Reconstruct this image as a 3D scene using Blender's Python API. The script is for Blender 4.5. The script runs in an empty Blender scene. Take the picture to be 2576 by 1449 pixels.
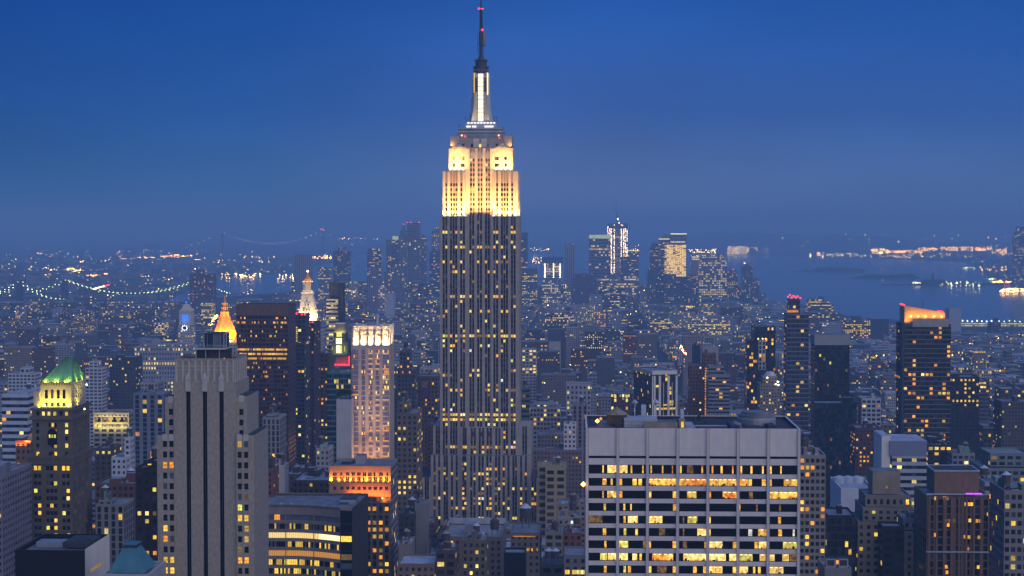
import bpy, math, random
import numpy as np
from mathutils import Vector, Matrix
R = random.Random(7)
sc = bpy.context.scene
COL = sc.collection

# ------------------------------------------------------------------ camera
F = 4420.0; PIT = math.atan(149.5 / F); CH = 260.0; HZ = 575.0
cam = bpy.data.cameras.new('camera'); cam.lens = 36 * F / 2576; cam.clip_start = 1; cam.clip_end = 120000
co = bpy.data.objects.new('camera', cam); COL.objects.link(co); sc.camera = co
co.location = (0, 0, CH); co.rotation_euler = (math.radians(90) - PIT, 0, 0)
sc.render.resolution_x = 1024; sc.render.resolution_y = 576
sc.view_settings.view_transform = 'Standard'; sc.view_settings.look = 'None'
sc.view_settings.exposure = 0; sc.view_settings.gamma = 1
cy = sc.cycles
cy.use_denoising = True; cy.max_bounces = 4; cy.diffuse_bounces = 2; cy.glossy_bounces = 2
cy.transmission_bounces = 2; cy.volume_bounces = 0; cy.transparent_max_bounces = 4
cy.sample_clamp_indirect = 2.0; cy.sample_clamp_direct = 0; cy.caustics_reflective = False; cy.caustics_refractive = False

# ------------------------------------------------------------------ dusk sky
w = bpy.data.worlds.new('World'); sc.world = w; w.use_nodes = True
nt = w.node_tree; bg = nt.nodes['Background']
sky = nt.nodes.new('ShaderNodeTexSky'); sky.sky_type = 'NISHITA'; sky.sun_disc = False
sky.sun_elevation = math.radians(14); sky.sun_rotation = math.radians(-146); sky.ozone_density = 4
tc = nt.nodes.new('ShaderNodeTexCoord'); sep = nt.nodes.new('ShaderNodeSeparateXYZ')
nt.links.new(tc.outputs['Generated'], sep.inputs[0])
ramp = nt.nodes.new('ShaderNodeValToRGB'); cr = ramp.color_ramp
mr = nt.nodes.new('ShaderNodeMapRange'); mr.inputs[1].default_value = 0.0; mr.inputs[2].default_value = 0.5
nt.links.new(sep.outputs[2], mr.inputs[0]); nt.links.new(mr.outputs[0], ramp.inputs[0])
cr.elements[0].position = 0.0; cr.elements[0].color = (0.11, 0.20, 0.42, 1)
cr.elements[1].position = 1.0; cr.elements[1].color = (0.06, 0.22, 0.70, 1)
for p, c in ((0.06, (0.08, 0.17, 0.41)), (0.13, (0.030, 0.115, 0.40)), (0.26, (0.008, 0.085, 0.385)), (0.45, (0.025, 0.13, 0.47))):
    e = cr.elements.new(p); e.color = (*c, 1)
# azimuth: the sky is a little deeper far to the left, brighter above the middle
mx = nt.nodes.new('ShaderNodeValToRGB'); mxr = nt.nodes.new('ShaderNodeMapRange')
mxr.inputs[1].default_value = -0.4; mxr.inputs[2].default_value = 0.4
nt.links.new(sep.outputs[0], mxr.inputs[0]); nt.links.new(mxr.outputs[0], mx.inputs[0])
ce = mx.color_ramp; ce.elements[0].position = 0.1; ce.elements[0].color = (0.0, 0.55, 0.72, 1)
ce.elements[1].position = 0.95; ce.elements[1].color = (0.75, 0.86, 0.92, 1)
for p, c in ((0.32, (0.30, 0.72, 0.83)), (0.5, (1.35, 1.05, 1.06)), (0.72, (1.05, 0.98, 1.02))):
    e = ce.elements.new(p); e.color = (*c, 1)
nz = nt.nodes.new('ShaderNodeTexNoise'); nz.inputs['Scale'].default_value = 4; nz.inputs['Detail'].default_value = 4
mp = nt.nodes.new('ShaderNodeMapping'); mp.inputs['Scale'].default_value = (1, 1, 3.2)
nt.links.new(tc.outputs['Generated'], mp.inputs[0]); nt.links.new(mp.outputs[0], nz.inputs['Vector'])
nr = nt.nodes.new('ShaderNodeMapRange'); nr.inputs[1].default_value = .3; nr.inputs[2].default_value = .7; nr.inputs[3].default_value = .84; nr.inputs[4].default_value = 1.17
nt.links.new(nz.outputs[0], nr.inputs[0])
m1 = nt.nodes.new('ShaderNodeVectorMath'); m1.operation = 'MULTIPLY'
nt.links.new(ramp.outputs[0], m1.inputs[0]); nt.links.new(mx.outputs[0], m1.inputs[1])
m2 = nt.nodes.new('ShaderNodeVectorMath'); m2.operation = 'SCALE'
nt.links.new(m1.outputs[0], m2.inputs[0]); nt.links.new(nr.outputs[0], m2.inputs['Scale'])
m3 = nt.nodes.new('ShaderNodeVectorMath'); m3.operation = 'MULTIPLY'; m3.inputs[1].default_value = (0.004, 0.02, 0.05)
nt.links.new(sky.outputs[0], m3.inputs[0])
m4 = nt.nodes.new('ShaderNodeVectorMath'); m4.operation = 'MULTIPLY_ADD'; m4.inputs[1].default_value = (9.0, 9.0, 9.0)
nt.links.new(m2.outputs[0], m4.inputs[0]); nt.links.new(m3.outputs[0], m4.inputs[2])
nt.links.new(m4.outputs[0], bg.inputs[0]); bg.inputs[1].default_value = 0.1
# the last glow of the sunset, low on the right behind the camera: very soft and warm
sl = bpy.data.lights.new('sunset_glow', 'SUN'); sl.energy = 1.85; sl.angle = math.radians(100); sl.color = (1.0, 0.89, 0.80)
so = bpy.data.objects.new('sunset_glow', sl); COL.objects.link(so)
so.rotation_euler = Vector((-0.52, 0.78, -0.36)).to_track_quat('-Z', 'Y').to_euler()

# ------------------------------------------------------------------ pixel -> place
def P(px, py, d):
    r = (px - 1288) / F; u = -(py - 724.5) / F
    dy = math.cos(PIT) + u * math.sin(PIT); dz = -math.sin(PIT) + u * math.cos(PIT)
    t = d / dy
    return (r * t, d, CH + dz * t)
def X(px, d, py=900): return P(px, py, d)[0]
def Z(py, d): return P(1288, py, d)[2]
def proj(x, y, z):
    dz = z - CH
    f = y * math.cos(PIT) - dz * math.sin(PIT); u = y * math.sin(PIT) + dz * math.cos(PIT)
    return 1288 + F * x / f, 724.5 - F * u / f
YAW = -math.radians(2.5); CY, SY = math.cos(YAW), math.sin(YAW)

# ------------------------------------------------------------------ node helpers and materials
MATS = {}
def newmat(name):
    m = bpy.data.materials.new(name); m.use_nodes = True; MATS[name] = m
    m.cycles.emission_sampling = 'NONE'
    return m, m.node_tree, m.node_tree.nodes['Principled BSDF']
def math_node(nt, op, a=None, b=None, c=None):
    n = nt.nodes.new('ShaderNodeMath'); n.operation = op
    for i, v in enumerate((a, b, c)):
        if v is None: continue
        if isinstance(v, (int, float)): n.inputs[i].default_value = v
        else: nt.links.new(v, n.inputs[i])
    return n.outputs[0]
def plain(name, col, rough=0.8, metal=0.0, noise=0.18, scale=0.15, spec=0.3):
    m, nt, b = newmat(name)
    tc = nt.nodes.new('ShaderNodeTexCoord'); n = nt.nodes.new('ShaderNodeTexNoise'); n.inputs['Scale'].default_value = scale; n.inputs['Detail'].default_value = 6
    mp = nt.nodes.new('ShaderNodeMapping'); mp.inputs['Scale'].default_value = (1, 1, .45)
    nt.links.new(tc.outputs['Object'], mp.inputs[0]); nt.links.new(mp.outputs[0], n.inputs['Vector'])
    r = nt.nodes.new('ShaderNodeMapRange'); r.inputs[1].default_value = .3; r.inputs[2].default_value = .7; r.inputs[3].default_value = 1 - noise; r.inputs[4].default_value = 1 + noise
    nt.links.new(n.outputs[0], r.inputs[0])
    s = nt.nodes.new('ShaderNodeVectorMath'); s.operation = 'SCALE'; s.inputs[0].default_value = col
    nt.links.new(r.outputs[0], s.inputs['Scale']); nt.links.new(s.outputs[0], b.inputs['Base Color'])
    b.inputs['Roughness'].default_value = rough; b.inputs['Metallic'].default_value = metal; b.inputs['Specular IOR Level'].default_value = spec
    return m
def lit(name, ca, cb, strength, vary=0.5, scale=2.2):
    """a lit interior seen through glass: brightness differs from window to window, furniture-like blotches inside"""
    m, nt, b = newmat(name)
    oi = nt.nodes.new('ShaderNodeObjectInfo'); tc = nt.nodes.new('ShaderNodeTexCoord')
    ad = nt.nodes.new('ShaderNodeVectorMath'); ad.operation = 'ADD'
    sv = nt.nodes.new('ShaderNodeCombineXYZ')
    k = math_node(nt, 'MULTIPLY', oi.outputs['Random'], 57.0)
    nt.links.new(k, sv.inputs[0]); nt.links.new(k, sv.inputs[2])
    nt.links.new(tc.outputs['Object'], ad.inputs[0]); nt.links.new(sv.outputs[0], ad.inputs[1])
    n = nt.nodes.new('ShaderNodeTexNoise'); n.inputs['Scale'].default_value = scale; n.inputs['Detail'].default_value = 3
    nt.links.new(ad.outputs[0], n.inputs['Vector'])
    mix = nt.nodes.new('ShaderNodeMix'); mix.data_type = 'RGBA'
    mix.inputs[6].default_value = (*ca, 1); mix.inputs[7].default_value = (*cb, 1)
    rr = nt.nodes.new('ShaderNodeMapRange'); rr.inputs[1].default_value = .35; rr.inputs[2].default_value = .65
    nt.links.new(n.outputs[0], rr.inputs[0]); nt.links.new(rr.outputs[0], mix.inputs[0])
    st = math_node(nt, 'MULTIPLY_ADD', oi.outputs['Random'], vary * 2 * strength, strength * (1 - vary))
    r3 = nt.nodes.new('ShaderNodeMapRange'); r3.inputs[1].default_value = .3; r3.inputs[2].default_value = .6; r3.inputs[3].default_value = .55; r3.inputs[4].default_value = 1.15
    nt.links.new(n.outputs[0], r3.inputs[0])
    st = math_node(nt, 'MULTIPLY', st, r3.outputs[0])
    nt.links.new(mix.outputs[2], b.inputs['Emission Color']); nt.links.new(st, b.inputs['Emission Strength'])
    b.inputs['Base Color'].default_value = (.02, .02, .02, 1); b.inputs['Roughness'].default_value = .2
    return m
def glow(name, col, strength):
    m, nt, b = newmat(name)
    b.inputs['Base Color'].default_value = (.05, .05, .05, 1)
    b.inputs['Emission Color'].default_value = (*col, 1); b.inputs['Emission Strength'].default_value = strength
    return m

lit('lit_yellow', (1.0, .50, .03), (1.0, .66, .08), 1.05)
lit('lit_pale', (1.0, .66, .12), (1.0, .80, .27), 1.2)
lit('lit_orange', (1.0, .27, .012), (1.0, .44, .03), 1.05)
lit('lit_green', (.85, .72, .06), (.95, .88, .16), 1.0)
lit('lit_white', (.80, .85, .8), (.95, .95, .85), 1.0)
lit('lit_dim', (.36, .19, .03), (.50, .30, .07), .45)
glow('red_light', (1, .02, .03), 6); glow('amber_light', (1, .42, .08), 6); glow('white_light', (1, .88, .62), 7)
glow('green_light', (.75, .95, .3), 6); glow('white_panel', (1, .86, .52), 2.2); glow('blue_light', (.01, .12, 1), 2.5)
glow('purple_light', (.55, .05, .9), 2.6); glow('cool_light', (.75, .85, 1), 6); glow('white_band', (.95, .92, 1), 1.6)
glow('crown_yellow', (1, .8, .2), 1.5); glow('lantern_white', (1, 1, .5), 2.0)
plain('glass_dark', (.005, .005, .007), .25, spec=.14, noise=.3); plain('void_black', (.003, .003, .004), .6, spec=.05)
plain('glass_blue', (.03, .05, .09), .12, spec=.6, noise=.3)
plain('glass_grey', (.10, .12, .16), .2, spec=.5, noise=.4)
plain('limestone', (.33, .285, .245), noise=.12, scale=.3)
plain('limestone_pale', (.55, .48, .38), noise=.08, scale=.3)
plain('strip_metal', (.042, .036, .042), .5, noise=.2)
plain('mast_metal', (.42, .40, .36), .5, .2, noise=.15)
plain('dark_metal', (.035, .04, .055), .6, noise=.3, scale=1)
plain('travertine', (.61, .555, .53), noise=.06, scale=.5)
plain('travertine_rib', (.54, .49, .47), noise=.05)
plain('roof_grey', (.16, .17, .19), .9, noise=.3, scale=.2)
plain('roof_dark', (.04, .045, .055), .9, noise=.4, scale=.2)
plain('roof_pale', (.36, .38, .42), .9, noise=.25, scale=.1)
plain('grey_brick', (.30, .26, .21), noise=.2, scale=1.3)
plain('grey_brick_trim', (.42, .395, .36), noise=.1, scale=.5)
plain('tan_stone', (.27, .215, .155), noise=.15, scale=.3)
plain('brown_stone', (.125, .10, .075), noise=.2, scale=.3)
plain('brown_brick', (.15, .085, .055), noise=.2, scale=.3)
plain('copper_green', (.13, .33, .20), .6, noise=.2, scale=.4)
plain('copper_teal', (.05, .165, .20), .6, noise=.15, scale=.4)
plain('gold_roof', (.75, .36, .05), .55, .0, noise=.08)
plain('white_stone', (.62, .58, .52), noise=.08)
plain('pink_stone', (.40, .34, .305), noise=.06)
plain('bronze', (.045, .036, .032), .7, noise=.1)
plain('tank_wood', (.075, .06, .05), .9, noise=.3, scale=1)
plain('tank_cap', (.24, .19, .13), .9, noise=.3, scale=.6)
plain('tank_white', (.42, .46, .52), .9, noise=.2)
plain('leaf', (.03, .055, .03), .9, noise=.4, scale=.6)
plain('bark', (.06, .045, .035), .9)
plain('brushed_steel', (.3, .31, .34), .4, .4)
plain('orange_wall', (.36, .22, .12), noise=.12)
plain('concrete', (.30, .29, .29), noise=.1)

plain('brown_brick2', (.20, .115, .075), noise=.15, scale=.4); plain('blank_blue', (.17, .19, .27), noise=.05)
plain('pane_lavender_reflection', (.16, .20, .44), .25, spec=.5, noise=.2); glow('lit_amber_line', (1, .45, .06), 1.0)  # the lavender reflection in the panes is put into their base colour
glow('band_yellow', (1, .70, .24), 1.15); glow('band_white', (1, .86, .45), 1.7); glow('band_amber', (1, .43, .045), .62)
glow('crown_green', (.75, .85, .4), .75); glow('bridge_lamp', (.80, .95, .30), 7); glow('red_ring', (1, .08, .05), 1.6)
glow('lamp_amber', (1, .46, .06), 34); glow('lamp_white', (1, .76, .30), 26); glow('lamp_green', (.75, .9, .3), 15)
plain('net_blue', (.05, .09, .17), .8, noise=.2); plain('sign_red', (.16, .03, .05)); plain('sign_blue', (.03, .08, .25))
def sheet(name, pts, z, mat, kind='structure'):
    b = MB(); b.quad([(x, y, z) for x, y in pts], mat); o = b.build(name); o['kind'] = kind; return o
plain('crown_plaster', (.45, .33, .17), noise=.05)
glow('far_gold', (1, .60, .10), 2.4); glow('far_gold_pale', (1, .72, .22), 2.4); glow('far_gold_dim', (1, .48, .08), 1.3)
plain('crown_spandrel', (.30, .22, .15), noise=.15, scale=.5)
plain('band_stone', (.21, .17, .145), noise=.1, scale=.4)
plain('copper_seam', (.05, .13, .08), .7)
lit('room_yellow', (1.0, .36, .01), (1.0, .66, .10), 1.15, .35, .8); lit('room_pale', (1.0, .50, .05), (1.0, .80, .28), 1.2, .3, .8); lit('room_orange', (1.0, .20, .008), (1.0, .46, .03), 1.05, .3, .8)
lit('room_green', (.75, .55, .05), (.95, .85, .2), 1.0, .3, .8); lit('room_white', (.7, .75, .6), (.95, .95, .85), 1.0, .3, .8); lit('room_dim', (.22, .10, .015), (.5, .28, .06), .5, .3, .8); glow('ceiling_lamp', (1, .84, .45), 2.2)
def facade_mat():
    m, nt, b = newmat('facade')
    uv = nt.nodes.new('ShaderNodeUVMap'); uv.uv_map = 'UVMap'
    sp = nt.nodes.new('ShaderNodeSeparateXYZ'); nt.links.new(uv.outputs[0], sp.inputs[0])
    wc = nt.nodes.new('ShaderNodeAttribute'); wc.attribute_name = 'wcol'
    wp = nt.nodes.new('ShaderNodeAttribute'); wp.attribute_name = 'wpar'
    ps = nt.nodes.new('ShaderNodeSeparateXYZ'); nt.links.new(wp.outputs['Vector'], ps.inputs[0])
    M = lambda op, a=None, b_=None, c=None: math_node(nt, op, a, b_, c)
    u, v = sp.outputs[0], sp.outputs[1]
    fu, fv, iu, iv = M('FRACT', u), M('FRACT', v), M('FLOOR', u), M('FLOOR', v)
    mu = M('LESS_THAN', M('ABSOLUTE', M('SUBTRACT', fu, .5)), M('MULTIPLY', ps.outputs[0], .5))
    mv = M('LESS_THAN', M('ABSOLUTE', M('SUBTRACT', fv, .5)), M('MULTIPLY', ps.outputs[1], .5))
    mask = M('MULTIPLY', mu, mv)
    def wn(x, y, z):
        c = nt.nodes.new('ShaderNodeCombineXYZ')
        for i, q in enumerate((x, y, z)):
            if isinstance(q, (int, float)): c.inputs[i].default_value = q
            else: nt.links.new(q, c.inputs[i])
        n = nt.nodes.new('ShaderNodeTexWhiteNoise'); n.noise_dimensions = '3D'; nt.links.new(c.outputs[0], n.inputs['Vector'])
        return n
    bid = M('FLOOR', M('DIVIDE', u, 100.0))
    n1 = wn(iu, iv, 1.0); n2 = wn(iu, iv, 2.0); rown = wn(bid, iv, 3.0); bn = wn(bid, 0.0, 4.0)
    rowboost = M('MULTIPLY_ADD', M('GREATER_THAN', rown.outputs[0], .84), 2.6, .6)
    on = M('LESS_THAN', n1.outputs[0], M('MULTIPLY', ps.outputs[2], rowboost))
    cr = nt.nodes.new('ShaderNodeValToRGB'); e = cr.color_ramp
    e.elements[0].position = 0; e.elements[0].color = (1, .30, .02, 1); e.elements[1].position = 1; e.elements[1].color = (.8, .85, .75, 1)
    for p, c in ((.22, (1, .45, .04)), (.5, (1, .60, .09)), (.75, (1, .72, .18)), (.92, (.95, .80, .25))):
        q = e.elements.new(p); q.color = (*c, 1)
    pick = M('ADD', M('MULTIPLY', n2.outputs[0], .45), M('MULTIPLY', bn.outputs[0], .55))
    nt.links.new(pick, cr.inputs[0])
    br = M('POWER', n2.outputs[0], 1.6)
    st = M('MULTIPLY', M('MULTIPLY', on, mask), M('MULTIPLY', wp.outputs['Alpha'], M('MULTIPLY_ADD', br, 1.3, .3)))
    nt.links.new(cr.outputs[0], b.inputs['Emission Color']); nt.links.new(st, b.inputs['Emission Strength'])
    tc = nt.nodes.new('ShaderNodeTexCoord'); no = nt.nodes.new('ShaderNodeTexNoise'); no.inputs['Scale'].default_value = .12; no.inputs['Detail'].default_value = 5
    nt.links.new(tc.outputs['Object'], no.inputs['Vector'])
    sc_ = nt.nodes.new('ShaderNodeVectorMath'); sc_.operation = 'SCALE'
    nt.links.new(wc.outputs['Color'], sc_.inputs[0]); nt.links.new(M('MULTIPLY_ADD', no.outputs[0], .5, .75), sc_.inputs['Scale'])
    mix = nt.nodes.new('ShaderNodeMix'); mix.data_type = 'RGBA'
    gl = nt.nodes.new('ShaderNodeVectorMath'); gl.operation = 'SCALE'; gl.inputs[0].default_value = (.022, .024, .034)
    nt.links.new(M('MULTIPLY_ADD', M('POWER', n2.outputs[0], 3.0), 2.2, .25), gl.inputs['Scale'])
    nt.links.new(mask, mix.inputs[0]); nt.links.new(sc_.outputs[0], mix.inputs[6]); nt.links.new(gl.outputs[0], mix.inputs[7])
    nt.links.new(mix.outputs[2], b.inputs['Base Color'])
    nt.links.new(M('MULTIPLY_ADD', mask, -.6, .85), b.inputs['Roughness']); b.inputs['Specular IOR Level'].default_value = .2
    return m
facade_mat()
def roofattr_mat():
    m, nt, b = newmat('roof_surface')
    wc = nt.nodes.new('ShaderNodeAttribute'); wc.attribute_name = 'wcol'
    tc = nt.nodes.new('ShaderNodeTexCoord'); no = nt.nodes.new('ShaderNodeTexNoise'); no.inputs['Scale'].default_value = .16; no.inputs['Detail'].default_value = 6
    nt.links.new(tc.outputs['Object'], no.inputs['Vector'])
    s = nt.nodes.new('ShaderNodeVectorMath'); s.operation = 'SCALE'
    nt.links.new(wc.outputs['Color'], s.inputs[0]); nt.links.new(math_node(nt, 'MULTIPLY_ADD', no.outputs[0], 1.3, .35), s.inputs['Scale'])
    nt.links.new(s.outputs[0], b.inputs['Base Color']); b.inputs['Roughness'].default_value = .9
roofattr_mat()

# ------------------------------------------------------------------ mesh builder
class MB:
    def __init__(s): s.v = []; s.f = []; s.m = []; s.uv = []; s.c = []; s.p = []; s.mats = []
    def mi(s, name):
        if name not in s.mats: s.mats.append(name)
        return s.mats.index(name)
    def quad(s, pts, mat, uv=None, col=(.3, .3, .3), par=(0, 0, 0, 0)):
        i = len(s.v); s.v += [tuple(p) for p in pts]; n = len(pts); s.f.append(tuple(range(i, i + n))); s.m.append(s.mi(mat))
        s.uv.append(uv or [(0, 0)] * n); s.c.append(col); s.p.append(par)
    def box(s, x0, x1, y0, y1, z0, z1, mat, top=None, col=(.3, .3, .3), bottom=False):
        i = len(s.v); s.v += [(x0, y0, z0), (x1, y0, z0), (x1, y1, z0), (x0, y1, z0), (x0, y0, z1), (x1, y0, z1), (x1, y1, z1), (x0, y1, z1)]
        fs = [(0, 1, 5, 4), (1, 2, 6, 5), (2, 3, 7, 6), (3, 0, 4, 7), (4, 5, 6, 7)] + ([(3, 2, 1, 0)] if bottom else [])
        for k, f in enumerate(fs):
            s.f.append(tuple(i + a for a in f)); s.m.append(s.mi(top if (top and k == 4) else mat)); s.uv.append([(0, 0)] * 4); s.c.append(col); s.p.append((0, 0, 0, 0))
    def wbox(s, x0, x1, y0, y1, z0, z1, bay, fl, par, col, rcol, parapet=1.0, seed=None, roof=True, ring=.5):
        """walls carrying a window grid (facade material), a parapet and a sunken roof"""
        bid = (R.randrange(1, 900) if seed is None else seed) * 100
        nf = max(1, round((z1 - z0 - parapet) / fl)); zt = z0 + (z1 - z0)
        vt = nf + parapet / fl * .5
        sides = [((x0, y0), (x1, y0)), ((x1, y0), (x1, y1)), ((x1, y1), (x0, y1)), ((x0, y1), (x0, y0))]
        off = 0
        for a, b in sides:
            L = math.hypot(b[0] - a[0], b[1] - a[1]); nb = max(1, round(L / bay))
            v0 = 40 * (bid // 100 % 7)
            h = z1 - parapet
            s.quad([(a[0], a[1], z0), (b[0], b[1], z0), (b[0], b[1], h), (a[0], a[1], h)], 'facade',
                   [(bid + off, v0), (bid + off + nb, v0), (bid + off + nb, v0 + nf), (bid + off, v0 + nf)], col, par)
            if parapet > 0:
                s.quad([(a[0], a[1], h), (b[0], b[1], h), (b[0], b[1], z1), (a[0], a[1], z1)], 'facade', None, col)
            off += min(nb, 24)
        if not roof: return
        if parapet > 0 and ring > 0:
            r = min(ring, (x1 - x0) * .2, (y1 - y0) * .2); X0, X1, Y0, Y1 = x0 + r, x1 - r, y0 + r, y1 - r; zr = z1 - parapet
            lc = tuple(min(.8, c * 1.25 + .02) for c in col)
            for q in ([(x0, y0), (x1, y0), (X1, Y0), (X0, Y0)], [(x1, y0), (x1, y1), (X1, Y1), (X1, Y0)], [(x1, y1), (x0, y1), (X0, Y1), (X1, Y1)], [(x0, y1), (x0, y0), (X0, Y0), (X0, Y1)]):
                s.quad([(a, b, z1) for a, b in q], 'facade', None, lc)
            for a, b in (((X0, Y0), (X1, Y0)), ((X1, Y0), (X1, Y1)), ((X1, Y1), (X0, Y1)), ((X0, Y1), (X0, Y0))):
                s.quad([(a[0], a[1], zr), (b[0], b[1], zr), (b[0], b[1], z1), (a[0], a[1], z1)], 'facade', None, col)
            s.quad([(X0, Y0, zr), (X1, Y0, zr), (X1, Y1, zr), (X0, Y1, zr)], 'roof_surface', None, rcol)
        else:
            s.quad([(x0, y0, z1), (x1, y0, z1), (x1, y1, z1), (x0, y1, z1)], 'roof_surface', None, rcol)
    def loft(s, rings, mat, cap=True):
        """rings: lists of equally many points"""
        n = len(rings[0]); i = len(s.v)
        for r in rings: s.v += [tuple(p) for p in r]
        k = s.mi(mat)
        def add(f): s.f.append(f); s.m.append(k); s.uv.append([(0, 0)] * len(f)); s.c.append((.3, .3, .3)); s.p.append((0, 0, 0, 0))
        for j in range(len(rings) - 1):
            for a in range(n):
                b = (a + 1) % n; add((i + j * n + a, i + j * n + b, i + (j + 1) * n + b, i + (j + 1) * n + a))
        if cap: add(tuple(i + (len(rings) - 1) * n + a for a in range(n))); add(tuple(i + a for a in reversed(range(n))))
    def cyl(s, cx, cyy, prof, mat, n=16, cap=True, ph=0.0):
        s.loft([[(cx + r * math.cos(ph + 2 * math.pi * a / n), cyy + r * math.sin(ph + 2 * math.pi * a / n), z) for a in range(n)] for z, r in prof], mat, cap)
    def rects(s, prof, mat, cap=True):
        """prof: (z, x0, x1, y0, y1)"""
        s.loft([[(x0, y0, z), (x1, y0, z), (x1, y1, z), (x0, y1, z)] for z, x0, x1, y0, y1 in prof], mat, cap)
    def bar(s, a, b, r, mat, n=4):
        a = Vector(a); b = Vector(b); d = (b - a).normalized()
        t = Vector((0, 0, 1)) if abs(d.z) < .9 else Vector((1, 0, 0))
        e = d.cross(t).normalized(); g = d.cross(e)
        s.loft([[p + e * r * math.cos(2 * math.pi * (k + .5) / n) + g * r * math.sin(2 * math.pi * (k + .5) / n) for k in range(n)] for p in (a, b)], mat)
    def ball(s, c, r, mat):
        i = len(s.v); x, y, z = c
        s.v += [(x + r, y, z), (x - r, y, z), (x, y + r, z), (x, y - r, z), (x, y, z + r), (x, y, z - r)]
        k = s.mi(mat)
        for f in ((0, 2, 4), (2, 1, 4), (1, 3, 4), (3, 0, 4), (2, 0, 5), (1, 2, 5), (3, 1, 5), (0, 3, 5)):
            s.f.append(tuple(i + a for a in f)); s.m.append(k); s.uv.append([(0, 0)] * 3); s.c.append((.3, .3, .3)); s.p.append((0, 0, 0, 0))
    def mesh(s, name):
        me = bpy.data.meshes.new(name); me.from_pydata(s.v, [], s.f)
        for m in s.mats: me.materials.append(MATS[m])
        me.polygons.foreach_set('material_index', s.m)
        if any(MATS[m].name in ('facade', 'roof_surface') for m in s.mats):
            u = me.uv_layers.new(name='UVMap'); u.data.foreach_set('uv', [q for f in s.uv for p in f for q in p])
            a = me.attributes.new('wcol', 'FLOAT_COLOR', 'FACE'); a.data.foreach_set('color', [q for c in s.c for q in (c[0], c[1], c[2], 1)])
            a = me.attributes.new('wpar', 'FLOAT_COLOR', 'FACE'); a.data.foreach_set('color', [q for c in s.p for q in c])
        me.update(); return me
    def build(s, name, parent=None, **props):
        if not s.f: return None
        o = bpy.data.objects.new(name, s.mesh(name)); COL.objects.link(o)
        if parent is not None: o.parent = parent
        for k, v in props.items(): o[k] = v
        return o

def thing(name, label, cat, loc, group=None, rot=YAW):
    o = bpy.data.objects.new(name, None); COL.objects.link(o); o.location = loc; o.rotation_euler = (0, 0, rot)
    o.empty_display_size = .1
    o['label'] = label; o['category'] = cat
    if group: o['group'] = group
    return o
_unit = {}
def unit(mat):
    if mat not in _unit:
        b = MB(); b.quad([(-.5, 0, -.5), (.5, 0, -.5), (.5, 0, .5), (-.5, 0, .5)], mat); _unit[mat] = b.mesh('window')
    return _unit[mat]
ROT = {'f': 0, 'r': math.pi / 2, 'b': math.pi, 'l': -math.pi / 2}
def put_windows(parent, specs, cap=100, name='window'):
    """specs: (x, y, z, facing, w, h, mat). Lit front windows first: the first `cap` are parts of their own, the rest one part."""
    specs = sorted(specs, key=lambda q: (q[3] != 'f', not q[6].startswith('lit'), -q[4] * q[5]))
    for x, y, z, fc, ww, hh, m in specs[:cap]:
        o = bpy.data.objects.new(name, unit(m)); COL.objects.link(o); o.parent = parent
        o.location = (x, y, z); o.rotation_euler = (0, 0, ROT[fc]); o.scale = (ww, 1, hh)
    if len(specs) > cap:
        b = MB()
        for x, y, z, fc, ww, hh, m in specs[cap:]:
            c, s_ = math.cos(ROT[fc]), math.sin(ROT[fc])
            if m.startswith('lit') and R.random() < .25: m = 'lit_dim'
            b.quad([(x + a * c * ww, y + a * s_ * ww, z + e * hh) for a, e in ((-.5, -.5), (.5, -.5), (.5, .5), (-.5, .5))], m)
        b.build(name, parent, kind='stuff')
def facade(mb, T, fc, u0, u1, z0, z1, cols, rows, wall, spandrel=None, rec=.4, sp=0.0):
    """real openings: piers, spandrels (at depth sp) and reveals; returns [(x,y,z,facing,w,h,row,col)] at depth rec"""
    spandrel = spandrel or wall
    cols = sorted(cols); rows = sorted(rows); out = []
    e = u0
    for uc, cw in cols:
        a, b = uc - cw / 2, uc + cw / 2
        if a > e: mb.quad([T(e, 0, z0), T(a, 0, z0), T(a, 0, z1), T(e, 0, z1)], wall)
        mb.quad([T(a, 0, z0), T(a, rec, z0), T(a, rec, z1), T(a, 0, z1)], wall); mb.quad([T(b, 0, z0), T(b, rec, z0), T(b, rec, z1), T(b, 0, z1)], wall)
        zb = z0
        for zc, hh in rows:
            lo, hi = zc - hh / 2, zc + hh / 2
            if lo > zb + 1e-4: mb.quad([T(a, sp, zb), T(b, sp, zb), T(b, sp, lo), T(a, sp, lo)], spandrel)
            if sp < rec - .02:
                mb.quad([T(a, sp, lo), T(b, sp, lo), T(b, rec, lo), T(a, rec, lo)], spandrel); mb.quad([T(a, sp, hi), T(b, sp, hi), T(b, rec, hi), T(a, rec, hi)], spandrel)
            zb = hi
        if z1 > zb + 1e-4: mb.quad([T(a, sp, zb), T(b, sp, zb), T(b, sp, z1), T(a, sp, z1)], spandrel)
        e = b
    if u1 > e: mb.quad([T(e, 0, z0), T(u1, 0, z0), T(u1, 0, z1), T(e, 0, z1)], wall)
    for ci, (uc, cw) in enumerate(cols):
        for ri, (zc, hh) in enumerate(rows):
            p = T(uc, rec - .004, zc); out.append((p[0], p[1], p[2], fc, cw, hh, ri, ci))
    return out
def TF(y): return lambda u, d, z: (u, y + d, z)
def TR(x): return lambda u, d, z: (x - d, u, z)
def TL(x): return lambda u, d, z: (x + d, u, z)
def flood(loc, target, sx, sy, energy, color=(1, .66, .28), parent=None):
    l = bpy.data.lights.new('flood', 'AREA'); l.shape = 'RECTANGLE'; l.size = sx; l.size_y = sy; l.energy = energy; l.color = color; l.spread = math.radians(150)
    o = bpy.data.objects.new('flood', l); COL.objects.link(o); o.location = loc
    o.rotation_euler = (Vector(target) - Vector(loc)).to_track_quat('-Z', 'Y').to_euler()
    if parent is not None: o.parent = parent
    return o
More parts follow.
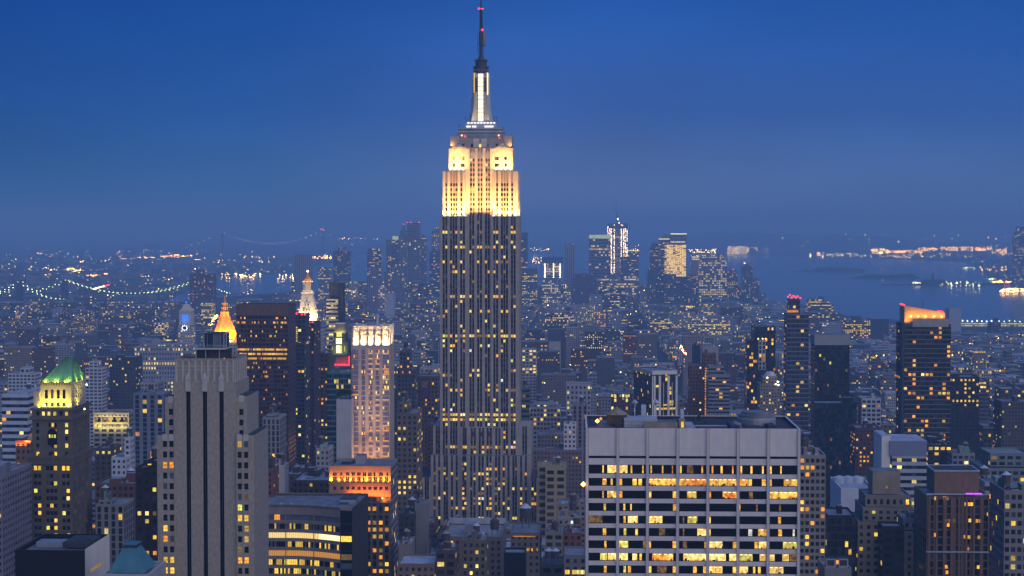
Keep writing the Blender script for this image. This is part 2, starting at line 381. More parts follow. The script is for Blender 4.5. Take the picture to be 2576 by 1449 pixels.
def bulb(loc, energy, color, radius=.5, parent=None):
    l = bpy.data.lights.new('lamp', 'POINT'); l.energy = energy; l.color = color; l.shadow_soft_size = radius
    o = bpy.data.objects.new('lamp', l); COL.objects.link(o); o.location = loc
    if parent is not None: o.parent = parent
def litpick(rr=None, table=(('lit_yellow', .42), ('lit_pale', .28), ('lit_orange', .12), ('lit_green', .10), ('lit_dim', .12), ('lit_white', .04))):
    t = R.random() * sum(w for _, w in table)
    for n, w in table:
        t -= w
        if t <= 0: return n
    return table[0][0]
def water_tank(parent, x, y, z, r=2.2, h=4, legs=3, cap='tank_cap', wood='tank_wood', top=False, label=None):
    b = MB(); b.cyl(x, y, [(z + legs, r * .96), (z + legs + h, r)], wood, 12); 
    for a in range(4):
        q = a * math.pi / 2 + .7; b.bar((x + r * .8 * math.cos(q), y + r * .8 * math.sin(q), z), (x + r * .8 * math.cos(q), y + r * .8 * math.sin(q), z + legs), .15, 'dark_metal')
    t = b.build('water_tank', parent)
    c = MB(); c.cyl(x, y, [(z + legs + h, r * 1.12), (z + legs + h + r * .75, .1)], cap, 12); c.build('tank_cap', t)
PROTECT = []   # (px0, px1, py_top, py_bottom_visible, depth): nearer filler must stay below py_bottom
FOOT = []      # footprints (x0,x1,y0,y1) in world
def reserve(px0, px1, pt, vb, d, dep):
    PROTECT.append((px0, px1, pt, vb, d)); FOOT.append((X(px0, d) - 4, X(px1, d) + 4 + dep * .05, d - 6, d + dep + 8))
# ================================================================== the big stepped tower in the middle
def landmark_tower():
    D = 1300; xc = X(1208.5, D)
    t = thing('art_deco_skyscraper', 'tallest tower, stepped limestone with floodlit golden upper floors and a glowing antenna mast', 'skyscraper', (xc, D, 0))
    for a in ((1105, 1312, -20, 1309), (1084, 1337, 1072, 1309), (1047, 1377, 1196, 1309)): reserve(*a, D, 60)
    lx = lambda px: (px - 1208.5) / F * D
    lz = lambda py: Z(py, D)
    FL = 3.66
    def rows(za, zb, h=2.0, off=0):
        n = int((zb - za) / FL); return [(za + FL * (k + .55) + off, h) for k in range(n)]
    cpx = lambda cx: 1046.5 + cx / 5.143
    shaft = [lx(cpx(c)) for c in (357, 392, 453, 487, 520, 585, 620)]
    shaft_r = [lx(cpx(c)) for c in (1015, 1050, 1112, 1145, 1178, 1242, 1276)]
    ctr = [lx(cpx(c)) for c in (703, 738, 803, 840, 905, 940)]
    W = 1.5
    specs = []
    wall = MB(); strip = MB()
    rowp = {}
    def light(z, p):
        k = round(z / FL)
        if k not in rowp:
            q = R.random(); rowp[k] = 3.6 if q < .10 else (.45 if q < .5 else 1.0)
        if R.random() < p * rowp[k]: return litpick()
        return 'glass_dark' if R.random() < .8 else ('glass_blue' if R.random() < .7 else 'glass_grey')
    def front(y, u0, u1, z0, z1, cols, p, top=2.5, fc='f', T=None, mat='limestone', sp=.32, w=W, h=2.0, spm='strip_metal', rs=None):
        T = T or TF(y)
        rs = rs or rows(z0, z1 - top, h)
        for x, yy, z, f, ww, hh, ri, ci in facade(wall, T, fc, u0, u1, z0, z1, [(c, w) for c in cols], rs, mat, spm, .42, sp):
            pr = p(z) if callable(p) else p
            specs.append((x, yy, z, f, ww, hh, light(z, pr)))
    zs = lz(546); zb = lz(1075); zm = lz(1143.6); zo = lz(1196)
    xl, xr = lx(1106.5), lx(1306); ca, cb = lx(1177), lx(1234.5)
    pz = lambda z: .10 + .22 * max(0, min(1, (zs - z) / (zs - zm)))
    # shaft: two wings, a recessed middle, side walls, roofs of the setback
    front(0, xl, ca, zb, zs, shaft, pz); front(0, cb, xr, zb, zs, shaft_r, pz)
    front(1.4, ca, cb, zb, zs + 2, ctr, pz)
    for x in (ca, cb): wall.quad([(x, 0, zb), (x, 1.4, zb), (x, 1.4, zs), (x, 0, zs)], 'limestone')
    side = [3 + 5.0 * k for k in range(8)]
    for T, fc in ((TR(xr), 'r'), (TL(xl), 'l')):
        front(0, 0, 41, zb, zs, [c + q for c in side for q in (0, 2)], .1, fc=fc, T=T)
    for a, b in ((xl, ca), (cb, xr)): wall.quad([(a, 0, zs), (b, 0, zs), (b, 41, zs), (a, 41, zs)], 'limestone')
    wall.quad([(xl, 41, zo), (xr, 41, zo), (xr, 41, zs), (xl, 41, zs)], 'limestone')
    # lower steps
    c7 = lambda cx: lx(1006.2 + cx * .3287)
    low_c = [c7(q) for q in (487, 503, 549, 573, 611, 636, 672, 696, 738, 762)]
    ml, mrr = c7(470), c7(785)
    front(-1.5, ml, mrr, zm, zb, low_c, .25, mat='limestone', top=6)
    front(-.5, xl, ml, zm, zb, [c for c in shaft if c < ml - 1], .18, top=0); front(-.5, mrr, xr, zm, zb, [c for c in shaft_r if c > mrr + 1], .18, top=0)
    wall.quad([(ml, -1.5, zb), (mrr, -1.5, zb), (mrr, 1.5, zb), (ml, 1.5, zb)], 'limestone_pale')
    for a, b in ((xl, ml), (mrr, xr)): wall.quad([(a, -.5, zb), (b, -.5, zb), (b, 1, zb), (a, 1, zb)], 'limestone_pale')
    # the three arches over the lower middle
    for q in (561, 623, 684):
        c = c7(q); r = c7(584) - c7(561) - 1; ring = []
        for k in range(9):
            a = math.pi * k / 8; ring.append((c + r * .55 * math.cos(a), zb - 6.4 + 3.4 * math.sin(a)))
        arch = MB()
        for k in range(8): arch.quad([(ring[k][0], -1.62, zb - 6.4), (ring[k + 1][0], -1.62, zb - 6.4), (ring[k + 1][0], -1.62, ring[k + 1][1]), (ring[k][0], -1.62, ring[k][1])], 'strip_metal')
        arch.build('arch', t)
    wl, wr = c7(250), c7(1004)
    for a, b, cs in ((wl, xl, [c7(278), c7(296)]), (xr, wr, [c7(945), c7(965)])):
        front(-.2, a, b, zm, lz(1072), cs, .08)
        wall.box(a, b, .4, 40, zm, lz(1072) - .02, 'limestone')
    front(-6, ml, mrr, 40, zm, low_c, .42, top=.2)
    al, ar = c7(237), c7(1004)
    front(-5, al, ml, 40, zm, [c7(q) for q in (266, 302, 343, 361, 400, 436)], .33); front(-5, mrr, ar, 40, zm, [c7(q) for q in (797, 833, 871, 890, 930, 966)], .36)
    for x in (ml, mrr): wall.quad([(x, -6, 40), (x, -5, 40), (x, -5, zm), (x, -6, zm)], 'limestone')
    wall.quad([(al, -5, zm), (ml, -5, zm), (ml, 0, zm), (al, 0, zm)], 'roof_grey'); wall.quad([(mrr, -5, zm), (ar, -5, zm), (ar, 0, zm), (mrr, 0, zm)], 'roof_grey'); wall.quad([(ml, -6, zm), (mrr, -6, zm), (mrr, 0, zm), (ml, 0, zm)], 'roof_grey')
    front(0, -5, 45, 40, zm, [0, 4, 9, 13, 18, 22, 27, 31, 36, 40], .15, fc='r', T=TR(ar)); front(0, -5, 45, 40, zm, [0, 9, 18, 27, 36], .15, fc='l', T=TL(al))
    ol, orr = c7(125), c7(1123)
    front(-12, ol, al, 30, zo, [c7(165), c7(205), c7(222)], .3); front(-12, ar, orr, 30, zo, [c7(1020), c7(1040), c7(1075), c7(1093)], .4)
    for a, b in ((ol, al), (ar, orr)): wall.quad([(a, -12, zo), (b, -12, zo), (b, 40, zo), (a, 40, zo)], 'roof_dark')
    front(0, -12, 45, 30, zo, [-8, -2, 4, 10, 16, 22, 28, 34, 40], .3, fc='r', T=TR(orr)); front(0, -12, 45, 30, zo, [-8, 4, 16, 28, 40], .2, fc='l', T=TL(ol))
    wall.quad([(al, -12, 30), (al, -5, 30), (al, -5, zo), (al, -12, zo)], 'limestone'); wall.quad([(ar, -12, 30), (ar, -5, 30), (ar, -5, zo), (ar, -12, zo)], 'limestone')
    wall.box(ol, orr, -12.5, 45, 0, 30, 'limestone')
    # upper floodlit steps
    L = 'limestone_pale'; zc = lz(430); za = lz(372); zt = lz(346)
    c_l, c_r = lx(1112.6), lx(1303.5); wi_l, wi_r = lx(1169), lx(1241); b_l, b_r = lx(1127), lx(1289.5); m_l, m_r = lx(1179.7), lx(1231.2)
    up = lambda a, b, o=0: [(z, 2.2) for z, _ in rows(a, b - 5)]
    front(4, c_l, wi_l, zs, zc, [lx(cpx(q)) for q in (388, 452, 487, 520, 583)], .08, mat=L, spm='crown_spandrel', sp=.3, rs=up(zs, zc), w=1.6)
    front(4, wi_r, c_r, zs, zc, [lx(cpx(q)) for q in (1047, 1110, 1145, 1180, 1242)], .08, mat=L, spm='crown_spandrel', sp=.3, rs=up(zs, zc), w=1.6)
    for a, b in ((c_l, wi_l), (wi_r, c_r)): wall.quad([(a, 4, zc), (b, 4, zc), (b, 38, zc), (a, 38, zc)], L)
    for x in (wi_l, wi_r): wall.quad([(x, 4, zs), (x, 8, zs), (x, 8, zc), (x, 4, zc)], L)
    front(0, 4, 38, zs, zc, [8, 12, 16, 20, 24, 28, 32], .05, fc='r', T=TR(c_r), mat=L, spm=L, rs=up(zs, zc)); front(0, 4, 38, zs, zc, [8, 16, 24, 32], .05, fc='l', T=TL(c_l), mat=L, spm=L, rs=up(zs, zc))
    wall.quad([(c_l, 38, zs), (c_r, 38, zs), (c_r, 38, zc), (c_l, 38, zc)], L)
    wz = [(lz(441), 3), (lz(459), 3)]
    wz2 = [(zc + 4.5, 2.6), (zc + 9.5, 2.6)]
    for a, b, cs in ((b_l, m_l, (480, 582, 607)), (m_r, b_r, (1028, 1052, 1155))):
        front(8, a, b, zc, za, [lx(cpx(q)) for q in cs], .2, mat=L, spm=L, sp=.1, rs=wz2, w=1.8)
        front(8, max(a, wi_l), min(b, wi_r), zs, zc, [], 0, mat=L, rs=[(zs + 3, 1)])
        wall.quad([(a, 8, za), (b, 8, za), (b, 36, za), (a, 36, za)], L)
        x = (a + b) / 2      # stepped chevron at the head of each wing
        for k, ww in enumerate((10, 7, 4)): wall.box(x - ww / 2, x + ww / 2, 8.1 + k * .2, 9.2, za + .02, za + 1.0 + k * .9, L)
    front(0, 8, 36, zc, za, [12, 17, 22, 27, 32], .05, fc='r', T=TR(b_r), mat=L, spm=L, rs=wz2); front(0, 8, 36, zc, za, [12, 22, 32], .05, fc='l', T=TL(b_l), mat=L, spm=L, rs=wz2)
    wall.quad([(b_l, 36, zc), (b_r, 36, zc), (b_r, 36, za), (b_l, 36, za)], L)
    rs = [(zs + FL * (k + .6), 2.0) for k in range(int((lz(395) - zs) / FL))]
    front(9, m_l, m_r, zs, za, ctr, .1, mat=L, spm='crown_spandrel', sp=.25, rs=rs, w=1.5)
    for x in (m_l, m_r): wall.quad([(x, 8, zs), (x, 9, zs), (x, 9, za), (x, 8, za)], L)
    for q in (720, 821, 922):          # winged ornaments at the head of the middle bays
        c = lx(cpx(q)); o = MB(); o.rects([(lz(398), c - 2.0, c + 2.0, 8.6, 9.1), (lz(386), c - 1.6, c + 1.6, 8.55, 9.1), (lz(378), c - .3, c + .3, 8.5, 9.1)], 'concrete'); o.build('ornament', t)
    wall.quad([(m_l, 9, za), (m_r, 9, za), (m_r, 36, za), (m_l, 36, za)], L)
    a_l, a_r = lx(1132.6), lx(1284)
    front(11, a_l, a_r, za, zt, [lx(cpx(q)) for q in (515, 595, 715, 820, 920, 1040, 1113)], .3, mat='limestone', spm='limestone', sp=.1, rs=[(lz(364.5), 2.6)], w=1.9)
    wall.box(a_l, a_r, 12, 36, za + .1, zt, 'limestone', 'roof_dark')
    for a, b in ((a_l, a_l + 5), (a_r - 5, a_r)): wall.box(a - .6, b + .6, 10.4, 35, za + 2, zt + 1.6, 'limestone')
    for x in (cpx(765), cpx(870)): wall.box(lx(x) - 2, lx(x) + 2, 10.5, 11.2, za + 1, zt - .5, L)
    wall.build('wall', t)
    put_windows(t, specs)
    # observation level and crown, then the mast
    cx0 = (lx(1149) + lx(1264)) / 2; d = MB()
    hw = (lx(1264) - lx(1149)) / 2; yc = 24
    d.rects([(zt, cx0 - hw, cx0 + hw, yc - 11, yc + 11), (lz(320), cx0 - hw, cx0 + hw, yc - 11, yc + 11)], 'brushed_steel')
    d.rects([(lz(320), cx0 - hw * .93, cx0 + hw * .93, yc - 10, yc + 10), (lz(317), cx0 - hw * .72, cx0 + hw * .72, yc - 8, yc + 8), (lz(304), cx0 - hw * .68, cx0 + hw * .68, yc - 7.6, yc + 7.6), (lz(301), cx0 - 8, cx0 + 8, yc - 6.5, yc + 6.5)], 'brushed_steel')
    d.build('observation_deck', t)
    for py, h in ((324, 1.3), (333, 1.3), (341, 2.4)):
        g = MB(); n = 26
        for k in range(n):
            x = cx0 - hw + (k + .5) * 2 * hw / n; g.box(x - hw / n * .7, x + hw / n * .7, yc - 11.05, yc - 10.9, lz(py) - h / 2, lz(py) + h / 2, 'dark_metal' if py < 340 else 'glass_grey')
        g.build('window_band', t)
    for k in range(9):
        b = MB(); x = lx(1046.5 + 515 / 4) + k * (lx(1046.5 + 775 / 4) - lx(1046.5 + 515 / 4)) / 8.0
        b.box(x - .85, x + .85, yc - 8.3, yc - 8.0, lz(307.5), lz(304.2), 'white_band'); b.build('light_panel', t)
    for cxx in (505, 525, 563, 582, 690, 712, 735, 757):
        b = MB(); x = lx(1046.5 + cxx / 4); b.box(x - .9, x + .9, yc - 8.45, yc - 8.1, lz(317), lz(313), 'white_band'); b.build('light_panel', t)
    mx_ = lx(1046.5 + 637 / 4)
    m = MB(); n = 8
    m.cyl(mx_, yc, [(lz(303), 5.6), (lz(177), 5.2)], 'mast_metal', 8, ph=math.pi / 8)
    for a in range(4):
        q = math.pi / 4 + a * math.pi / 2; c, s_ = math.cos(q), math.sin(q); pr = [(lz(303), 11.2), (lz(290), 10.2), (lz(270), 8.7), (lz(235), 8.0), (lz(177), 7.7)]
        m.loft([[(mx_ + r * c + k * 1.2 * s_, yc + r * s_ - k * 1.2 * c, z) for r, k in ((3, 1), (rr, 1), (rr, -1), (3, -1))] for z, rr in pr], 'mast_metal')
    m.build('mast', t)
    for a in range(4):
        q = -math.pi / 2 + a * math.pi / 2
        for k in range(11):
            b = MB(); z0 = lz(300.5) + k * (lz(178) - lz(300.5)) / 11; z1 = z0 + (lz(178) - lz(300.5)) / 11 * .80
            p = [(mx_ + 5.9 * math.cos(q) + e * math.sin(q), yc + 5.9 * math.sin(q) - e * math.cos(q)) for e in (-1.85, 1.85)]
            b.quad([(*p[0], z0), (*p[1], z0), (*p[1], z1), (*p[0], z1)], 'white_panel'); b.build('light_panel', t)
    for px_, z0, z1 in ((1046.5 + 708 / 4, 234, 178), (1046.5 + 572 / 4, 228, 178)):
        b = MB(); x = lx(px_); b.box(x - .4, x + .4, yc - 6.6, yc - 6.2, lz(z0), lz(z1), 'white_panel' if px_ > 1210 else 'lit_yellow'); b.build('light_strip', t)
        b = MB(); x += -1.6 if px_ > 1210 else 1.6; b.box(x - .8, x + .8, yc - 6.3, yc - 5.9, lz(226), lz(190), 'dark_metal'); b.build('louvre', t)
    c = MB(); s = lambda w: w / 8 / F * D
    c.cyl(mx_, yc, [(lz(178.5), s(165)), (lz(176), s(165)), (lz(176), s(148)), (lz(163), s(150)), (lz(163), s(162)), (lz(160.5), s(162)), (lz(160), s(115)), (lz(146), s(118)), (lz(145.5), s(142)), (lz(144), s(142)), (lz(143.5), s(88)), (lz(136), s(52))], 'dark_metal', 20); 
    c.build('mooring_drum', t)
    for k in range(16):
        q = 2 * math.pi * (k + .5) / 16
        if math.sin(q) < .3:
            b = MB(); b.box(mx_ + s(152) * math.cos(q) - .35, mx_ + s(152) * math.cos(q) + .35, yc + s(152) * math.sin(q) - .2, yc + s(152) * math.sin(q) + .2, lz(172), lz(167), 'glass_grey'); b.build('porthole', t)
    for k in range(8):
        q = 2 * math.pi * k / 8
        for zz, rr in ((144, 142), (162, 162), (178, 162)):
            b = MB(); x, y = mx_ + s(rr) * math.cos(q), yc + s(rr) * math.sin(q); b.bar((x, y, lz(zz)), (x, y, lz(zz - 4)), .22, 'dark_metal'); b.build('spike', t)
    an = MB()
    def lattice(r0, r1, za_, zb_, n):
        for a in range(4):
            q = math.pi / 4 + a * math.pi / 2
            an.bar((mx_ + r0 * math.cos(q), yc + r0 * math.sin(q), za_), (mx_ + r1 * math.cos(q), yc + r1 * math.sin(q), zb_), .32, 'dark_metal')
        for k in range(n):
            f0, f1 = k / n, (k + 1) / n; 
            for a in range(4):
                q, q2 = math.pi / 4 + a * math.pi / 2, math.pi / 4 + (a + 1) * math.pi / 2; rA = r0 + (r1 - r0) * f0; rB = r0 + (r1 - r0) * f1
                an.bar((mx_ + rA * math.cos(q), yc + rA * math.sin(q), za_ + (zb_ - za_) * f0), (mx_ + rB * math.cos(q2), yc + rB * math.sin(q2), za_ + (zb_ - za_) * f1), .16, 'dark_metal')
    lattice(2.1, 2.0, lz(137), lz(100), 8); lattice(1.5, 1.2, lz(72), lz(12), 16)
    an.cyl(mx_, yc, [(lz(105), 1.75), (lz(72), 1.6)], 'dark_metal', 8); an.cyl(mx_, yc, [(lz(137), .8), (lz(12), .7)], 'dark_metal', 8)
    an.cyl(mx_, yc, [(lz(12), .8), (lz(-10), .45), (lz(-14), .1)], 'dark_metal', 8)
    an.bar((mx_ - 2.7, yc, lz(122)), (mx_ - 2.7, yc, lz(70)), .22, 'dark_metal'); an.bar((mx_ - 2.2, yc, lz(121)), (mx_, yc, lz(121)), .2, 'dark_metal')
    an.build('antenna', t)
    b = MB(); x = lx(1046.5 + 676 / 4); b.box(x - .8, x + .8, yc - .5, yc + .5, lz(105), lz(71), 'tank_cap'); b.box(mx_, x + .8, yc - .3, yc + .3, lz(107), lz(105), 'dark_metal'); b.build('antenna_panel', t)
    for px_, py, r in ((1046.5 + 615 / 4, 12.2, .75), (1046.5 + 638 / 4, 12.2, .5), (1046.5 + 655 / 4, 13, .55), (1046.5 + 650 / 4, 66.5, .9)):
        b = MB(); b.ball((lx(px_), yc - 1.8, lz(py)), r, 'red_light'); b.build('beacon', t)
    for px_, py, mt in ((1046.5 + 450 / 4, 338.5, 'amber_light'), (1046.5 + 825 / 4, 338.5, 'amber_light'), (1046.5 + 483 / 4, 341, 'red_light'), (1046.5 + 832 / 4, 346, 'red_light')):
        b = MB(); b.ball((lx(px_), yc - 12.2, lz(py)), .6, mt); b.build('deck_lamp', t)
    # small aerials round the upper deck
    for px_, p0, p1 in ((1168, 304, 288), (1179, 300, 278), (1183, 270, 243), (1240, 304, 290), (1247, 304, 288), (1152, 318, 309), (1263, 322, 315), (1267, 335, 329), (1146, 336, 333)):
        b = MB(); b.bar((lx(px_), yc - 8, lz(p0)), (lx(px_), yc - 8, lz(p1)), .2, 'dark_metal'); b.bar((lx(px_) - .9, yc - 8, lz(p1) - 1), (lx(px_) + .9, yc - 8, lz(p1) - 1), .14, 'dark_metal'); b.build('aerial', t)
    # the floodlights on the setbacks
    warm = (1, .50, .10)
    for a, b in ((c_l, ca), (cb, c_r)):
        n = 5
        for k in range(n):
            x = a + (b - a) * (k + .5) / n
            fm = MB(); fm.box(x - 1.1, x + 1.1, 1.0, 2.0, zs, zs + .8, 'dark_metal'); fm.box(x - 1.0, x + 1.0, 1.1, 1.9, zs + .8, zs + .95, 'white_light'); fm.build('floodlight', t)
        flood((( a + b) / 2, 1.3, zs + 1.2), ((a + b) / 2, 4.9, zs + 14), (b - a) * .95, .6, 22000, warm, t)
    flood((c_r + 1.3, 18, zs + 1.2), (c_r - .8, 18, zs + 12), .6, 28, 9000, warm, t).rotation_euler = (Vector((c_r - .8, 18, zs + 12)) - Vector((c_r + 1.3, 18, zs + 1.2))).to_track_quat('-Z', 'Z').to_euler()
    for a, b in ((b_l, wi_l), (wi_r, b_r)):
        for k in range(4):
            x = a + (b - a) * (k + .5) / 4
            fm = MB(); fm.box(x - .9, x + .9, 4.8, 5.8, zc, zc + .8, 'dark_metal'); fm.ball((x, 5.3, zc + 1.5), .9, 'white_light'); fm.build('floodlight', t)
        flood(((a + b) / 2, 5.4, zc + 1.6), ((a + b) / 2, 8.9, zc + 12), (b - a), .6, 12000, warm, t)
    for x, e in ((lx(1174.5), 5200), (lx(1236), 5200)):
        flood((x, 3.5, zs + 6), (x, 9.5, zs + 26), 3.0, 1.0, e, warm, t)
    flood(((m_l + m_r) / 2, 4.2, zs + 3), ((m_l + m_r) / 2, 9.5, zs + 30), 14, .6, 5500, warm, t)
    for a, b in ((c_l, ca), (cb, c_r)):
        f = flood(((a + b) / 2, -1.0, zs + 1.5), ((a + b) / 2, 4.6, zs + 26), (b - a), .8, 8000, warm, t); f.data.spread = math.radians(60)
    for a, b in ((b_l, wi_l), (wi_r, b_r)):
        f = flood(((a + b) / 2, 4.4, zc + 1.0), ((a + b) / 2, 8.6, zc + 14), (b - a), .6, 4500, warm, t); f.data.spread = math.radians(60)
    f = flood(((m_l + m_r) / 2, 3.0, zs + 4), ((m_l + m_r) / 2, 9.4, zs + 42), 14, .8, 3000, warm, t); f.data.spread = math.radians(50)
    for x in (a_l - .2, a_r + .2): flood((x, 9.0, za + 1.2), (x, 11, za + 9), 3, .5, 600, warm, t)
    flood((mx_, yc - 9.5, lz(301)), (mx_, yc - 4, lz(255)), 12, .5, 600, (1, .72, .4), t)
landmark_tower()

# ================================================================== white slab with the window grid, lower right
def slab_grid_tower():
    D = 595; c = (1473 + 2013.5) / 2; xc = X(c, D, 1078); k = D / F
    t = thing('office_slab', 'broad white stone office slab with rows of dark ribbon windows and blank top storey', 'office building', (xc, D, 0), rot=-math.radians(2.0))
    reserve(1470, 2016, 1045, 1449, D, 44)
    hw = (2013.5 - 1473) / 2 * k; zt = Z(1078, D); dep = 42
    zp = lambda py: Z(py, D)
    wx = lambda px: (px - c) * k
    cols = [1480 - 4, 1556, 1631.5, 1707.5, 1783, 1858.7, 1934.2, 2009.8]   # rib centres
    cols = [1476.5, 1553.8, 1629, 1705, 1781, 1857, 1932.8, 2009.7]
    rib = MB()
    for i, q in enumerate(cols):
        w_ = 3.6; a, b = wx(q - w_), wx(q + w_)
        rib.box(a, b, -.55, .3, 0, zt, 'travertine_rib')
        for s_ in (-1, 1): rib.box(wx(q + s_ * 3.5) - .07, wx(q + s_ * 3.5) + .07, -.6, -.5, 0, zt - .03, 'concrete')
    wall = MB()
    rows = [(243 / 4 + 1086.7, 269 / 4 + 1086.7)]
    tops = [332, 467, 593, 719, 845, 969, 1096, 1221, 1347, 1473, 1598]; bots = [425, 548, 675, 801, 927, 1052, 1177, 1303, 1428, 1554, 1680]
    rows += [(1086.7 + a / 4, 1086.7 + b / 4) for a, b in zip(tops, bots)]
    edge = 1078
    for i in range(7):
        a, b = wx(cols[i] + 3.6), wx(cols[i + 1] - 3.6); e = zt
        for ti, bi in rows:
            wall.box(a - .05, b + .05, 0, .5, zp(ti), e, 'travertine', bottom=True); e = zp(bi)
        wall.box(a - .05, b + .05, 0, .5, 0, e, 'travertine')
        for s in (1, 2, 3): wall.box(a + (b - a) * s / 4 - .03, a + (b - a) * s / 4 + .03, -.03, .02, zp(1146), zt - .05, 'travertine_rib')
        wall.box(a, b, -.03, .02, zp(1128) - .03, zp(1128) + .03, 'travertine_rib'); wall.box(a, b, -.03, .02, zp(1103) - .03, zp(1103) + .03, 'travertine_rib')
    wall.box(-hw, -hw + .6, .5, dep, 0, zt, 'travertine'); wall.box(hw - .6, hw, .5, dep, 0, zt, 'travertine'); wall.box(-hw + .6, hw - .6, dep - .6, dep, 0, zt, 'travertine')
    wall.quad([(-hw, 6, 0), (hw, 6, 0), (hw, 6, zt - 8), (-hw, 6, zt - 8)], 'glass_dark')
    # side walls with ribs too
    wall.build('wall', t); rib.build('rib', t)
    # one window band per bay and storey; lit rooms as read off the photo: (storey, bay, from, to, kind)
    Y, Pm, O, W2, G, Dm = 'room_yellow', 'room_pale', 'room_orange', 'room_white', 'room_green', 'room_dim'
    LIT = [(0,0,.5,.55,Y),(0,0,.68,1,Pm),(0,1,0,.31,Pm),(0,1,.43,.49,Y),(0,1,.86,.91,Y),(0,2,.06,.11,Y),(0,2,.48,.53,Y),(0,2,.85,.88,O),(0,3,.03,.1,Y),(0,3,.3,.52,Dm),(0,3,.82,.88,Y),(0,4,.09,.15,O),(0,4,.42,.49,Y),(0,4,.84,.89,O),(0,5,.04,.1,Y),(0,5,.41,.48,Y),(0,5,.83,.89,Y),(0,6,.0,.08,Y),(0,6,.39,.44,Y),
      (1,0,.5,.65,Y),(1,0,.8,.87,Y),(1,1,.01,.11,Y),(1,1,.5,.66,Y),(1,1,.72,.85,Y),(1,2,0,1,Y),(1,3,0,.22,Y),(1,3,.22,1,O),(1,4,0,1,Y),(1,5,0,.32,O),(1,5,.34,.46,Y),(1,5,.83,.97,Y),(1,6,0,.08,Y),(1,6,.52,1,Y),
      (2,0,.5,.55,Y),(2,0,.68,1,Pm),(2,1,.0,.12,O),(2,2,.01,.09,Y),(2,2,.88,1,Y),(2,3,.3,.64,Y),(2,4,.01,.07,O),(2,4,.5,1,O),(2,5,.36,.5,Dm),(2,6,0,1,Y),
      (3,0,.55,.63,Y),(3,1,.16,.23,Y),(3,1,.42,.47,Y),(3,2,.89,1,Y),(3,5,0,.04,Y),(3,5,.62,.68,Dm),(3,6,.35,.42,Dm),
      (4,0,.0,.5,Dm),(4,1,.17,.25,Y),(4,1,.33,.7,Pm),(4,2,.0,.5,Pm),(4,3,.14,.2,Dm),(4,3,.32,.68,G),(4,4,.01,.06,Y),(4,6,.32,.42,Y),
      (5,0,.52,.64,Y),(5,1,.18,.27,G),(5,1,.61,.7,Y),(5,2,.38,.6,Dm),(5,3,.68,1,Pm),(5,3,.15,.2,Dm),(5,4,.01,.06,Y),(5,5,.34,.48,W2),(5,5,.7,1,Y),(5,6,.33,.46,Y),(5,6,.85,.92,W2),
      (6,0,.58,.65,Y),(6,1,0,.34,G),(6,1,.9,1,Dm),(6,2,.01,.08,Y),(6,2,.88,1,Y),(6,3,.15,.3,Dm),(6,3,.94,1,Y),(6,4,0,.5,Pm),(6,4,.88,1,Y),(6,5,.57,.68,Y),(6,5,.72,1,Pm),(6,6,.5,1,G),
      (7,0,.43,.68,G),(7,0,.71,1,Pm),(7,1,0,.33,Pm),(7,1,.5,.68,Pm),(7,1,.76,.85,Y),(7,2,.13,.9,O),(7,2,.33,.7,Pm),(7,3,.17,1,Pm),(7,4,0,.62,Pm),(7,4,.75,1,Pm),(7,5,0,.5,G),(7,5,.76,.98,Pm),(7,6,0,.2,Pm),(7,6,.48,.72,Pm),(7,6,.75,1,Dm),
      (8,0,.56,.66,Y),(8,1,.17,.26,G),(8,1,.34,.45,Y),(8,2,.01,.1,Y),(8,2,.32,.66,Dm),(8,2,.89,1,Y),(8,3,.53,.66,Y),(8,3,.9,1,Y),(8,4,0,.5,Pm),(8,4,.88,1,Y),(8,5,0,.33,Pm),(8,5,.52,.6,Y),(8,5,.7,.8,Y),(8,6,0,.52,Pm)]
    for i in range(7):
        a, b = wx(cols[i] + 3.6), wx(cols[i + 1] - 3.6)
        for r, (ti, bi) in enumerate(rows):
            m = MB(); z0, z1 = zp(bi), zp(ti)
            segs = sorted((f, g, kd) for s, bay, f, g, kd in LIT if s == r - 1 and bay == i)
            e = 0
            for f, g, kd in segs:
                if f < e: f = e
                if f > e: m.quad([(a + (b - a) * e, .4, z0), (a + (b - a) * f, .4, z0), (a + (b - a) * f, .4, z1), (a + (b - a) * e, .4, z1)], 'glass_dark')
                # a lit room: back wall, ceiling, desk-height clutter behind the glass line
                x0, x1 = a + (b - a) * f, a + (b - a) * g; top = z1 - (z1 - z0) * (.06 if g - f > .2 else .1)
                m.quad([(x0, .38, z0 + .25), (x1, .38, z0 + .25), (x1, .38, top), (x0, .38, top)], kd)
                m.quad([(x0, .4, top), (x1, .4, top), (x1, .4, z1), (x0, .4, z1)], 'glass_dark'); m.quad([(x0, .4, z0), (x1, .4, z0), (x1, .4, z0 + .25), (x0, .4, z0 + .25)], 'glass_dark')
                if g - f > .14 and kd != 'room_dim':
                    nn = max(1, int((g - f) * 6))
                    for q in range(nn):
                        xx = x0 + (x1 - x0) * (q + .5) / nn; m.box(xx - .45, xx + .45, .32, .36, top - .42, top - .22, 'ceiling_lamp')
                if g - f > .25:
                    n = int((g - f) * 5)
                    for q in range(n):
                        xx = x0 + (x1 - x0) * R.random(); hh = R.uniform(.25, .8); m.box(xx - R.uniform(.15, .5), xx + R.uniform(.1, .4), .31, .36, z0 + .25, z0 + .25 + hh, R.choice(('brown_brick', 'glass_dark', 'lit_dim')))
                    for q in range(1, n // 2 + 1): xx = x0 + (x1 - x0) * q / (n // 2 + 1); m.box(xx - .04, xx + .04, .30, .33, z0, z1, 'strip_metal')
                e = max(e, g)
            if e < 1: m.quad([(a + (b - a) * e, .4, z0), (b, .4, z0), (b, .4, z1), (a + (b - a) * e, .4, z1)], 'glass_dark')
            m.build('window' if r else 'vent_slot', t)
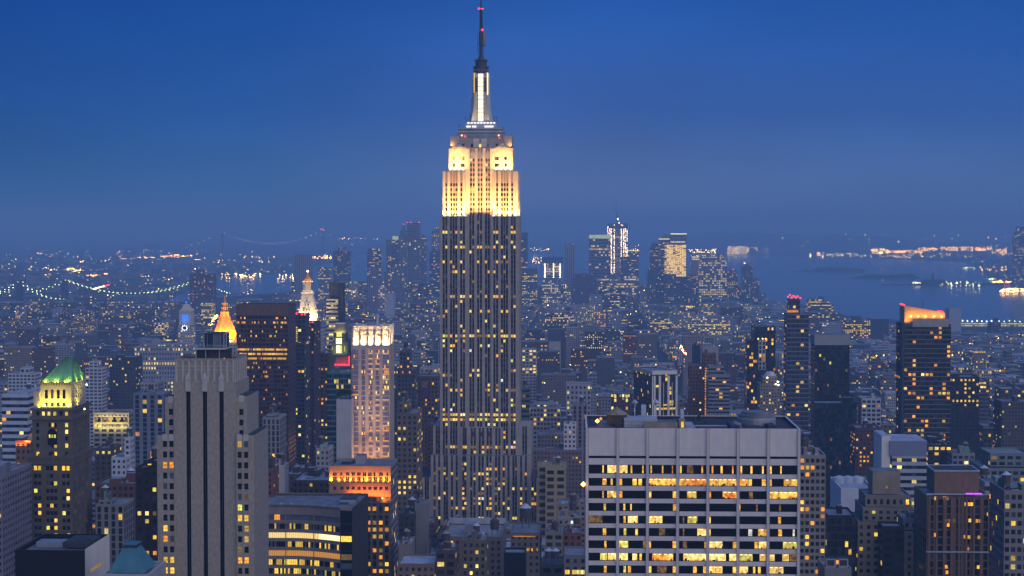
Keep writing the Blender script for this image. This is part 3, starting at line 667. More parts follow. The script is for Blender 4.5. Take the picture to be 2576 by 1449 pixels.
    # roof well behind the parapet and what stands on it
    rf = MB(); rf.quad([(-hw + .6, .5, zt - 1.1), (hw - .6, .5, zt - 1.1), (hw - .6, dep - .6, zt - 1.1), (-hw + .6, dep - .6, zt - 1.1)], 'roof_dark'); rf.build('roof', t)
    z = zt - 1.1; rx = lambda px, y: (px - 1288) * (D + y) / F - xc
    g = MB(); g.box(rx(1900, 20) - 22, rx(1905, 20), 8, 36, z, z + .3, 'roof_dark'); g.build('roof_mat', t)
    b = MB(); q = rx(1900, 22); b.cyl(q, 24, [(z, 6.8), (z + 2.2, 6.8), (z + 2.6, 6.4), (z + 3.6, 6.6)], 'brushed_steel', 28); b.cyl(q, 24, [(z + 3.62, 6.0), (z + 3.7, 5.2), (z + 4.6, 5.2)], 'roof_grey', 28)
    for sx_ in range(-9, 0): b.bar((q - 9 - sx_ * .2, 14 + sx_, z), (q - 9 - sx_ * .2, 14 + sx_, z + 2.5), .08, 'tank_white')
    b.build('cooling_tower', t)
    def rb(name, px0, px1, y0, y1, h, mt): 
        b = MB(); b.box(rx(px0, y0), rx(px1, y0), y0, y1, z, z + h, mt); return b.build(name, t)
    for a0, a1, y0, y1, mt in ((1728, 1822, 5, 30, 'roof_pale'), (1500, 1540, 16, 34, 'roof_grey'), (1640, 1700, 26, 36, 'roof_grey')): rb('roof_patch', a0, a1, y0, y1, .12, mt)
    for a0, a1, y0, y1, h in ((1838, 1866, 6, 20, 1.4), (1930, 1948, 10, 26, 1.2), (1580, 1600, 30, 38, 1.6), (1750, 1756, 32, 36, 2.2), (1770, 1774, 20, 23, 1.3)): rb('roof_plant', a0, a1, y0, y1, h, 'dark_metal')
    for e in ((-hw + .62, hw - .62, dep - .75, dep - .62), (-hw + .62, -hw + .75, .6, dep - .8), (hw - .75, hw - .62, .6, dep - .8)): b = MB(); b.box(*e, z, zt - .25, 'roof_dark'); b.build('parapet_lining', t)
    rb('machine_room', 1568, 1652, 12, 22, 3.0, 'roof_pale'); rb('machine_room', 1620, 1705, 5, 9, 2.3, 'tan_stone'); rb('machine_room', 1548, 1566, 5, 9, 2.0, 'roof_dark')
    rb('stair_hut', 1708, 1724, 8, 14, 3.0, 'tan_stone'); b = MB(); b.box(rx(1713, 8), rx(1719, 8), 7.8, 7.95, z + .5, z + 2.5, 'lit_yellow'); b.build('lit_door', t)
    rb('vent_box', 1608, 1620, 26, 30, 6.2, 'tank_white'); rb('vent_box', 1706, 1715, 28, 31, 4.6, 'tank_white'); rb('walkway', 1724, 1828, 14, 16, .5, 'roof_pale')
    water_tank(t, rx(1548, 18), 18, z, 3.6, 3.4, .6)
    for px_ in (1592, 1646):
        b = MB(); b.ball((rx(px_, 24), 24, z + 7.5), 1.2, 'tank_white'); b.bar((rx(px_, 24), 24, z), (rx(px_, 24), 24, z + 7), .25, 'tank_white'); b.build('dish_aerial', t)
    b = MB()
    for i in range(24):
        b.bar((rx(1500, 8) + i * 1.2, 7, z), (rx(1500, 8) + i * 1.2, 7, z + 2.6), .05, 'dark_metal')
    b.bar((rx(1500, 8), 7, z + 2.6), (rx(1500, 8) + 28, 7, z + 2.6), .06, 'dark_metal'); b.bar((rx(1500, 8), 7, z + 1.4), (rx(1500, 8) + 28, 7, z + 1.4), .06, 'dark_metal'); b.build('railing', t)
    b = MB()
    for px_ in (1503, 1560, 1740, 1762): b.bar((rx(px_, 30), 30, z), (rx(px_, 30), 30, z + R.uniform(3, 9)), .09, 'dark_metal'); 
    b.build('aerial', t)
    b = MB(); b.ball((rx(1500, 14), 14, z + 2.0), .8, 'amber_light'); b.ball((rx(1508, 16), 16, z + 2.6), .6, 'lit_orange'); b.build('roof_lamp', t)
    bulb((rx(1502, 13), 13, z + 3), 260, (1, .5, .15), .4, t)
    b = MB(); b.ball((-hw - .8, .3, zp(1220)), .95, 'amber_light'); b.ball((-hw - .8, -.5, zp(1220)), .55, 'white_light'); b.build('corner_floodlight', t); bulb((-hw - 1.2, -1.2, zp(1220)), 260, (1, .45, .14), .5, t)
slab_grid_tower()

# ================================================================== grey brick tower with three black stripes
def striped_tower():
    D = 620; c = 515.5; xc = X(c, D); k = D / F; dep = 24
    t = thing('striped_brick_tower', 'grey brick art deco tower with three tall black window stripes and rooftop water tank', 'office tower', (xc, D, 0), rot=-math.radians(2.0))
    reserve(394, 667, 838, 1449, D, 40)
    wx = lambda px: (px - c) * k; zp = lambda py: Z(py, D)
    wall = MB(); G, Tm = 'grey_brick', 'grey_brick_trim'
    zc = zp(909.5); zs = zp(960); specs = []
    # main shaft with three stripe slots
    slots = [(472.5, 11.2), (514.7, 11), (556.8, 11.2)]
    facade(wall, TF(0), 'f', wx(436), wx(595), 0, zs, [(wx(a), b * k) for a, b in slots], [(zp(984) / 2, zp(984) - .5)], G, G, .9, 0)
    for a, b in slots:
        m = MB(); x0, x1 = wx(a) - b * k / 2, wx(a) + b * k / 2
        m.quad([(x0, .85, .3), (x1, .85, .3), (x1, .85, zp(986)), (x0, .85, zp(986))], 'void_black')
        for z in range(10, int(zp(986)), 4): m.box(x0, x1, .78, .84, z, z + 1.0, 'glass_dark')
        m.box((x0 + x1) / 2 - .08, (x0 + x1) / 2 + .08, .72, .8, 0, zp(986), 'strip_metal')
        m.build('window_stripe', t)
        o = MB(); x = wx(a); o.rects([(zp(984), x - .95, x + .95, -.35, .3), (zp(958), x - .85, x + .85, -.4, .3), (zp(952), x - 1.0, x + 1.0, -.5, .3), (zp(944), x - .5, x + .5, -.3, .3), (zp(938), x - .1, x + .1, 0, .3)], Tm); o.build('finial', t)
    wall.quad([(wx(595), 0, 0), (wx(595), dep, 0), (wx(595), dep, zs), (wx(595), 0, zs)], G); wall.quad([(wx(436), 0, 0), (wx(436), dep, 0), (wx(436), dep, zs), (wx(436), 0, zs)], G)
    wall.quad([(wx(436), 0, zs), (wx(595), 0, zs), (wx(595), dep, zs), (wx(436), dep, zs)], Tm); wall.quad([(wx(436), dep, 0), (wx(595), dep, 0), (wx(595), dep, zs), (wx(436), dep, zs)], G)
    # crown with ribs
    cl, cr_ = wx(439.5), wx(590); wall.box(cl, cr_, .5, dep - .8, zs + .01, zc, G, 'roof_dark')
    rib = MB()
    for i in range(10):
        x = cl + .4 + (cr_ - cl - .8) * i / 9; rib.box(x - .3, x + .3, .15, .6, zs + .02, zc + (.35 if i % 2 else .15), Tm)
    for i in range(7):
        y = 1.4 + i * 3.4; rib.box(cr_ - .1, cr_ + .3, y - .3, y + .3, zs + .02, zc + .3, Tm)
    for zz in (zp(922), zp(931)): rib.box(cl, cr_ + .05, .3, dep - 1, zz - .12, zz + .12, Tm)
    rib.build('crown_rib', t)
    pr = MB(); 
    for a, b, e, f in ((cl, cr_, .3, .9), (cl, cr_, dep - 1.4, dep - .8), (cl, cl + .6, .9, dep - 1.4), (cr_ - .6, cr_, .9, dep - 1.4)): pr.box(a, b, e, f, zc + .01, zc + 1.1, G, 'roof_grey')
    pr.build('parapet', t)
    # shoulders
    def shoulder(px0, px1, y0, y1, pyt, colpx, fr=True, w_=10.5 * k, h=15.4 * k, z00=1116.5):
        zt = zp(pyt); rows = []
        py = z00
        while py < 1560: rows.append((zp(py), h)); py += 26.5
        if pyt < 1010: rows += [(zp(1116.5 - 26.5 * i), h) for i in (1, 2, 3) if 1116.5 - 26.5 * i > pyt + 12]
        for x, y, z, f, ww, hh, ri, ci in facade(wall, TF(y0), 'f', wx(px0), wx(px1), 0, zt, [(wx(q), w_) for q in colpx], rows, G, G, .35, .06):
            specs.append((x, y, z, f, ww, hh))
        wall.box(wx(px0), wx(px1), y0 + .4, y1, 0, zt - .01, G, 'roof_dark')
        for q in colpx: wall.box(wx(q) - .9, wx(q) + .9, y0 - .1, y0 + .02, zt - 2, zt + .35, Tm)
    shoulder(412, 436, .8, dep - 1, 1000, [427]); shoulder(595, 621, .8, dep - 1, 997, [606])
    shoulder(394, 436, -1.0, dep + 4, 1094, [414, 430.5]); shoulder(595, 640, -1.0, dep + 4, 1094, [603.5, 620])
    rs = [(zp(1116.5 + 26.5 * i), 15.4 * k) for i in range(17)]
    for x, y, z, f, ww, hh, ri, ci in facade(wall, TR(wx(640) + .02), 'r', -1, dep + 4, 0, zp(1094), [(2, 1.4), (5, 1.4), (10, 1.4), (13, 1.4), (18, 1.4), (22, 1.4)], rs, G, G, .35, .06): specs.append((x, y, z, f, ww, hh))
    for x, y, z, f, ww, hh, ri, ci in facade(wall, TR(wx(621) + .02), 'r', .8, dep - 1, zp(1094), zp(997), [(4, 1.4), (8, 1.4), (14, 1.4), (18, 1.4)], [(zp(1070), 2.1), (zp(1045), 2.1), (zp(1020), 2.1)], G, G, .35, .06): specs.append((x, y, z, f, ww, hh))
    for x, y, z, f, ww, hh, ri, ci in facade(wall, TR(cr_ + .02 + wx(595) - cr_), 'r', 0, dep, zp(997), zs, [(6, 1.3), (12, 1.3), (18, 1.3)], [(zp(978), 3)], G, G, .35, .06): specs.append((x, y, z, f, ww, hh))
    wall.build('wall', t)
    litset = {(0, 2): 'lit_orange', (1, 2): 'lit_orange', (0, 8): 'lit_yellow', (0, 9): 'lit_orange', (0, 11): 'lit_yellow', (1, 11): 'lit_yellow', (0, 12): 'lit_yellow', (1, 12): 'lit_yellow', (2, 0): 'lit_yellow', (2, 6): 'lit_green', (2, 7): 'lit_yellow', (3, 7): 'lit_yellow', (3, 8): 'lit_yellow', (3, 9): 'lit_pale', (2, 10): 'lit_dim', (2, 11): 'lit_orange', (3, 11): 'lit_orange', (3, 5): 'lit_dim'}
    out = []
    cc = [414, 430.5, 603.5, 620]
    for x, y, z, f, ww, hh in specs:
        m = 'glass_dark'
        if f == 'f':
            ci = min(range(4), key=lambda i: abs(wx(cc[i]) - x)); ri = round((zp(1116.5) - z) / (26.5 * k))
            if y < 0: m = litset.get((ci, ri), 'glass_dark' if R.random() < .75 else 'glass_grey')
        elif R.random() < .12: m = 'lit_yellow'
        if ww < 4:
            out.append((x, y, z, f, ww, hh, m))
    put_windows(t, out)
    mull = MB()
    for x, y, z, f, ww, hh, m in out:
        if f == 'f': mull.box(x - ww / 2, x + ww / 2, y - .08, y - .02, z - .06, z + .06, 'strip_metal'); mull.box(x - .04, x + .04, y - .08, y - .02, z - hh / 2, z - .06, 'strip_metal')
    mull.build('window_frame', t)
    # rooftop tank house
    h = MB(); z = zc
    h.box(wx(487), wx(560), 5, 17, z, z + 3.6, 'roof_dark'); 
    for px_ in (487, 512, 547): h.bar((wx(px_), 3.6, z), (wx(px_), 3.6, z + 4.2), .14, 'grey_brick_trim')
    for px_ in (560, 573): h.bar((wx(px_), 18, z), (wx(px_), 18, z + 4.2), .14, 'grey_brick_trim')
    h.box(wx(484), wx(564), 3, 18, z + 4.0, z + 4.6, 'grey_brick_trim', 'roof_grey'); h.build('tank_house', t)
    tk = MB(); tk.cyl(wx(529), 10.5, [(z + 4.7, 4.6), (z + 9.2, 4.6)], 'glass_blue', 24); tk.build('water_tank', t)
    tk = MB(); tk.cyl(wx(529), 10.5, [(z + 9.2, 4.75), (z + 9.5, 4.75), (z + 9.7, 4.2)], 'dark_metal', 24)
    for a in range(12): q = a * math.pi / 6; tk.bar((wx(529) + 4.68 * math.cos(q), 10.5 + 4.68 * math.sin(q), z + 4.7), (wx(529) + 4.68 * math.cos(q), 10.5 + 4.68 * math.sin(q), z + 9.5), .09, 'brushed_steel')
    tk.build('tank_band', t)
    pp = MB(); 
    for px_, zz in ((505, 9.9), (562, 10.2), (556, 9.4)):
        pp.bar((wx(px_), 5.6, z + 4.6), (wx(px_), 5.6, z + zz), .13, 'tank_white'); pp.bar((wx(px_), 5.6, z + zz), (wx(px_) + .9, 7.5, z + zz), .13, 'tank_white')
    pp.build('pipe', t)
    ra = MB()
    for i in range(16): x = wx(485) + i * (wx(563) - wx(485)) / 15; ra.bar((x, 3.1, z + 4.6), (x, 3.1, z + 5.6), .05, 'tank_white')
    ra.bar((wx(485), 3.1, z + 5.6), (wx(563), 3.1, z + 5.6), .06, 'tank_white'); ra.build('railing', t)
    b = MB(); b.ball((wx(561), 2.2, z + .9), .25, 'amber_light'); b.build('roof_lamp', t)
striped_tower()
# ================================================================== general towers
STY = {'g': (3.2, 3.6, .46, .5), 'b': (3.0, 3.9, 1.0, .46), 'p': (2.5, 3.6, .52, .8), 'G': (1.8, 3.8, .86, .72), 'n': (6, 4, 0, 0), 'h': (2.7, 3.2, .48, .45), 'w': (4.6, 3.9, .68, .55)}
def split_roof(mb):
    if 'roof_surface' not in mb.mats: return mb, MB()
    k = mb.mats.index('roof_surface'); a, b = MB(), MB()
    for f, m, uv, c, p in zip(mb.f, mb.m, mb.uv, mb.c, mb.p): (b if m == k else a).quad([mb.v[i] for i in f], mb.mats[m], uv, c, p)
    return a, b
def clutter(t, x0, x1, y0, y1, z, n, col=(.2, .2, .22), tanks=1):
    """plant rooms, vents and wooden water tanks on a roof"""
    W, Dp = x1 - x0, y1 - y0
    for k in range(n):
        w_, d_, h = R.uniform(.12, .3) * W, R.uniform(.15, .4) * Dp, R.uniform(2, 5)
        x, y = R.uniform(x0 + 1, max(x0 + 1.1, x1 - w_ - 1)), R.uniform(y0 + 1, max(y0 + 1.1, y1 - d_ - 1))
        b = MB(); b.wbox(x, x + w_, y, y + d_, z, z + h, 6, 4, (0, 0, 0, 0), tuple(c * R.uniform(.6, 1.2) for c in col), (.25, .26, .29), parapet=0); b.build('penthouse', t)
    if n > 2:
        for k in range(2):
            b = MB(); x, y = R.uniform(x0 + 1, x0 + W * .5), R.uniform(y0 + 1, y1 - 2); b.box(x, x + W * R.uniform(.2, .45), y, y + .9, z + .3, z + 1.1, 'brushed_steel', bottom=True); b.box(x + .3, x + 1.2, y, y + .9, z, z + .3, 'dark_metal'); b.build('duct', t)
        b = MB(); b.quad([(x0 + W * .1, y0 + Dp * .2, z + .03), (x0 + W * .6, y0 + Dp * .2, z + .03), (x0 + W * .6, y0 + Dp * .8, z + .03), (x0 + W * .1, y0 + Dp * .8, z + .03)], R.choice(('roof_dark', 'roof_pale', 'roof_grey'))); b.build('tar_patch', t)
    for k in range(n + (n > 1)):
        b = MB(); x, y = R.uniform(x0 + 1, x1 - 2), R.uniform(y0 + 1, y1 - 2); b.box(x, x + R.uniform(.8, 2.2), y, y + R.uniform(.8, 2.0), z, z + R.uniform(.6, 1.8), R.choice(('brushed_steel', 'tank_white', 'dark_metal'))); b.build('vent', t)
    for k in range(tanks):
        r = R.uniform(1.7, 2.3); water_tank(t, R.uniform(x0 + W * .2, x0 + W * .8), R.uniform(y0 + Dp * .2, y0 + Dp * .8), z, r, r * 1.7, R.uniform(1.5, 4), R.choice(('tank_cap', 'tank_white', 'tank_wood')))
TRACED = []
def tower(name, label, cat, px0, px1, py, d, dep, vb, style, col, lit, tiers=(), rcol=(.20, .21, .24), rs=None, group=None, bay=None, fl=None, em=1.25, table=None, par=None, rot=YAW, cap=70):
    """one building read off the photo: px0..px1 the front's edges, py the roof line, d metres away; tiers = (px0, px1, py, setback, depth)"""
    c = (px0 + px1) / 2; xc, _, _ = P(c, py, d); k = d / F
    t = thing(name, label, cat, (xc, d, 0), group, rot)
    reserve(px0, px1, py, vb, d, dep)
    b0, f0, wf, hf = STY[style]; b0 = max(bay or b0, d / 900); f0 = max(fl or f0, d / 1150)
    parts = [(px0, px1, py, 0, dep)] + list(tiers)
    mb = MB(); specs = []; zprev = 0
    winpx = b0 * wf * 1757 / d; objs = (winpx >= .8 and style != 'n' and lit > 0)
    prp = par if par is not None else (1.0 if d < 1800 else .6)
    parts.sort(key=lambda q: -q[2]); tops = []
    for a, b, pt, y0, dp in parts:
        x0, x1 = (a - c) * k, (b - c) * k; z1 = Z(pt, d)
        lo = zprev if (zprev > 0 and all(x0 >= q[0] - .5 and x1 <= q[1] + .5 and y0 >= q[2] - .1 for q in tops)) else 0
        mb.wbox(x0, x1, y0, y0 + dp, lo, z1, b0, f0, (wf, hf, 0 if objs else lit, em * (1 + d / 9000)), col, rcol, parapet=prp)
        if objs:
            h = z1 - prp; nf = max(1, round((z1 - lo - prp) / f0)); ch = (h - lo) / nf
            sides = [('f', x0, x1, y0, lambda u, y=y0: (u, y - .05))]
            if c > 1480: sides.append(('l', y0, y0 + dp, x0, lambda u, x=x0: (x - .05, u)))
            else: sides.append(('r', y0, y0 + dp, x1, lambda u, x=x1: (x + .05, u)))
            for fc, u0, u1, _, T in sides:
                nb = max(1, round((u1 - u0) / b0)); cw = (u1 - u0) / nb
                for r in range(nf):
                    zc = lo + ch * (r + .5)
                    if proj(xc, d, zc)[1] > min(1460, vb + 12): continue
                    q = R.random(); rowp = 3.2 if q < .13 else (.5 if q < .5 else 1)
                    for i in range(nb):
                        if R.random() < lit * rowp * (.6 if fc != 'f' else 1):
                            x, y = T(u0 + cw * (i + .5)); specs.append((x, y, zc, fc, cw * min(wf, .92), ch * hf, litpick(table=table) if table else litpick()))
        zprev = max(zprev, z1); tops.append((x0, x1, y0, z1))
    wl, rf = split_roof(mb); wl.build('wall', t); rf.build('roof', t)
    if specs: put_windows(t, specs, cap)
    n = rs if rs is not None else (3 if d < 1300 else (1 if d < 2600 else 0))
    a, b, pt, y0, dp = parts[-1]
    if n: clutter(t, (a - c) * k + .8, (b - c) * k - .8, y0 + .8, y0 + dp - .8, Z(pt, d) - prp, n, col, 1 if (d < 1500 and style != 'G') else 0)
    TRACED.append((px0, px1, py, vb, d, label))
    return t, (lambda px: (px - c) * k), (lambda p: Z(p, d))
def addbox(t, name, x0, x1, y0, y1, z0, z1, mat, top=None, **kw):
    b = MB(); b.box(x0, x1, y0, y1, z0, z1, mat, top, bottom=True); return b.build(name, t, **kw)
def beacon(t, x, y, z, r, mat, name='beacon'):
    b = MB(); b.ball((x, y, z), r, mat); return b.build(name, t)

# ------------------------------------------------------------------ tower with the green copper hipped roof (left)
def copper_roof_tower():
    D = 850; c = 125; xc = X(c, D); k = D / F
    t = thing('copper_roof_tower', 'dark masonry tower with floodlit green hipped copper roof and arched lantern storey', 'office tower', (xc, D, 0))
    reserve(68, 240, 903, 1362, D, 42)
    wx = lambda px: (px - c) * k; zp = lambda py: Z(py, D)
    S = 'brown_stone'; wall = MB(); specs = []
    def fr(x0, x1, y, z0, z1, cols, rows, w_, p, T=None, fc='f', mat=S, sp=.1):
        for a in facade(wall, T or TF(y), fc, x0, x1, z0, z1, [(q, w_) for q in cols], rows, mat, mat, .4, sp):
            specs.append((*a[:6], litpick(table=(('lit_yellow', .6), ('lit_pale', .2), ('lit_green', .2))) if R.random() < p(a[2]) else ('glass_dark' if R.random() < .9 else 'glass_grey')))
    x0, x1, dep = wx(70), wx(180), 34
    zb = zp(1152); zt = zp(1034)
    fl = 3.55
    rows_lo = [(zb - 5.2 - fl * 1.02 * i, 1.9) for i in range(1, 40) if zb - 5 - fl * i > 20]
    colf = [wx(q) for q in (86, 96, 117, 127, 137, 158, 169)]
    fr(x0, x1, 0, 0, zb - 3, colf, [(zb - 5, 2.2)] + rows_lo, 1.6, lambda z: .85 if z > zb - 6 else .2)
    cs = [3, 5.5, 10, 12.5, 16, 18.5, 23, 25.5, 30]
    fr(0, dep, 0, 0, zb - 3, cs, [(zb - 5, 2.2)] + rows_lo, 1.3, lambda z: .2, T=TR(x1), fc='r')
    wall.box(x0 + .5, x1 - .5, dep - .5, dep, 0, zb, S); wall.quad([(x0, 0, 0), (x0, dep, 0), (x0, dep, zb), (x0, 0, zb)], S)
    # cornices
    for z, o, h in ((zb - 3, .6, 3), (zb, 1.2, 1.0)): wall.box(x0 - o, x1 + o, -o, dep + o, z, z + h, S, bottom=True)
    for i in range(6): x = x0 + (x1 - x0) * (i + .5) / 6; wall.box(x - .5, x + .5, -1.5, -1.2, zb - 1, zb + 2.2, S)
    u0, u1 = wx(76), wx(178)
    zr = [(zp(py), 2.0) for py in (1143, 1122, 1104, 1087, 1070)]
    fr(u0, u1, 1.5, zb + 1, zp(1056), [wx(q) for q in (90, 122, 128.5, 135, 164)], zr, 1.5, lambda z: .35)
    fr(1.5, dep - 2, 0, zb + 1, zp(1056), [6, 9, 14, 17, 22, 25, 29], zr, 1.3, lambda z: .3, T=TR(u1), fc='r')
    # the tall arch in the middle
    m = MB(); xa = wx(128); r = wx(140) - xa
    m.loft([[(xa + r * q, 1.42, z) for q, z in [(-1, zp(1120)), (1, zp(1120))] + [(math.cos(a * math.pi / 8), zp(1091) + r * math.sin(a * math.pi / 8)) for a in range(9)]], [(xa + r * q, 1.2, z) for q, z in [(-1, zp(1120)), (1, zp(1120))] + [(math.cos(a * math.pi / 8), zp(1091) + r * math.sin(a * math.pi / 8)) for a in range(9)]]], 'glass_dark'); m.build('arch', t)
    for dx in (-1.3, 0, 1.3): specs.append((xa + dx, 1.15, zp(1098), 'f', .8, 1.6, 'lit_green'))
    wall.quad([(u0, 1.5, zb), (u0, dep - 2, zb), (u0, dep - 2, zt), (u0, 1.5, zt)], S); wall.box(u0 + .5, u1 - .5, dep - 2.5, dep - 2, zb, zt, S)
    wall.box(u0 - 1.2, u1 + 1.2, .3, dep - .8, zp(1056), zp(1049), S, bottom=True)
    fr(u0, u1, 1.5, zp(1049), zt, [wx(q) for q in (91, 105, 119, 134, 150, 164)], [(zp(1041.5), 1.9)], 1.5, lambda z: .55)
    fr(1.5, dep - 2, 0, zp(1049), zt, [5, 9, 13, 17, 21, 25, 29], [(zp(1041.5), 1.9)], 1.3, lambda z: .3, T=TR(u1), fc='r')
    wall.box(u0 - .7, u1 + .7, .8, dep - 1.4, zt, zt + 1.0, S, 'roof_dark', bottom=True)
    # lit lantern storey
    l0, l1, ly, ld = wx(92), wx(172), 5.0, 28; zl = zp(968)
    LS = 'limestone'
    low = MB(); low.box(wx(78), wx(93), 3, 26, zt + 1, zp(986), LS); low.build('wing', t)
    for a in facade(wall, TF(ly), 'f', l0, l1, zt + 1, zl, [(wx(q), 1.5) for q in (107.5, 122.5, 138, 153)], [(zp(1020), 1.8), (zp(996), 3.6)], LS, LS, .5, 0): specs.append((*a[:6], 'glass_dark' if R.random() < .8 else 'lit_dim'))
    for a in facade(wall, TR(l1), 'r', ly, ld, zt + 1, zl, [(q, 1.4) for q in (9, 13, 17, 21, 25)], [(zp(1020), 1.8), (zp(996), 3.6)], LS, LS, .5, 0): specs.append((*a[:6], 'glass_dark'))
    for q in (107.5, 122.5, 138, 153):
        h = MB(); h.loft([[(wx(q) + .75 * math.cos(math.pi * a / 8), ly + yy, zp(996) + 1.8 + .75 * math.sin(math.pi * a / 8)) for a in range(9)] for yy in (-.06, .1)], 'glass_dark'); h.build('arch_head', t)
    wall.quad([(l0, ly, zt), (l0, ld, zt), (l0, ld, zl), (l0, ly, zl)], LS); wall.quad([(l0, ld, zt), (l1, ld, zt), (l1, ld, zl), (l0, ld, zl)], LS)
    wall.box(l0 - .6, l1 + .6, ly - .6, ld + .6, zl, zl + .9, LS, 'roof_dark', bottom=True)
    for i in range(12): x = l0 + (l1 - l0) * (i + .5) / 12; wall.box(x - .3, x + .3, ly - .75, ly - .6, zl - .6, zl + .9, S)
    wall.build('wall', t); put_windows(t, specs)
    rf = MB(); z0, z1 = zl + .9, zp(903); e0, e1 = wx(101), wx(168)
    rf.rects([(z0, e0 - 1.2, e1 + 1.2, ly, ld - .5), (z1, wx(143), wx(160), ly + 9.5, ld - 10)], 'copper_green')
    for i in range(15):      # standing seams
        f = (i + .5) / 15
        rf.bar((e0 - 1.2 + (e1 - e0 + 2.4) * f, ly - .03, z0), (wx(143) + (wx(160) - wx(143)) * f, ly + 9.45, z1), .10, 'copper_seam')
        rf.bar((e1 + 1.23, ly + (ld - .5 - ly) * f, z0), (wx(160) + .03, ly + 9.5 + (ld - 19.5 - ly) * f, z1), .10, 'copper_seam')
    rf.build('copper_roof', t)
    for i in range(6): addbox(t, 'parapet_post', l0 + (l1 - l0) * i / 5 - .3, l0 + (l1 - l0) * i / 5 + .3, ly - 1.0, ly - .5, zl + .9, zl + 1.6, LS)
    yg = (.85, .92, .08)
    flood(((l0 + l1) / 2, ly - 2.6, zt + 1.3), ((l0 + l1) / 2, ly, zt + 9), l1 - l0, .5, 5200, (1, .80, .07), t)
    f2 = flood((l1 + 2.2, 15, zt + 1.3), (l1, 15, zt + 9), .5, 20, 3600, (1, .80, .07), t)
    for x in (e0 + 1, (e0 + e1) / 2, e1 - 1): flood((x, ly - 1.0, zl + 1.0), (x * .5 + wx(152) * .5, ly + 6, zl + 11), 2.5, .5, 700, yg, t)
    flood((e1 + 2.0, 12, zl + 1.0), (e1 - 3, 14, zl + 10), .5, 4, 520, yg, t); flood((e1 + 2.0, 22, zl + 1.0), (e1 - 3, 20, zl + 10), .5, 4, 420, yg, t)
    for x, y, z in ((wx(106), 3.2, zt + 2.4), (wx(166), 3.2, zt + 2.2), (l1 + 1.4, 22, zl - 14), (wx(203), 24, zl - 2)): beacon(t, min(x, l1 + 2), y, z, .55, 'green_light', 'floodlight')
copper_roof_tower()

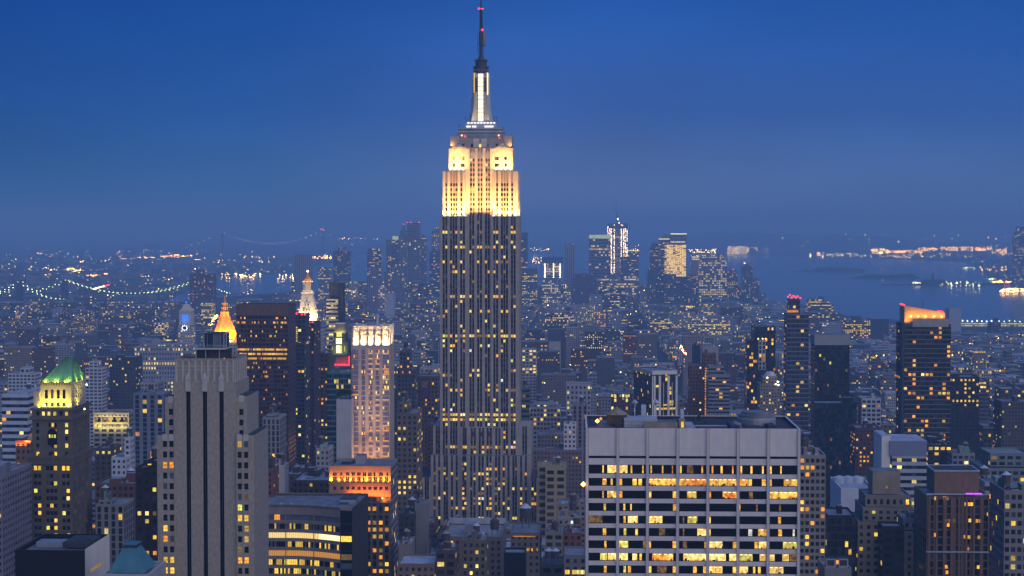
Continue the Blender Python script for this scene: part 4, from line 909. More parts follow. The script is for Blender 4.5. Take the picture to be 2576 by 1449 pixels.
# ------------------------------------------------------------------ office with curved lit bands (bottom centre left)
def banded_office():
    D = 860; c = 780; xc = X(c, D); k = D / F
    t = thing('banded_office', 'office block with curved front of bright yellow window bands and a dark glass corner', 'office building', (xc, D, 0), rot=-math.radians(1.5))
    reserve(640, 919, 1249, 1449, D, 40)
    wx = lambda px: (px - c) * k; zp = lambda py: Z(py, D)
    zt = zp(1270); n = 16
    pts = []
    for i in range(n + 1):      # gently bowed front: nearer on the right
        f = i / n; px_ = 630 + (863 - 630) * f; y = -1.5 - 9.5 * max(0, (f - .45) / .55) ** 1.7
        pts.append((wx(px_) * (1 + y / D), y))
    ex, ey = pts[-1]; cx1, cy1 = wx(893) * (1 - 9.5 / D), -11.2
    wall = MB()
    per = 4.42; h = 2.75; z = zt - 4.6
    bands = []
    while z > 55: bands.append(z); z -= per
    e = zt
    for bz in bands:
        wall = MB()
        for (a, b) in zip(pts[:-1], pts[1:]):
            wall.quad([(a[0], a[1], bz), (b[0], b[1], bz), (b[0], b[1], e), (a[0], a[1], e)], 'band_stone')
            wall.quad([(a[0], a[1], bz), (b[0], b[1], bz), (b[0], b[1] + .6, bz), (a[0], a[1] + .6, bz)], 'band_stone'); wall.quad([(a[0], a[1], e), (b[0], b[1], e), (b[0], b[1] + .6, e), (a[0], a[1] + .6, e)], 'band_stone')
        wall.build('spandrel_band', t); e = bz - h
    wall = MB()
    for (a, b) in zip(pts[:-1], pts[1:]): wall.quad([(a[0], a[1], 0), (b[0], b[1], 0), (b[0], b[1], e), (a[0], a[1], e)], 'band_stone')
    wall.build('wall', t)
    kinds = {0: [('glass_grey', 1)], 1: [('mix', .25)], 2: [('full', 1)], 3: [('mix', .3)], 4: [('amber', 1)], 5: [('mix', .5)], 6: [('mix', .3)], 7: [('mix', .8)], 8: [('mix', .6)]}
    for bi, bz in enumerate(bands):
        kd, pr = kinds.get(bi, [('mix', .5)])[0]
        for j, (a, b) in enumerate(zip(pts[:-1], pts[1:])):
            m = MB(); lit_ = R.random()
            if kd == 'full': mt = 'band_white' if j > 11 else 'band_yellow'
            elif kd == 'amber': mt = 'band_amber' if j > 1 else 'glass_grey'
            elif kd == 'glass_grey': mt = 'glass_grey' if j != 4 else 'lit_orange'
            else: mt = None
            for s in range(3):
                f0, f1 = s / 3 + .02, (s + 1) / 3 - .02
                p0 = (a[0] + (b[0] - a[0]) * f0, a[1] + (b[1] - a[1]) * f0 + .55); p1 = (a[0] + (b[0] - a[0]) * f1, a[1] + (b[1] - a[1]) * f1 + .55)
                mm = mt or (('lit_yellow' if R.random() < .75 else 'lit_green') if R.random() < pr * (.5 + (lit_ < .5)) else ('glass_grey' if R.random() < .4 else 'glass_dark'))
                m.quad([(*p0, bz - h), (*p1, bz - h), (*p1, bz), (*p0, bz)], mm)
            if j % 5 == 0: m.box(b[0] - .25, b[0] + .25, b[1] + .3, b[1] + .5, bz - h, bz, 'band_stone')
            m.build('window', t)
    # dark glass corner and brown flank
    cor = MB(); cor.quad([(ex, ey, 0), (cx1, cy1, 0), (cx1, cy1, zt - 1), (ex, ey, zt - 1)], 'glass_dark')
    for bz in bands: cor.quad([(ex, ey - .03, bz - h), (cx1, cy1 - .03, bz - h), (cx1, cy1 - .03, bz - h - .3), (ex, ey - .03, bz - h - .3)], 'strip_metal')
    cor.build('corner_glass', t)
    for bi, mt in ((2, 'lit_yellow'), (4, 'lit_dim'), (7, 'lit_orange'), (5, 'glass_grey')):
        m = MB(); bz = bands[bi]; m.quad([(ex + .3, ey - .05, bz - h), (cx1 - .2, cy1 - .05, bz - h), (cx1 - .2, cy1 - .05, bz), (ex + .3, ey - .05, bz)], mt); m.build('window', t)
    fl = MB(); x2, y2 = wx(906), 36
    fl.quad([(cx1, cy1, 0), (x2, y2, 0), (x2, y2, zt), (cx1, cy1, zt)], 'bronze'); fl.quad([(x2, y2, 0), (pts[0][0], y2, 0), (pts[0][0], y2, zt), (x2, y2, zt)], 'bronze'); fl.build('flank_wall', t)
    rf = MB(); rf.quad([(a, b + .5, zt - .9) for a, b in pts] + [(cx1, cy1, zt - .9), (x2, y2, zt - .9), (pts[0][0], y2, zt - .9)], 'roof_grey'); rf.build('roof', t)
    pp = MB()
    ring = pts + [(cx1, cy1), (x2, y2), (pts[0][0], y2)]
    for a, b in zip(ring[:-1], ring[1:]): pp.quad([(a[0], a[1], zt - 1), (b[0], b[1], zt - 1), (b[0], b[1], zt + .35), (a[0], a[1], zt + .35)], 'band_stone'); pp.quad([(a[0], a[1], zt + .35), (b[0], b[1], zt + .35), (b[0], b[1] + .5, zt + .35), (a[0], a[1] + .5, zt + .35)], 'band_stone')
    pp.build('parapet', t)
    for a, b, y0, y1, hh in ((848, 890, 8, 20, 2.2), (852, 876, -4, 4, 1.6), (700, 704, 4, 6, 1.2), (724, 728, 6, 8, 1), (760, 764, 3, 5, .9), (812, 816, 0, 2, .9)):
        b_ = MB(); b_.box(wx(a), wx(b), y0, y1, zt - .9, zt - .9 + hh, 'brushed_steel' if hh > 1.3 else 'tank_white', 'roof_dark'); b_.build('roof_plant', t)
banded_office()

# ------------------------------------------------------------------ brown block with the orange floodlit top storeys
def orange_top():
    D = 930; c = 905; xc = X(c, D); k = D / F
    t = thing('floodlit_block', 'brown block whose top two storeys glow orange under floodlights, with dark flat roof', 'office building', (xc, D, 0))
    reserve(826, 1000, 1162, 1449, D, 34)
    wx = lambda px: (px - c) * k; zp = lambda py: Z(py, D)
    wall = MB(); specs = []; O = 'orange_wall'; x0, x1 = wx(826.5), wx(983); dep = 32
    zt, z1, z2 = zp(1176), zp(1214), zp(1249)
    grp = [[wx(q + e) for e in (-2.4, 2.4)] for q in (841, 859, 873.5, 887.5, 902, 916, 930, 944, 958, 972)]
    cols = [q for g in grp for q in g]
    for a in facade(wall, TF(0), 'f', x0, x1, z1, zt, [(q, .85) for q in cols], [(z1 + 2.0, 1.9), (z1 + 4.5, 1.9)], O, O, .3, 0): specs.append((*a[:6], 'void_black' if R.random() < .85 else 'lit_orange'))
    wall.box(x0 - .5, x1 + .5, -.9, .2, z1 - .8, z1, O, 'roof_dark', bottom=True)
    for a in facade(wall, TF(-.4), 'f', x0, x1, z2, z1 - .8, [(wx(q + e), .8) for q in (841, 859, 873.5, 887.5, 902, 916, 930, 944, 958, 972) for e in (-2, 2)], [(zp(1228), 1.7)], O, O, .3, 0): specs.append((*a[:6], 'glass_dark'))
    wall.box(x0, wx(916), .6, 1.2, 0, z2, 'brown_brick')
    lc = [wx(q) for q in (926, 941, 957, 972)]
    rows = [(z2 - 6.6 - 3.7 * i, 2.1) for i in range(20) if z2 - 8 - 3.7 * i > 5]
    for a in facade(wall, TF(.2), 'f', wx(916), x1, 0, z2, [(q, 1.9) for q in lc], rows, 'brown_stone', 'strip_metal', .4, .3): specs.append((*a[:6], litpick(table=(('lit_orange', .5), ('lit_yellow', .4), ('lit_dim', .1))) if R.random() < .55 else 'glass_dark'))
    for z in (z2 - 3.6, z2 - 10): wall.box(wx(916), x1 + .2, -.3, .15, z, z + 1.0, 'brown_stone', bottom=True)
    wall.box(x0, x0 + .5, 1.2, dep, 0, zt, 'brown_brick'); wall.box(x0 + .5, x1 - .5, dep - .5, dep, 0, zt, 'brown_brick')
    wall.build('wall', t)
    fl = MB(); fl.wbox(x1, x1 + .02, .3, dep, 0, zt, 2.2, 3.7, (.8, .7, .04, 1), (.24, .24, .27), (.2, .2, .2), parapet=0, roof=False); fl.build('glass_flank', t)
    put_windows(t, specs)
    rf = MB(); rf.quad([(x0, 0, zt), (x1, 0, zt), (x1, dep, zt), (x0, dep, zt)], 'roof_grey'); rf.build('roof', t)
    for a, b, e in ((x0, x1, (0, .5)), (x0, x1, (dep - .5, dep))): addbox(t, 'parapet', a, b, *e, zt + .01, zt + .7, O)
    addbox(t, 'penthouse', wx(885), wx(908), 14, 24, zt, zt + 4.4, 'concrete', 'roof_grey'); addbox(t, 'penthouse', wx(850), wx(878), 12, 20, zt, zt + 1.5, 'roof_dark', 'roof_grey')
    for i, q in enumerate((832, 852, 866, 880, 895, 909, 922, 937, 951, 965, 977)):
        b = MB(); b.box(wx(q) - .3, wx(q) + .3, -1.2, -.7, z1, z1 + .4, 'dark_metal'); b.ball((wx(q), -.85, z1 + .6), .22, 'amber_light'); b.build('floodlight', t)
        flood((wx(q), -1.0, z1 + .7), (wx(q), .3, z1 + 6), 1.2, .4, 520 if i % 3 else 1000, (1, .32, .015), t)
    flood(((x0 + x1) / 2 + 4, -2.6, z2 + .2), ((x0 + x1) / 2 + 4, 0, z2 + 5), 20, .5, 2600, (1, .22, .008), t)
    flood((wx(968), -2.4, z2 - 3), (wx(968), 0, z2 + 3), 2.5, .5, 1500, (1, .26, .02), t)
    b = MB(); b.ball((wx(967), -1.4, z2 - .6), .8, 'lit_orange'); b.ball((wx(962), -1.2, z2 - .6), .5, 'amber_light'); b.build('floodlight', t)
orange_top()

# ------------------------------------------------------------------ pale tower with the lit fin crown
def crown_tower():
    D = 1010; c = 931.5; xc = X(c, D); k = D / F
    t = thing('fin_crown_tower', 'pale pink apartment tower with a glowing white crown between tall fins', 'apartment tower', (xc, D, 0))
    reserve(884, 997, 818, 1162, D, 26)
    wx = lambda px: (px - c) * k; zp = lambda py: Z(py, D); dep = 24
    x0, x1 = wx(884), wx(979); zt, zc = zp(820), zp(868)
    S = 'pink_stone'; wall = MB(); specs = []
    bays = [(884.5, 901), (909, 918.5), (927, 937), (944.5, 954.5), (962.5, 978.5)]
    fl = 2.97; rows = [(zc - 3.6 - fl * i, 1.55) for i in range(70) if zc - 5 - fl * i > 4]
    cols = []
    for a, b in bays:
        n = 4 if b - a > 12 else 3
        cols += [(wx(a + (b - a) * (i + .5) / n), (b - a) / n * .86 * k) for i in range(n)]
    for a in facade(wall, TF(0), 'f', x0, x1, 0, zc, cols, rows, S, S, .35, .18):
        q = R.random(); m = 'pane_lavender_reflection'
        if a[0] > wx(925) and q < .26 or q < .06: m = 'lit_pale' if R.random() < .5 else 'lit_orange'
        specs.append((*a[:6], m))
    led = MB(); seen_ = set()
    for zc_, hh in rows:
        for a, b in bays:
            q = R.random(); m = 'lit_amber_line' if (q < .5 and a > 925) or q < .08 else 'brown_brick'  # some ledges get an amber glow of their own, no lamp there
            led.box(wx(a), wx(b), .05, .16, zc_ - hh / 2 - .75, zc_ - hh / 2 - .2, m)
    led.build('balcony_ledge', t)
    for i in range(9):     # fluted flank
        y = dep * i / 8; wall.box(x1 - .25, x1 + .25, max(.01, y - .35), y + .35, 0, zc, S)
    wall.quad([(x1 - .05, 0, 0), (x1 - .05, dep, 0), (x1 - .05, dep, zc), (x1 - .05, 0, zc)], 'concrete'); wall.quad([(x0, 0, 0), (x0, dep, 0), (x0, dep, zc), (x0, 0, zc)], S); wall.quad([(x0, dep, 0), (x1, dep, 0), (x1, dep, zc), (x0, dep, zc)], S)
    wall.quad([(x0, 0, zc), (x1, 0, zc), (x1, dep, zc), (x0, dep, zc)], 'roof_grey')
    wall.build('wall', t); put_windows(t, specs)
    # crown: fins outside, lit screens inside
    for q in (884.3, 902.5, 922, 939.5, 957.5): addbox(t, 'crown_fin', wx(q), wx(q + 4.2), -.3, 1.6, zc + .01, zp(828), S)
    for i in range(8): y = 1 + dep * .94 * i / 7.5; addbox(t, 'crown_fin', x1 - .2, x1 + .35, y - .25, y + .25, zc + .01, zt + .3, 'white_stone')
    scn = MB(); scn.box(x0 + .6, x1 - .8, 1.7, 2.2, zc + .01, zt, 'white_stone'); scn.box(x1 - 1.3, x1 - .8, 2.2, dep - .8, zc + .01, zt, 'white_stone'); scn.box(x0 + .6, x0 + 1.1, 2.2, dep - .8, zc + .01, zt, 'white_stone'); scn.box(x0 + 1.1, x1 - 1.3, dep - 1.3, dep - .8, zc + .01, zt, 'white_stone'); scn.build('crown_screen', t)
    for py in (834, 845, 856): addbox(t, 'crown_rail', x0 + .4, x1 - .6, 1.5, 1.65, zp(py) - .12, zp(py) + .12, 'white_stone')
    addbox(t, 'roof_plant', wx(918), wx(945), 8, 16, zt - 6, zt + 1.5, 'brushed_steel'); addbox(t, 'crane_beam', wx(922), wx(950), 7, 7.8, zt + 5.0, zt + 5.7, 'tank_white'); addbox(t, 'crane_post', wx(944), wx(948), 7, 9, zt, zt + 6.5, 'tank_white')
    for a, b in bays:
        flood(((wx(a) + wx(b)) / 2, .3, zc + .5), ((wx(a) + wx(b)) / 2, 1.9, zc + 6), (b - a) * k, .4, 1000 * (b - a) / 12, (1, .62, .26), t)
        f = flood(((wx(a) + wx(b)) / 2, -.1, zc + .3), ((wx(a) + wx(b)) / 2, 1.8, zc + 10), (b - a) * k, .4, 700 * (b - a) / 12, (1, .55, .16), t); f.data.spread = math.radians(60)
        addbox(t, 'floodlight', wx(a) + .2, wx(b) - .2, .2, .9, zc + .05, zc + .4, 'white_light')
    flood((x1 + 1.0, dep / 2, zc + .5), (x1 - .8, dep / 2, zc + 6), .4, dep * .9, 4500, (1, .66, .30), t)
    f = flood((0, -9, zp(1165)), (0, 0, zp(960)), 20, 2, 2600, (1, .58, .34), t); f.data.spread = math.radians(40)  # added beam without a fixture, warms the whole front from below
    # light spilling up from the orange storeys below
    for z, e in ((zp(1150), 1500),): flood(((x0 + x1) / 2, -5, z - 2), ((x0 + x1) / 2, 0, z + 24), 18, 1, e * 1.5, (1, .45, .16), t)
crown_tower()

# ------------------------------------------------------------------ gold pyramid tower
def gold_pyramid():
    D = 1950; c = 557; xc = X(c, D); k = D / F
    t = thing('gold_pyramid_tower', 'tower with a floodlit golden pyramid roof and spire, behind the rooftop tank', 'office tower', (xc, D, 0))
    reserve(512, 602, 745, 900, D, 40)
    wx = lambda px: (px - c) * k; zp = lambda py: Z(py, D)
    b = MB(); b.wbox(wx(512), wx(602), 0, 40, 0, zp(862), 3.2, 4, (.45, .5, .08, 1), (.3, .28, .26), (.2, .2, .2)); a, r = split_roof(b); a.build('wall', t); r.build('roof', t)
    y = 20; n = 8
    py = MB(); py.cyl(0, y, [(zp(856), 15.2), (zp(850), 14.6), (zp(791), 4.2)], 'gold_roof', 8, ph=math.pi / 8); py.build('pyramid_roof', t)
    ln = MB(); ln.cyl(0, y, [(zp(790.9), 4.9), (zp(786), 4.9), (zp(786), 3.7), (zp(776), 3.7), (zp(776), 4.2), (zp(774.5), 4.2), (zp(774), 3.2), (zp(766), 3.0), (zp(766), 3.6), (zp(764.5), 3.6), (zp(764), 2.0), (zp(745), .15)], 'gold_roof', 8, ph=math.pi / 8); ln.build('lantern', t)
    for q in range(8):
        a_ = q * math.pi / 4; 
        if math.sin(a_) < .5: addbox(t, 'lantern_opening', 3.75 * math.cos(a_) - .5, 3.75 * math.cos(a_) + .5, y + 3.75 * math.sin(a_) - .3, y + 3.75 * math.sin(a_) + .3, zp(784), zp(778), 'brown_stone')
    for sx, sy in ((-1, -1), (1, -1), (1, 1), (-1, 1), (0, -1), (1, 0)):
        p = MB(); p.cyl(sx * 16.5, y + sy * 16.5, [(zp(862), 2.0), (zp(852), 1.9), (zp(851), 2.2), (zp(838), .1)], 'gold_roof', 6); p.build('pinnacle', t)
    g = MB(); g.rects([(zp(862), -18, 18, 2, 38), (zp(857), -18, 18, 2, 38)], 'white_stone'); g.build('gallery', t)
    G = (1, .46, .03)
    for x, yy in ((-9, 0), (9, 0), (0, -1), (22, 12), (22, 28), (-22, 18)): flood((x, yy, zp(858)), (x * .4, y * .75 + yy * .25, zp(815)), 5, 1, 20000, G, t)
    for q in range(6): a_ = -math.pi / 2 + q * math.pi / 3; bulb((6.6 * math.cos(a_), y + 6.6 * math.sin(a_), zp(793)), 600, G, .5, t)
    for x, yy in ((14, -1), (19, -1), (19, 8), (8, -1)): bulb((x, yy, zp(855)), 700, G, .5, t); beacon(t, x, yy - .4, zp(853), .9, 'amber_light', 'floodlight')
gold_pyramid()

# ------------------------------------------------------------------ white campanile with lit spire
def spire_tower():
    D = 2100; c = 771; xc = X(c, D); k = D / F
    t = thing('spire_clock_tower', 'white campanile with floodlit tapering spire, columned lantern and golden cupola', 'bell tower', (xc, D, 0))
    reserve(749, 800, 678, 830, D, 26)
    wx = lambda px: (px - c) * k; zp = lambda py: Z(py, D); S = 'white_stone'; y = 12.0
    w_ = wx(799) ; m = MB(); m.rects([(0, -w_, w_, 0, 24), (zp(812), -w_, w_, 0, 24)], S)
    m.rects([(zp(812), -w_ * 1.06, w_ * 1.06, -.8, 24.8), (zp(808), -w_ * 1.06, w_ * 1.06, -.8, 24.8)], S); m.build('shaft', t)
    for dz in range(4): addbox(t, 'window', wx(780) - 1, wx(780) + 1, -.1, 0.05, zp(818 + dz * 9) - 2, zp(818 + dz * 9) + 1, 'lit_dim')
    s = MB(); s.rects([(zp(808), wx(748), wx(796), 1, 23), (zp(740.5), wx(757.5), wx(784), 6, 18)], S); s.build('spire', t)
    for py, n in ((756, 1), (767, 2), (780, 3), (792, 3), (803, 4)):
        f = (808 - py) / 67.5; yy = 1 + 5 * f
        for i in range(n):
            x = (i - (n - 1) / 2) * 3.4; p = MB(); p.cyl(x, yy, [(0, .9)], S, 3) if False else p.box(x - .75, x + .75, yy - .5, yy + .4, zp(py) - .9, zp(py) + .5, 'dark_metal'); p.rects([(zp(py) + .5, x - 1.0, x + 1.0, yy - .8, yy + .4), (zp(py) + 1.4, x - .2, x + .2, yy - .5, yy + .4)], S); p.build('dormer', t)
    g = MB(); g.rects([(zp(740.4), wx(756), wx(785.5), 5, 19), (zp(735), wx(756), wx(785.5), 5, 19)], S); g.rects([(zp(735), wx(758.5), wx(783), 6, 18), (zp(729.5), wx(759.5), wx(782), 6.5, 17.5)], S); g.build('gallery', t)
    for i in range(9):
        x = wx(761.5) + (wx(780) - wx(761.5)) * i / 8; p = MB(); p.cyl(x, 7.6, [(zp(729), .42), (zp(712), .4)], S, 6); p.build('column', t)
    i_ = MB(); i_.cyl(0, y, [(zp(729.4), 3.2), (zp(711), 3.2)], 'lit_yellow', 12); i_.build('lantern_core', t)
    d = MB(); d.rects([(zp(712), wx(759.5), wx(782), 6.5, 17.5), (zp(709.5), wx(759.5), wx(782), 6.5, 17.5)], S); d.build('lantern_cornice', t)
    d = MB(); d.cyl(0, y, [(zp(709.4), 4.6), (zp(703), 4.4), (zp(698), 2.9), (zp(694), 1.7), (zp(693), 2.1), (zp(692), 2.1), (zp(691.5), 1.3), (zp(687), 1.3), (zp(685.5), .7)], 'gold_roof', 16); d.build('cupola', t)
    beacon(t, 0, y, zp(683), 1.5, 'white_light', 'beacon'); b = MB(); b.cyl(0, y, [(zp(681), .35), (zp(674), .1)], 'gold_roof', 6); b.build('finial', t)
    W = (1, .66, .24)
    for x, yy in ((-8, -5), (8, -5), (15, 4), (15, 16)): flood((x, yy, zp(812)), (x * .35, 9, zp(770)), 5, 1, 13000, W, t)
    for x in (-6, 0, 6): bulb((x, 3.2, zp(733)), 330, W, .4, t)
    bulb((7.5, 9, zp(733)), 330, W, .4, t)
    for a_ in range(5): q = math.pi + a_ * math.pi / 4; bulb((6.4 * math.cos(q), y + 6.4 * math.sin(q), zp(707)), 260, (1, .5, .12), .4, t); beacon(t, 5.6 * math.cos(q), y + 5.6 * math.sin(q), zp(708.5), .5, 'amber_light', 'floodlight')
    flood((w_ + 4, 12, zp(835)), (w_, 12, zp(815)), 1, 18, 1500, W, t)
spire_tower()

# ------------------------------------------------------------------ pale clock tower with blue lights
def blue_clock_tower():
    D = 2900; c = 466; xc = X(c, D); k = D / F
    t = thing('blue_clock_tower', 'pale stone clock tower with blue-lit columns and a glowing clock dial', 'clock tower', (xc, D, 0))
    reserve(447, 490, 755, 866, D, 26)
    wx = lambda px: (px - c) * k; zp = lambda py: Z(py, D); S = 'limestone_pale'
    m = MB(); m.wbox(wx(448), wx(484), 0, 24, 0, zp(817), 4, 4.2, (.45, .45, .25, 1.8), (.42, .39, .37), (.3, .3, .3), parapet=0)
    m.build('shaft', t)
    u = MB(); u.rects([(zp(817), wx(450), wx(482), 1, 23), (zp(785), wx(451), wx(481), 1.5, 22.5)], S); u.rects([(zp(785), wx(450), wx(482.5), .8, 23), (zp(781), wx(450), wx(482.5), .8, 23)], S)
    u.rects([(zp(781), wx(454), wx(480), 3, 21), (zp(766), wx(461), wx(472), 9, 15), (zp(765), wx(463), wx(469), 10, 14)], S); u.build('upper_stage', t)
    l = MB(); l.cyl(0, 12, [(zp(764.5), 1.9), (zp(760), 1.9), (zp(759.5), 2.4), (zp(757), .2)], 'dark_metal', 8); l.build('cupola', t)
    addbox(t, 'cupola_lamp', -1.6, 1.6, 9.7, 10.0, zp(763.5), zp(759), 'blue_light')
    for x in (460.5, 466, 471.5): addbox(t, 'blue_opening', wx(x) - 1.35, wx(x) + 1.35, 1.0, 1.3, zp(807), zp(792), 'blue_light')
    for a in range(16):
        q = a * math.pi / 8; beacon(t, wx(465) + 4.0 * math.cos(q), -.9, zp(825) + 4.0 * math.sin(q), .85, 'blue_light' if a % 2 else 'cool_light', 'dial_lamp')
    r = MB(); r.cyl(0, 0, [(-.2, 3.2), (.2, 3.2)], 'dark_metal', 20); o = r.build('clock_dial', t); o.location = (wx(465), -.25, zp(825)); o.rotation_euler = (math.pi / 2, 0, 0)
    bulb((wx(466), -3, zp(808)), 900, (.05, .25, 1), .6, t)
blue_clock_tower()
# ================================================================== buildings read off the photo
OB, AB, HB = 'office building', 'apartment building', 'building'
WARM = (('lit_orange', .5), ('lit_yellow', .4), ('lit_pale', .1)); PALE = (('lit_pale', .6), ('lit_yellow', .3), ('lit_green', .1)); GRN = (('lit_green', .6), ('lit_yellow', .4))
grey, dkgrey, blk = (.20, .20, .21), (.07, .07, .08), (.025, .026, .032)
tan, pale, brick, brown, lav, white, cream = (.24, .19, .14), (.34, .32, .31), (.13, .065, .048), (.09, .06, .045), (.27, .25, .28), (.5, .5, .52), (.38, .33, .23)
teal = (.07, .16, .18)
G_ = 'mid-rise city buildings'
# ---- left
t, wx, zp = tower('pale_facade_block', 'lavender-grey apartment slab with tiny windows at the left edge beside the copper-roofed tower', AB, -60, 6, 1196, 800, 42, 1370, 'h', (.19, .17, .21), .02, bay=3.4)
t, wx, zp = tower('white_band_office', 'pale blue-white office with horizontal bands and sloping top, left of the copper-roofed tower', OB, 4, 70, 992, 1300, 40, 1100, 'b', (.42, .46, .55), .05, fl=5)
b = MB(); b.rects([(zp(992), wx(4), wx(70), 0, 38), (zp(986), wx(40), wx(70), 0, 38)], 'roof_pale'); b.build('sloping_roof', t)
t, wx, zp = tower('brick_gable_block', 'brick block with orange floodlit gable just left of the copper-roofed tower', HB, 39, 78, 1108, 1000, 24, 1180, 'g', (.2, .1, .06), .1)
b = MB(); b.rects([(zp(1108), wx(64), wx(78), 2, 10), (zp(1092), wx(72), wx(77), 4, 8)], 'orange_wall'); b.build('gable', t); flood((wx(70), -1, zp(1112)), (wx(73), 3, zp(1096)), 3, .5, 700, (1, .3, .03), t); flood((wx(52), -1.2, zp(1122)), (wx(52), 0, zp(1110)), 6, .5, 700, (1, .3, .03), t)
tower('brown_slab_house', 'tall brown apartment slab with a few lit windows above the copper roof', AB, 80, 126, 875, 2300, 24, 950, 'h', (.13, .09, .08), .10, group=G_)
tower('grid_house', 'wide grey-tan apartment house with even window grid at the far left', AB, 10, 80, 874, 2450, 26, 920, 'h', tan, .07, group=G_)
tower('white_balcony_house', 'bright white apartment house with stepped top left of the copper roof', AB, 20, 88, 940, 2000, 26, 985, 'w', white, .06, tiers=((48, 72, 926, 4, 16),), group=G_)
tower('white_terrace_house', 'whitish balconied apartment house between copper-roofed tower and striped tower', AB, 214, 256, 926, 1950, 22, 968, 'w', white, .10, tiers=((222, 244, 910, 3, 16),), group=G_)
tower('dark_square_office', 'dark square office with lit edge windows, behind the gap left of the striped tower', OB, 275, 342, 898, 2000, 30, 968, 'g', dkgrey, .12, group=G_)
tower('long_lit_office', 'long pale office with rows of yellow windows behind the striped tower', OB, 337, 482, 872, 2300, 40, 936, 'g', (.30, .30, .33), .36, tiers=((352, 470, 866, 6, 26),), table=PALE, bay=3.6, fl=6)
tower('lit_row_house', 'pale block with a bright row of windows, just left of the striped tower crown', HB, 396, 437, 956, 1700, 24, 1000, 'g', pale, .45, table=PALE, group=G_)
tower('roof_garden_block', 'blue-grey gridded block topped by a lamp-lit roof garden, left of the striped tower', AB, 335, 412, 990, 1350, 28, 1145, 'p', (.16, .18, .23), .16, bay=5.5, table=WARM)
tower('low_pale_house', 'pale low house with orange lamps behind the roof garden block', HB, 354, 398, 962, 1560, 20, 988, 'g', pale, .08, group=G_)
# grand low building lit yellow
t, wx, zp = tower('arcaded_hall', 'low classical hall glowing yellow-green with arched upper windows, right of the copper-roofed tower', HB, 234, 325, 1038, 1450, 26, 1078, 'w', cream, .0, rcol=(.1, .1, .12), bay=6)
for i in range(9):
    x = wx(240 + i * 9.6); b = MB(); b.box(x - 1.1, x + 1.1, -.2, -.05, zp(1062), zp(1050), R.choice(('lit_yellow', 'lit_yellow', 'lit_dim', 'glass_dark'))); b.box(x - 1.1, x + 1.1, -.2, -.05, zp(1074), zp(1067), R.choice(('lit_yellow', 'lit_dim'))); b.build('window', t)
    a = MB(); a.loft([[(x + 1.5 * math.cos(math.pi * q / 8), yy, zp(1050) + .3 + 1.7 * math.sin(math.pi * q / 8)) for q in range(9)] for yy in (-.25, .1)], 'limestone_pale'); a.build('arch', t)
flood((0, -9, zp(1078)), (0, 0, zp(1052)), 28, 1, 4800, (1, .86, .35), t)
tower('white_stepped_house', 'small white stepped house right of the copper-roofed tower', HB, 280, 318, 1150, 1130, 22, 1185, 'g', white, .05, tiers=((305, 320, 1104, 8, 10),), group=G_)
tower('lit_studio_block', 'low dark block with two rows of bright yellow windows beside the white stepped house', HB, 238, 282, 1128, 1180, 24, 1152, 'g', brown, .75, table=PALE, bay=4.5, group=G_)
tower('red_brick_loft', 'red brick loft building with a full row of lit orange windows below the roof terrace', HB, 238, 338, 1216, 960, 24, 1400, 'g', brick, .0, rcol=(.2, .2, .2), bay=3.2)
tower('pediment_house', 'grey stone house with a pediment, below the red brick loft', HB, 240, 312, 1268, 870, 20, 1345, 'p', grey, .03, tiers=((247, 281, 1258, .4, 8),), bay=4)
tower('dark_lit_tower', 'dark brown tower with several lit rows against the striped tower left flank', OB, 340, 398, 1176, 790, 26, 1449, 'g', (.028, .018, .015), .30, tiers=((358, 398, 1164, 6, 18),))
t, wx, zp = tower('blank_roof_block', 'dark blank-walled roof block with a pale right flank at bottom left corner', HB, 36, 214, 1384, 560, 30, 1449, 'n', (.010, .009, .010), 0, rcol=(.12, .14, .17), rs=0, par=1.6)
addbox(t, 'lit_flank_panel', wx(214) + .02, wx(214) + .12, .5, 29, zp(1449) - 4, zp(1384) + .3, 'white_stone'); addbox(t, 'roof_plant', wx(140), wx(208), 10, 22, zp(1384) - 1, zp(1376), 'dark_metal', 'roof_dark'); addbox(t, 'roof_plant', wx(60), wx(130), 12, 18, zp(1384) - 1.4, zp(1384) + .4, 'brushed_steel'); addbox(t, 'flank_window', wx(214) + .14, wx(214) + .2, 6, 20, zp(1449), zp(1440), 'lit_dim')  # white panel: western light on this flank put into its colour
t, wx, zp = tower('teal_roof_pavilion', 'roof pavilion with truncated teal copper pyramid at bottom left', HB, 258, 376, 1444, 545, 22, 1449, 'n', pale, 0, rs=0, rcol=(.3, .3, .32))
b = MB(); z0, z1 = zp(1443), zp(1388); b.rects([(z0, wx(268), wx(362), 1, 16), (z1, wx(296), wx(331), 6, 12)], 'copper_teal')
for i in range(14): f = (i + .5) / 14; b.bar((wx(268) + (wx(362) - wx(268)) * f, .98, z0), (wx(296) + (wx(331) - wx(296)) * f, 5.97, z1), .06, 'copper_teal')
b.build('copper_roof', t); b = MB(); b.rects([(z1, wx(297), wx(330), 6, 12), (zp(1380), wx(297), wx(330), 6, 12)], 'dark_metal'); b.rects([(zp(1380), wx(295.5), wx(332), 5.7, 12.3), (zp(1378), wx(295.5), wx(332), 5.7, 12.3)], 'copper_teal'); b.build('roof_cap', t)
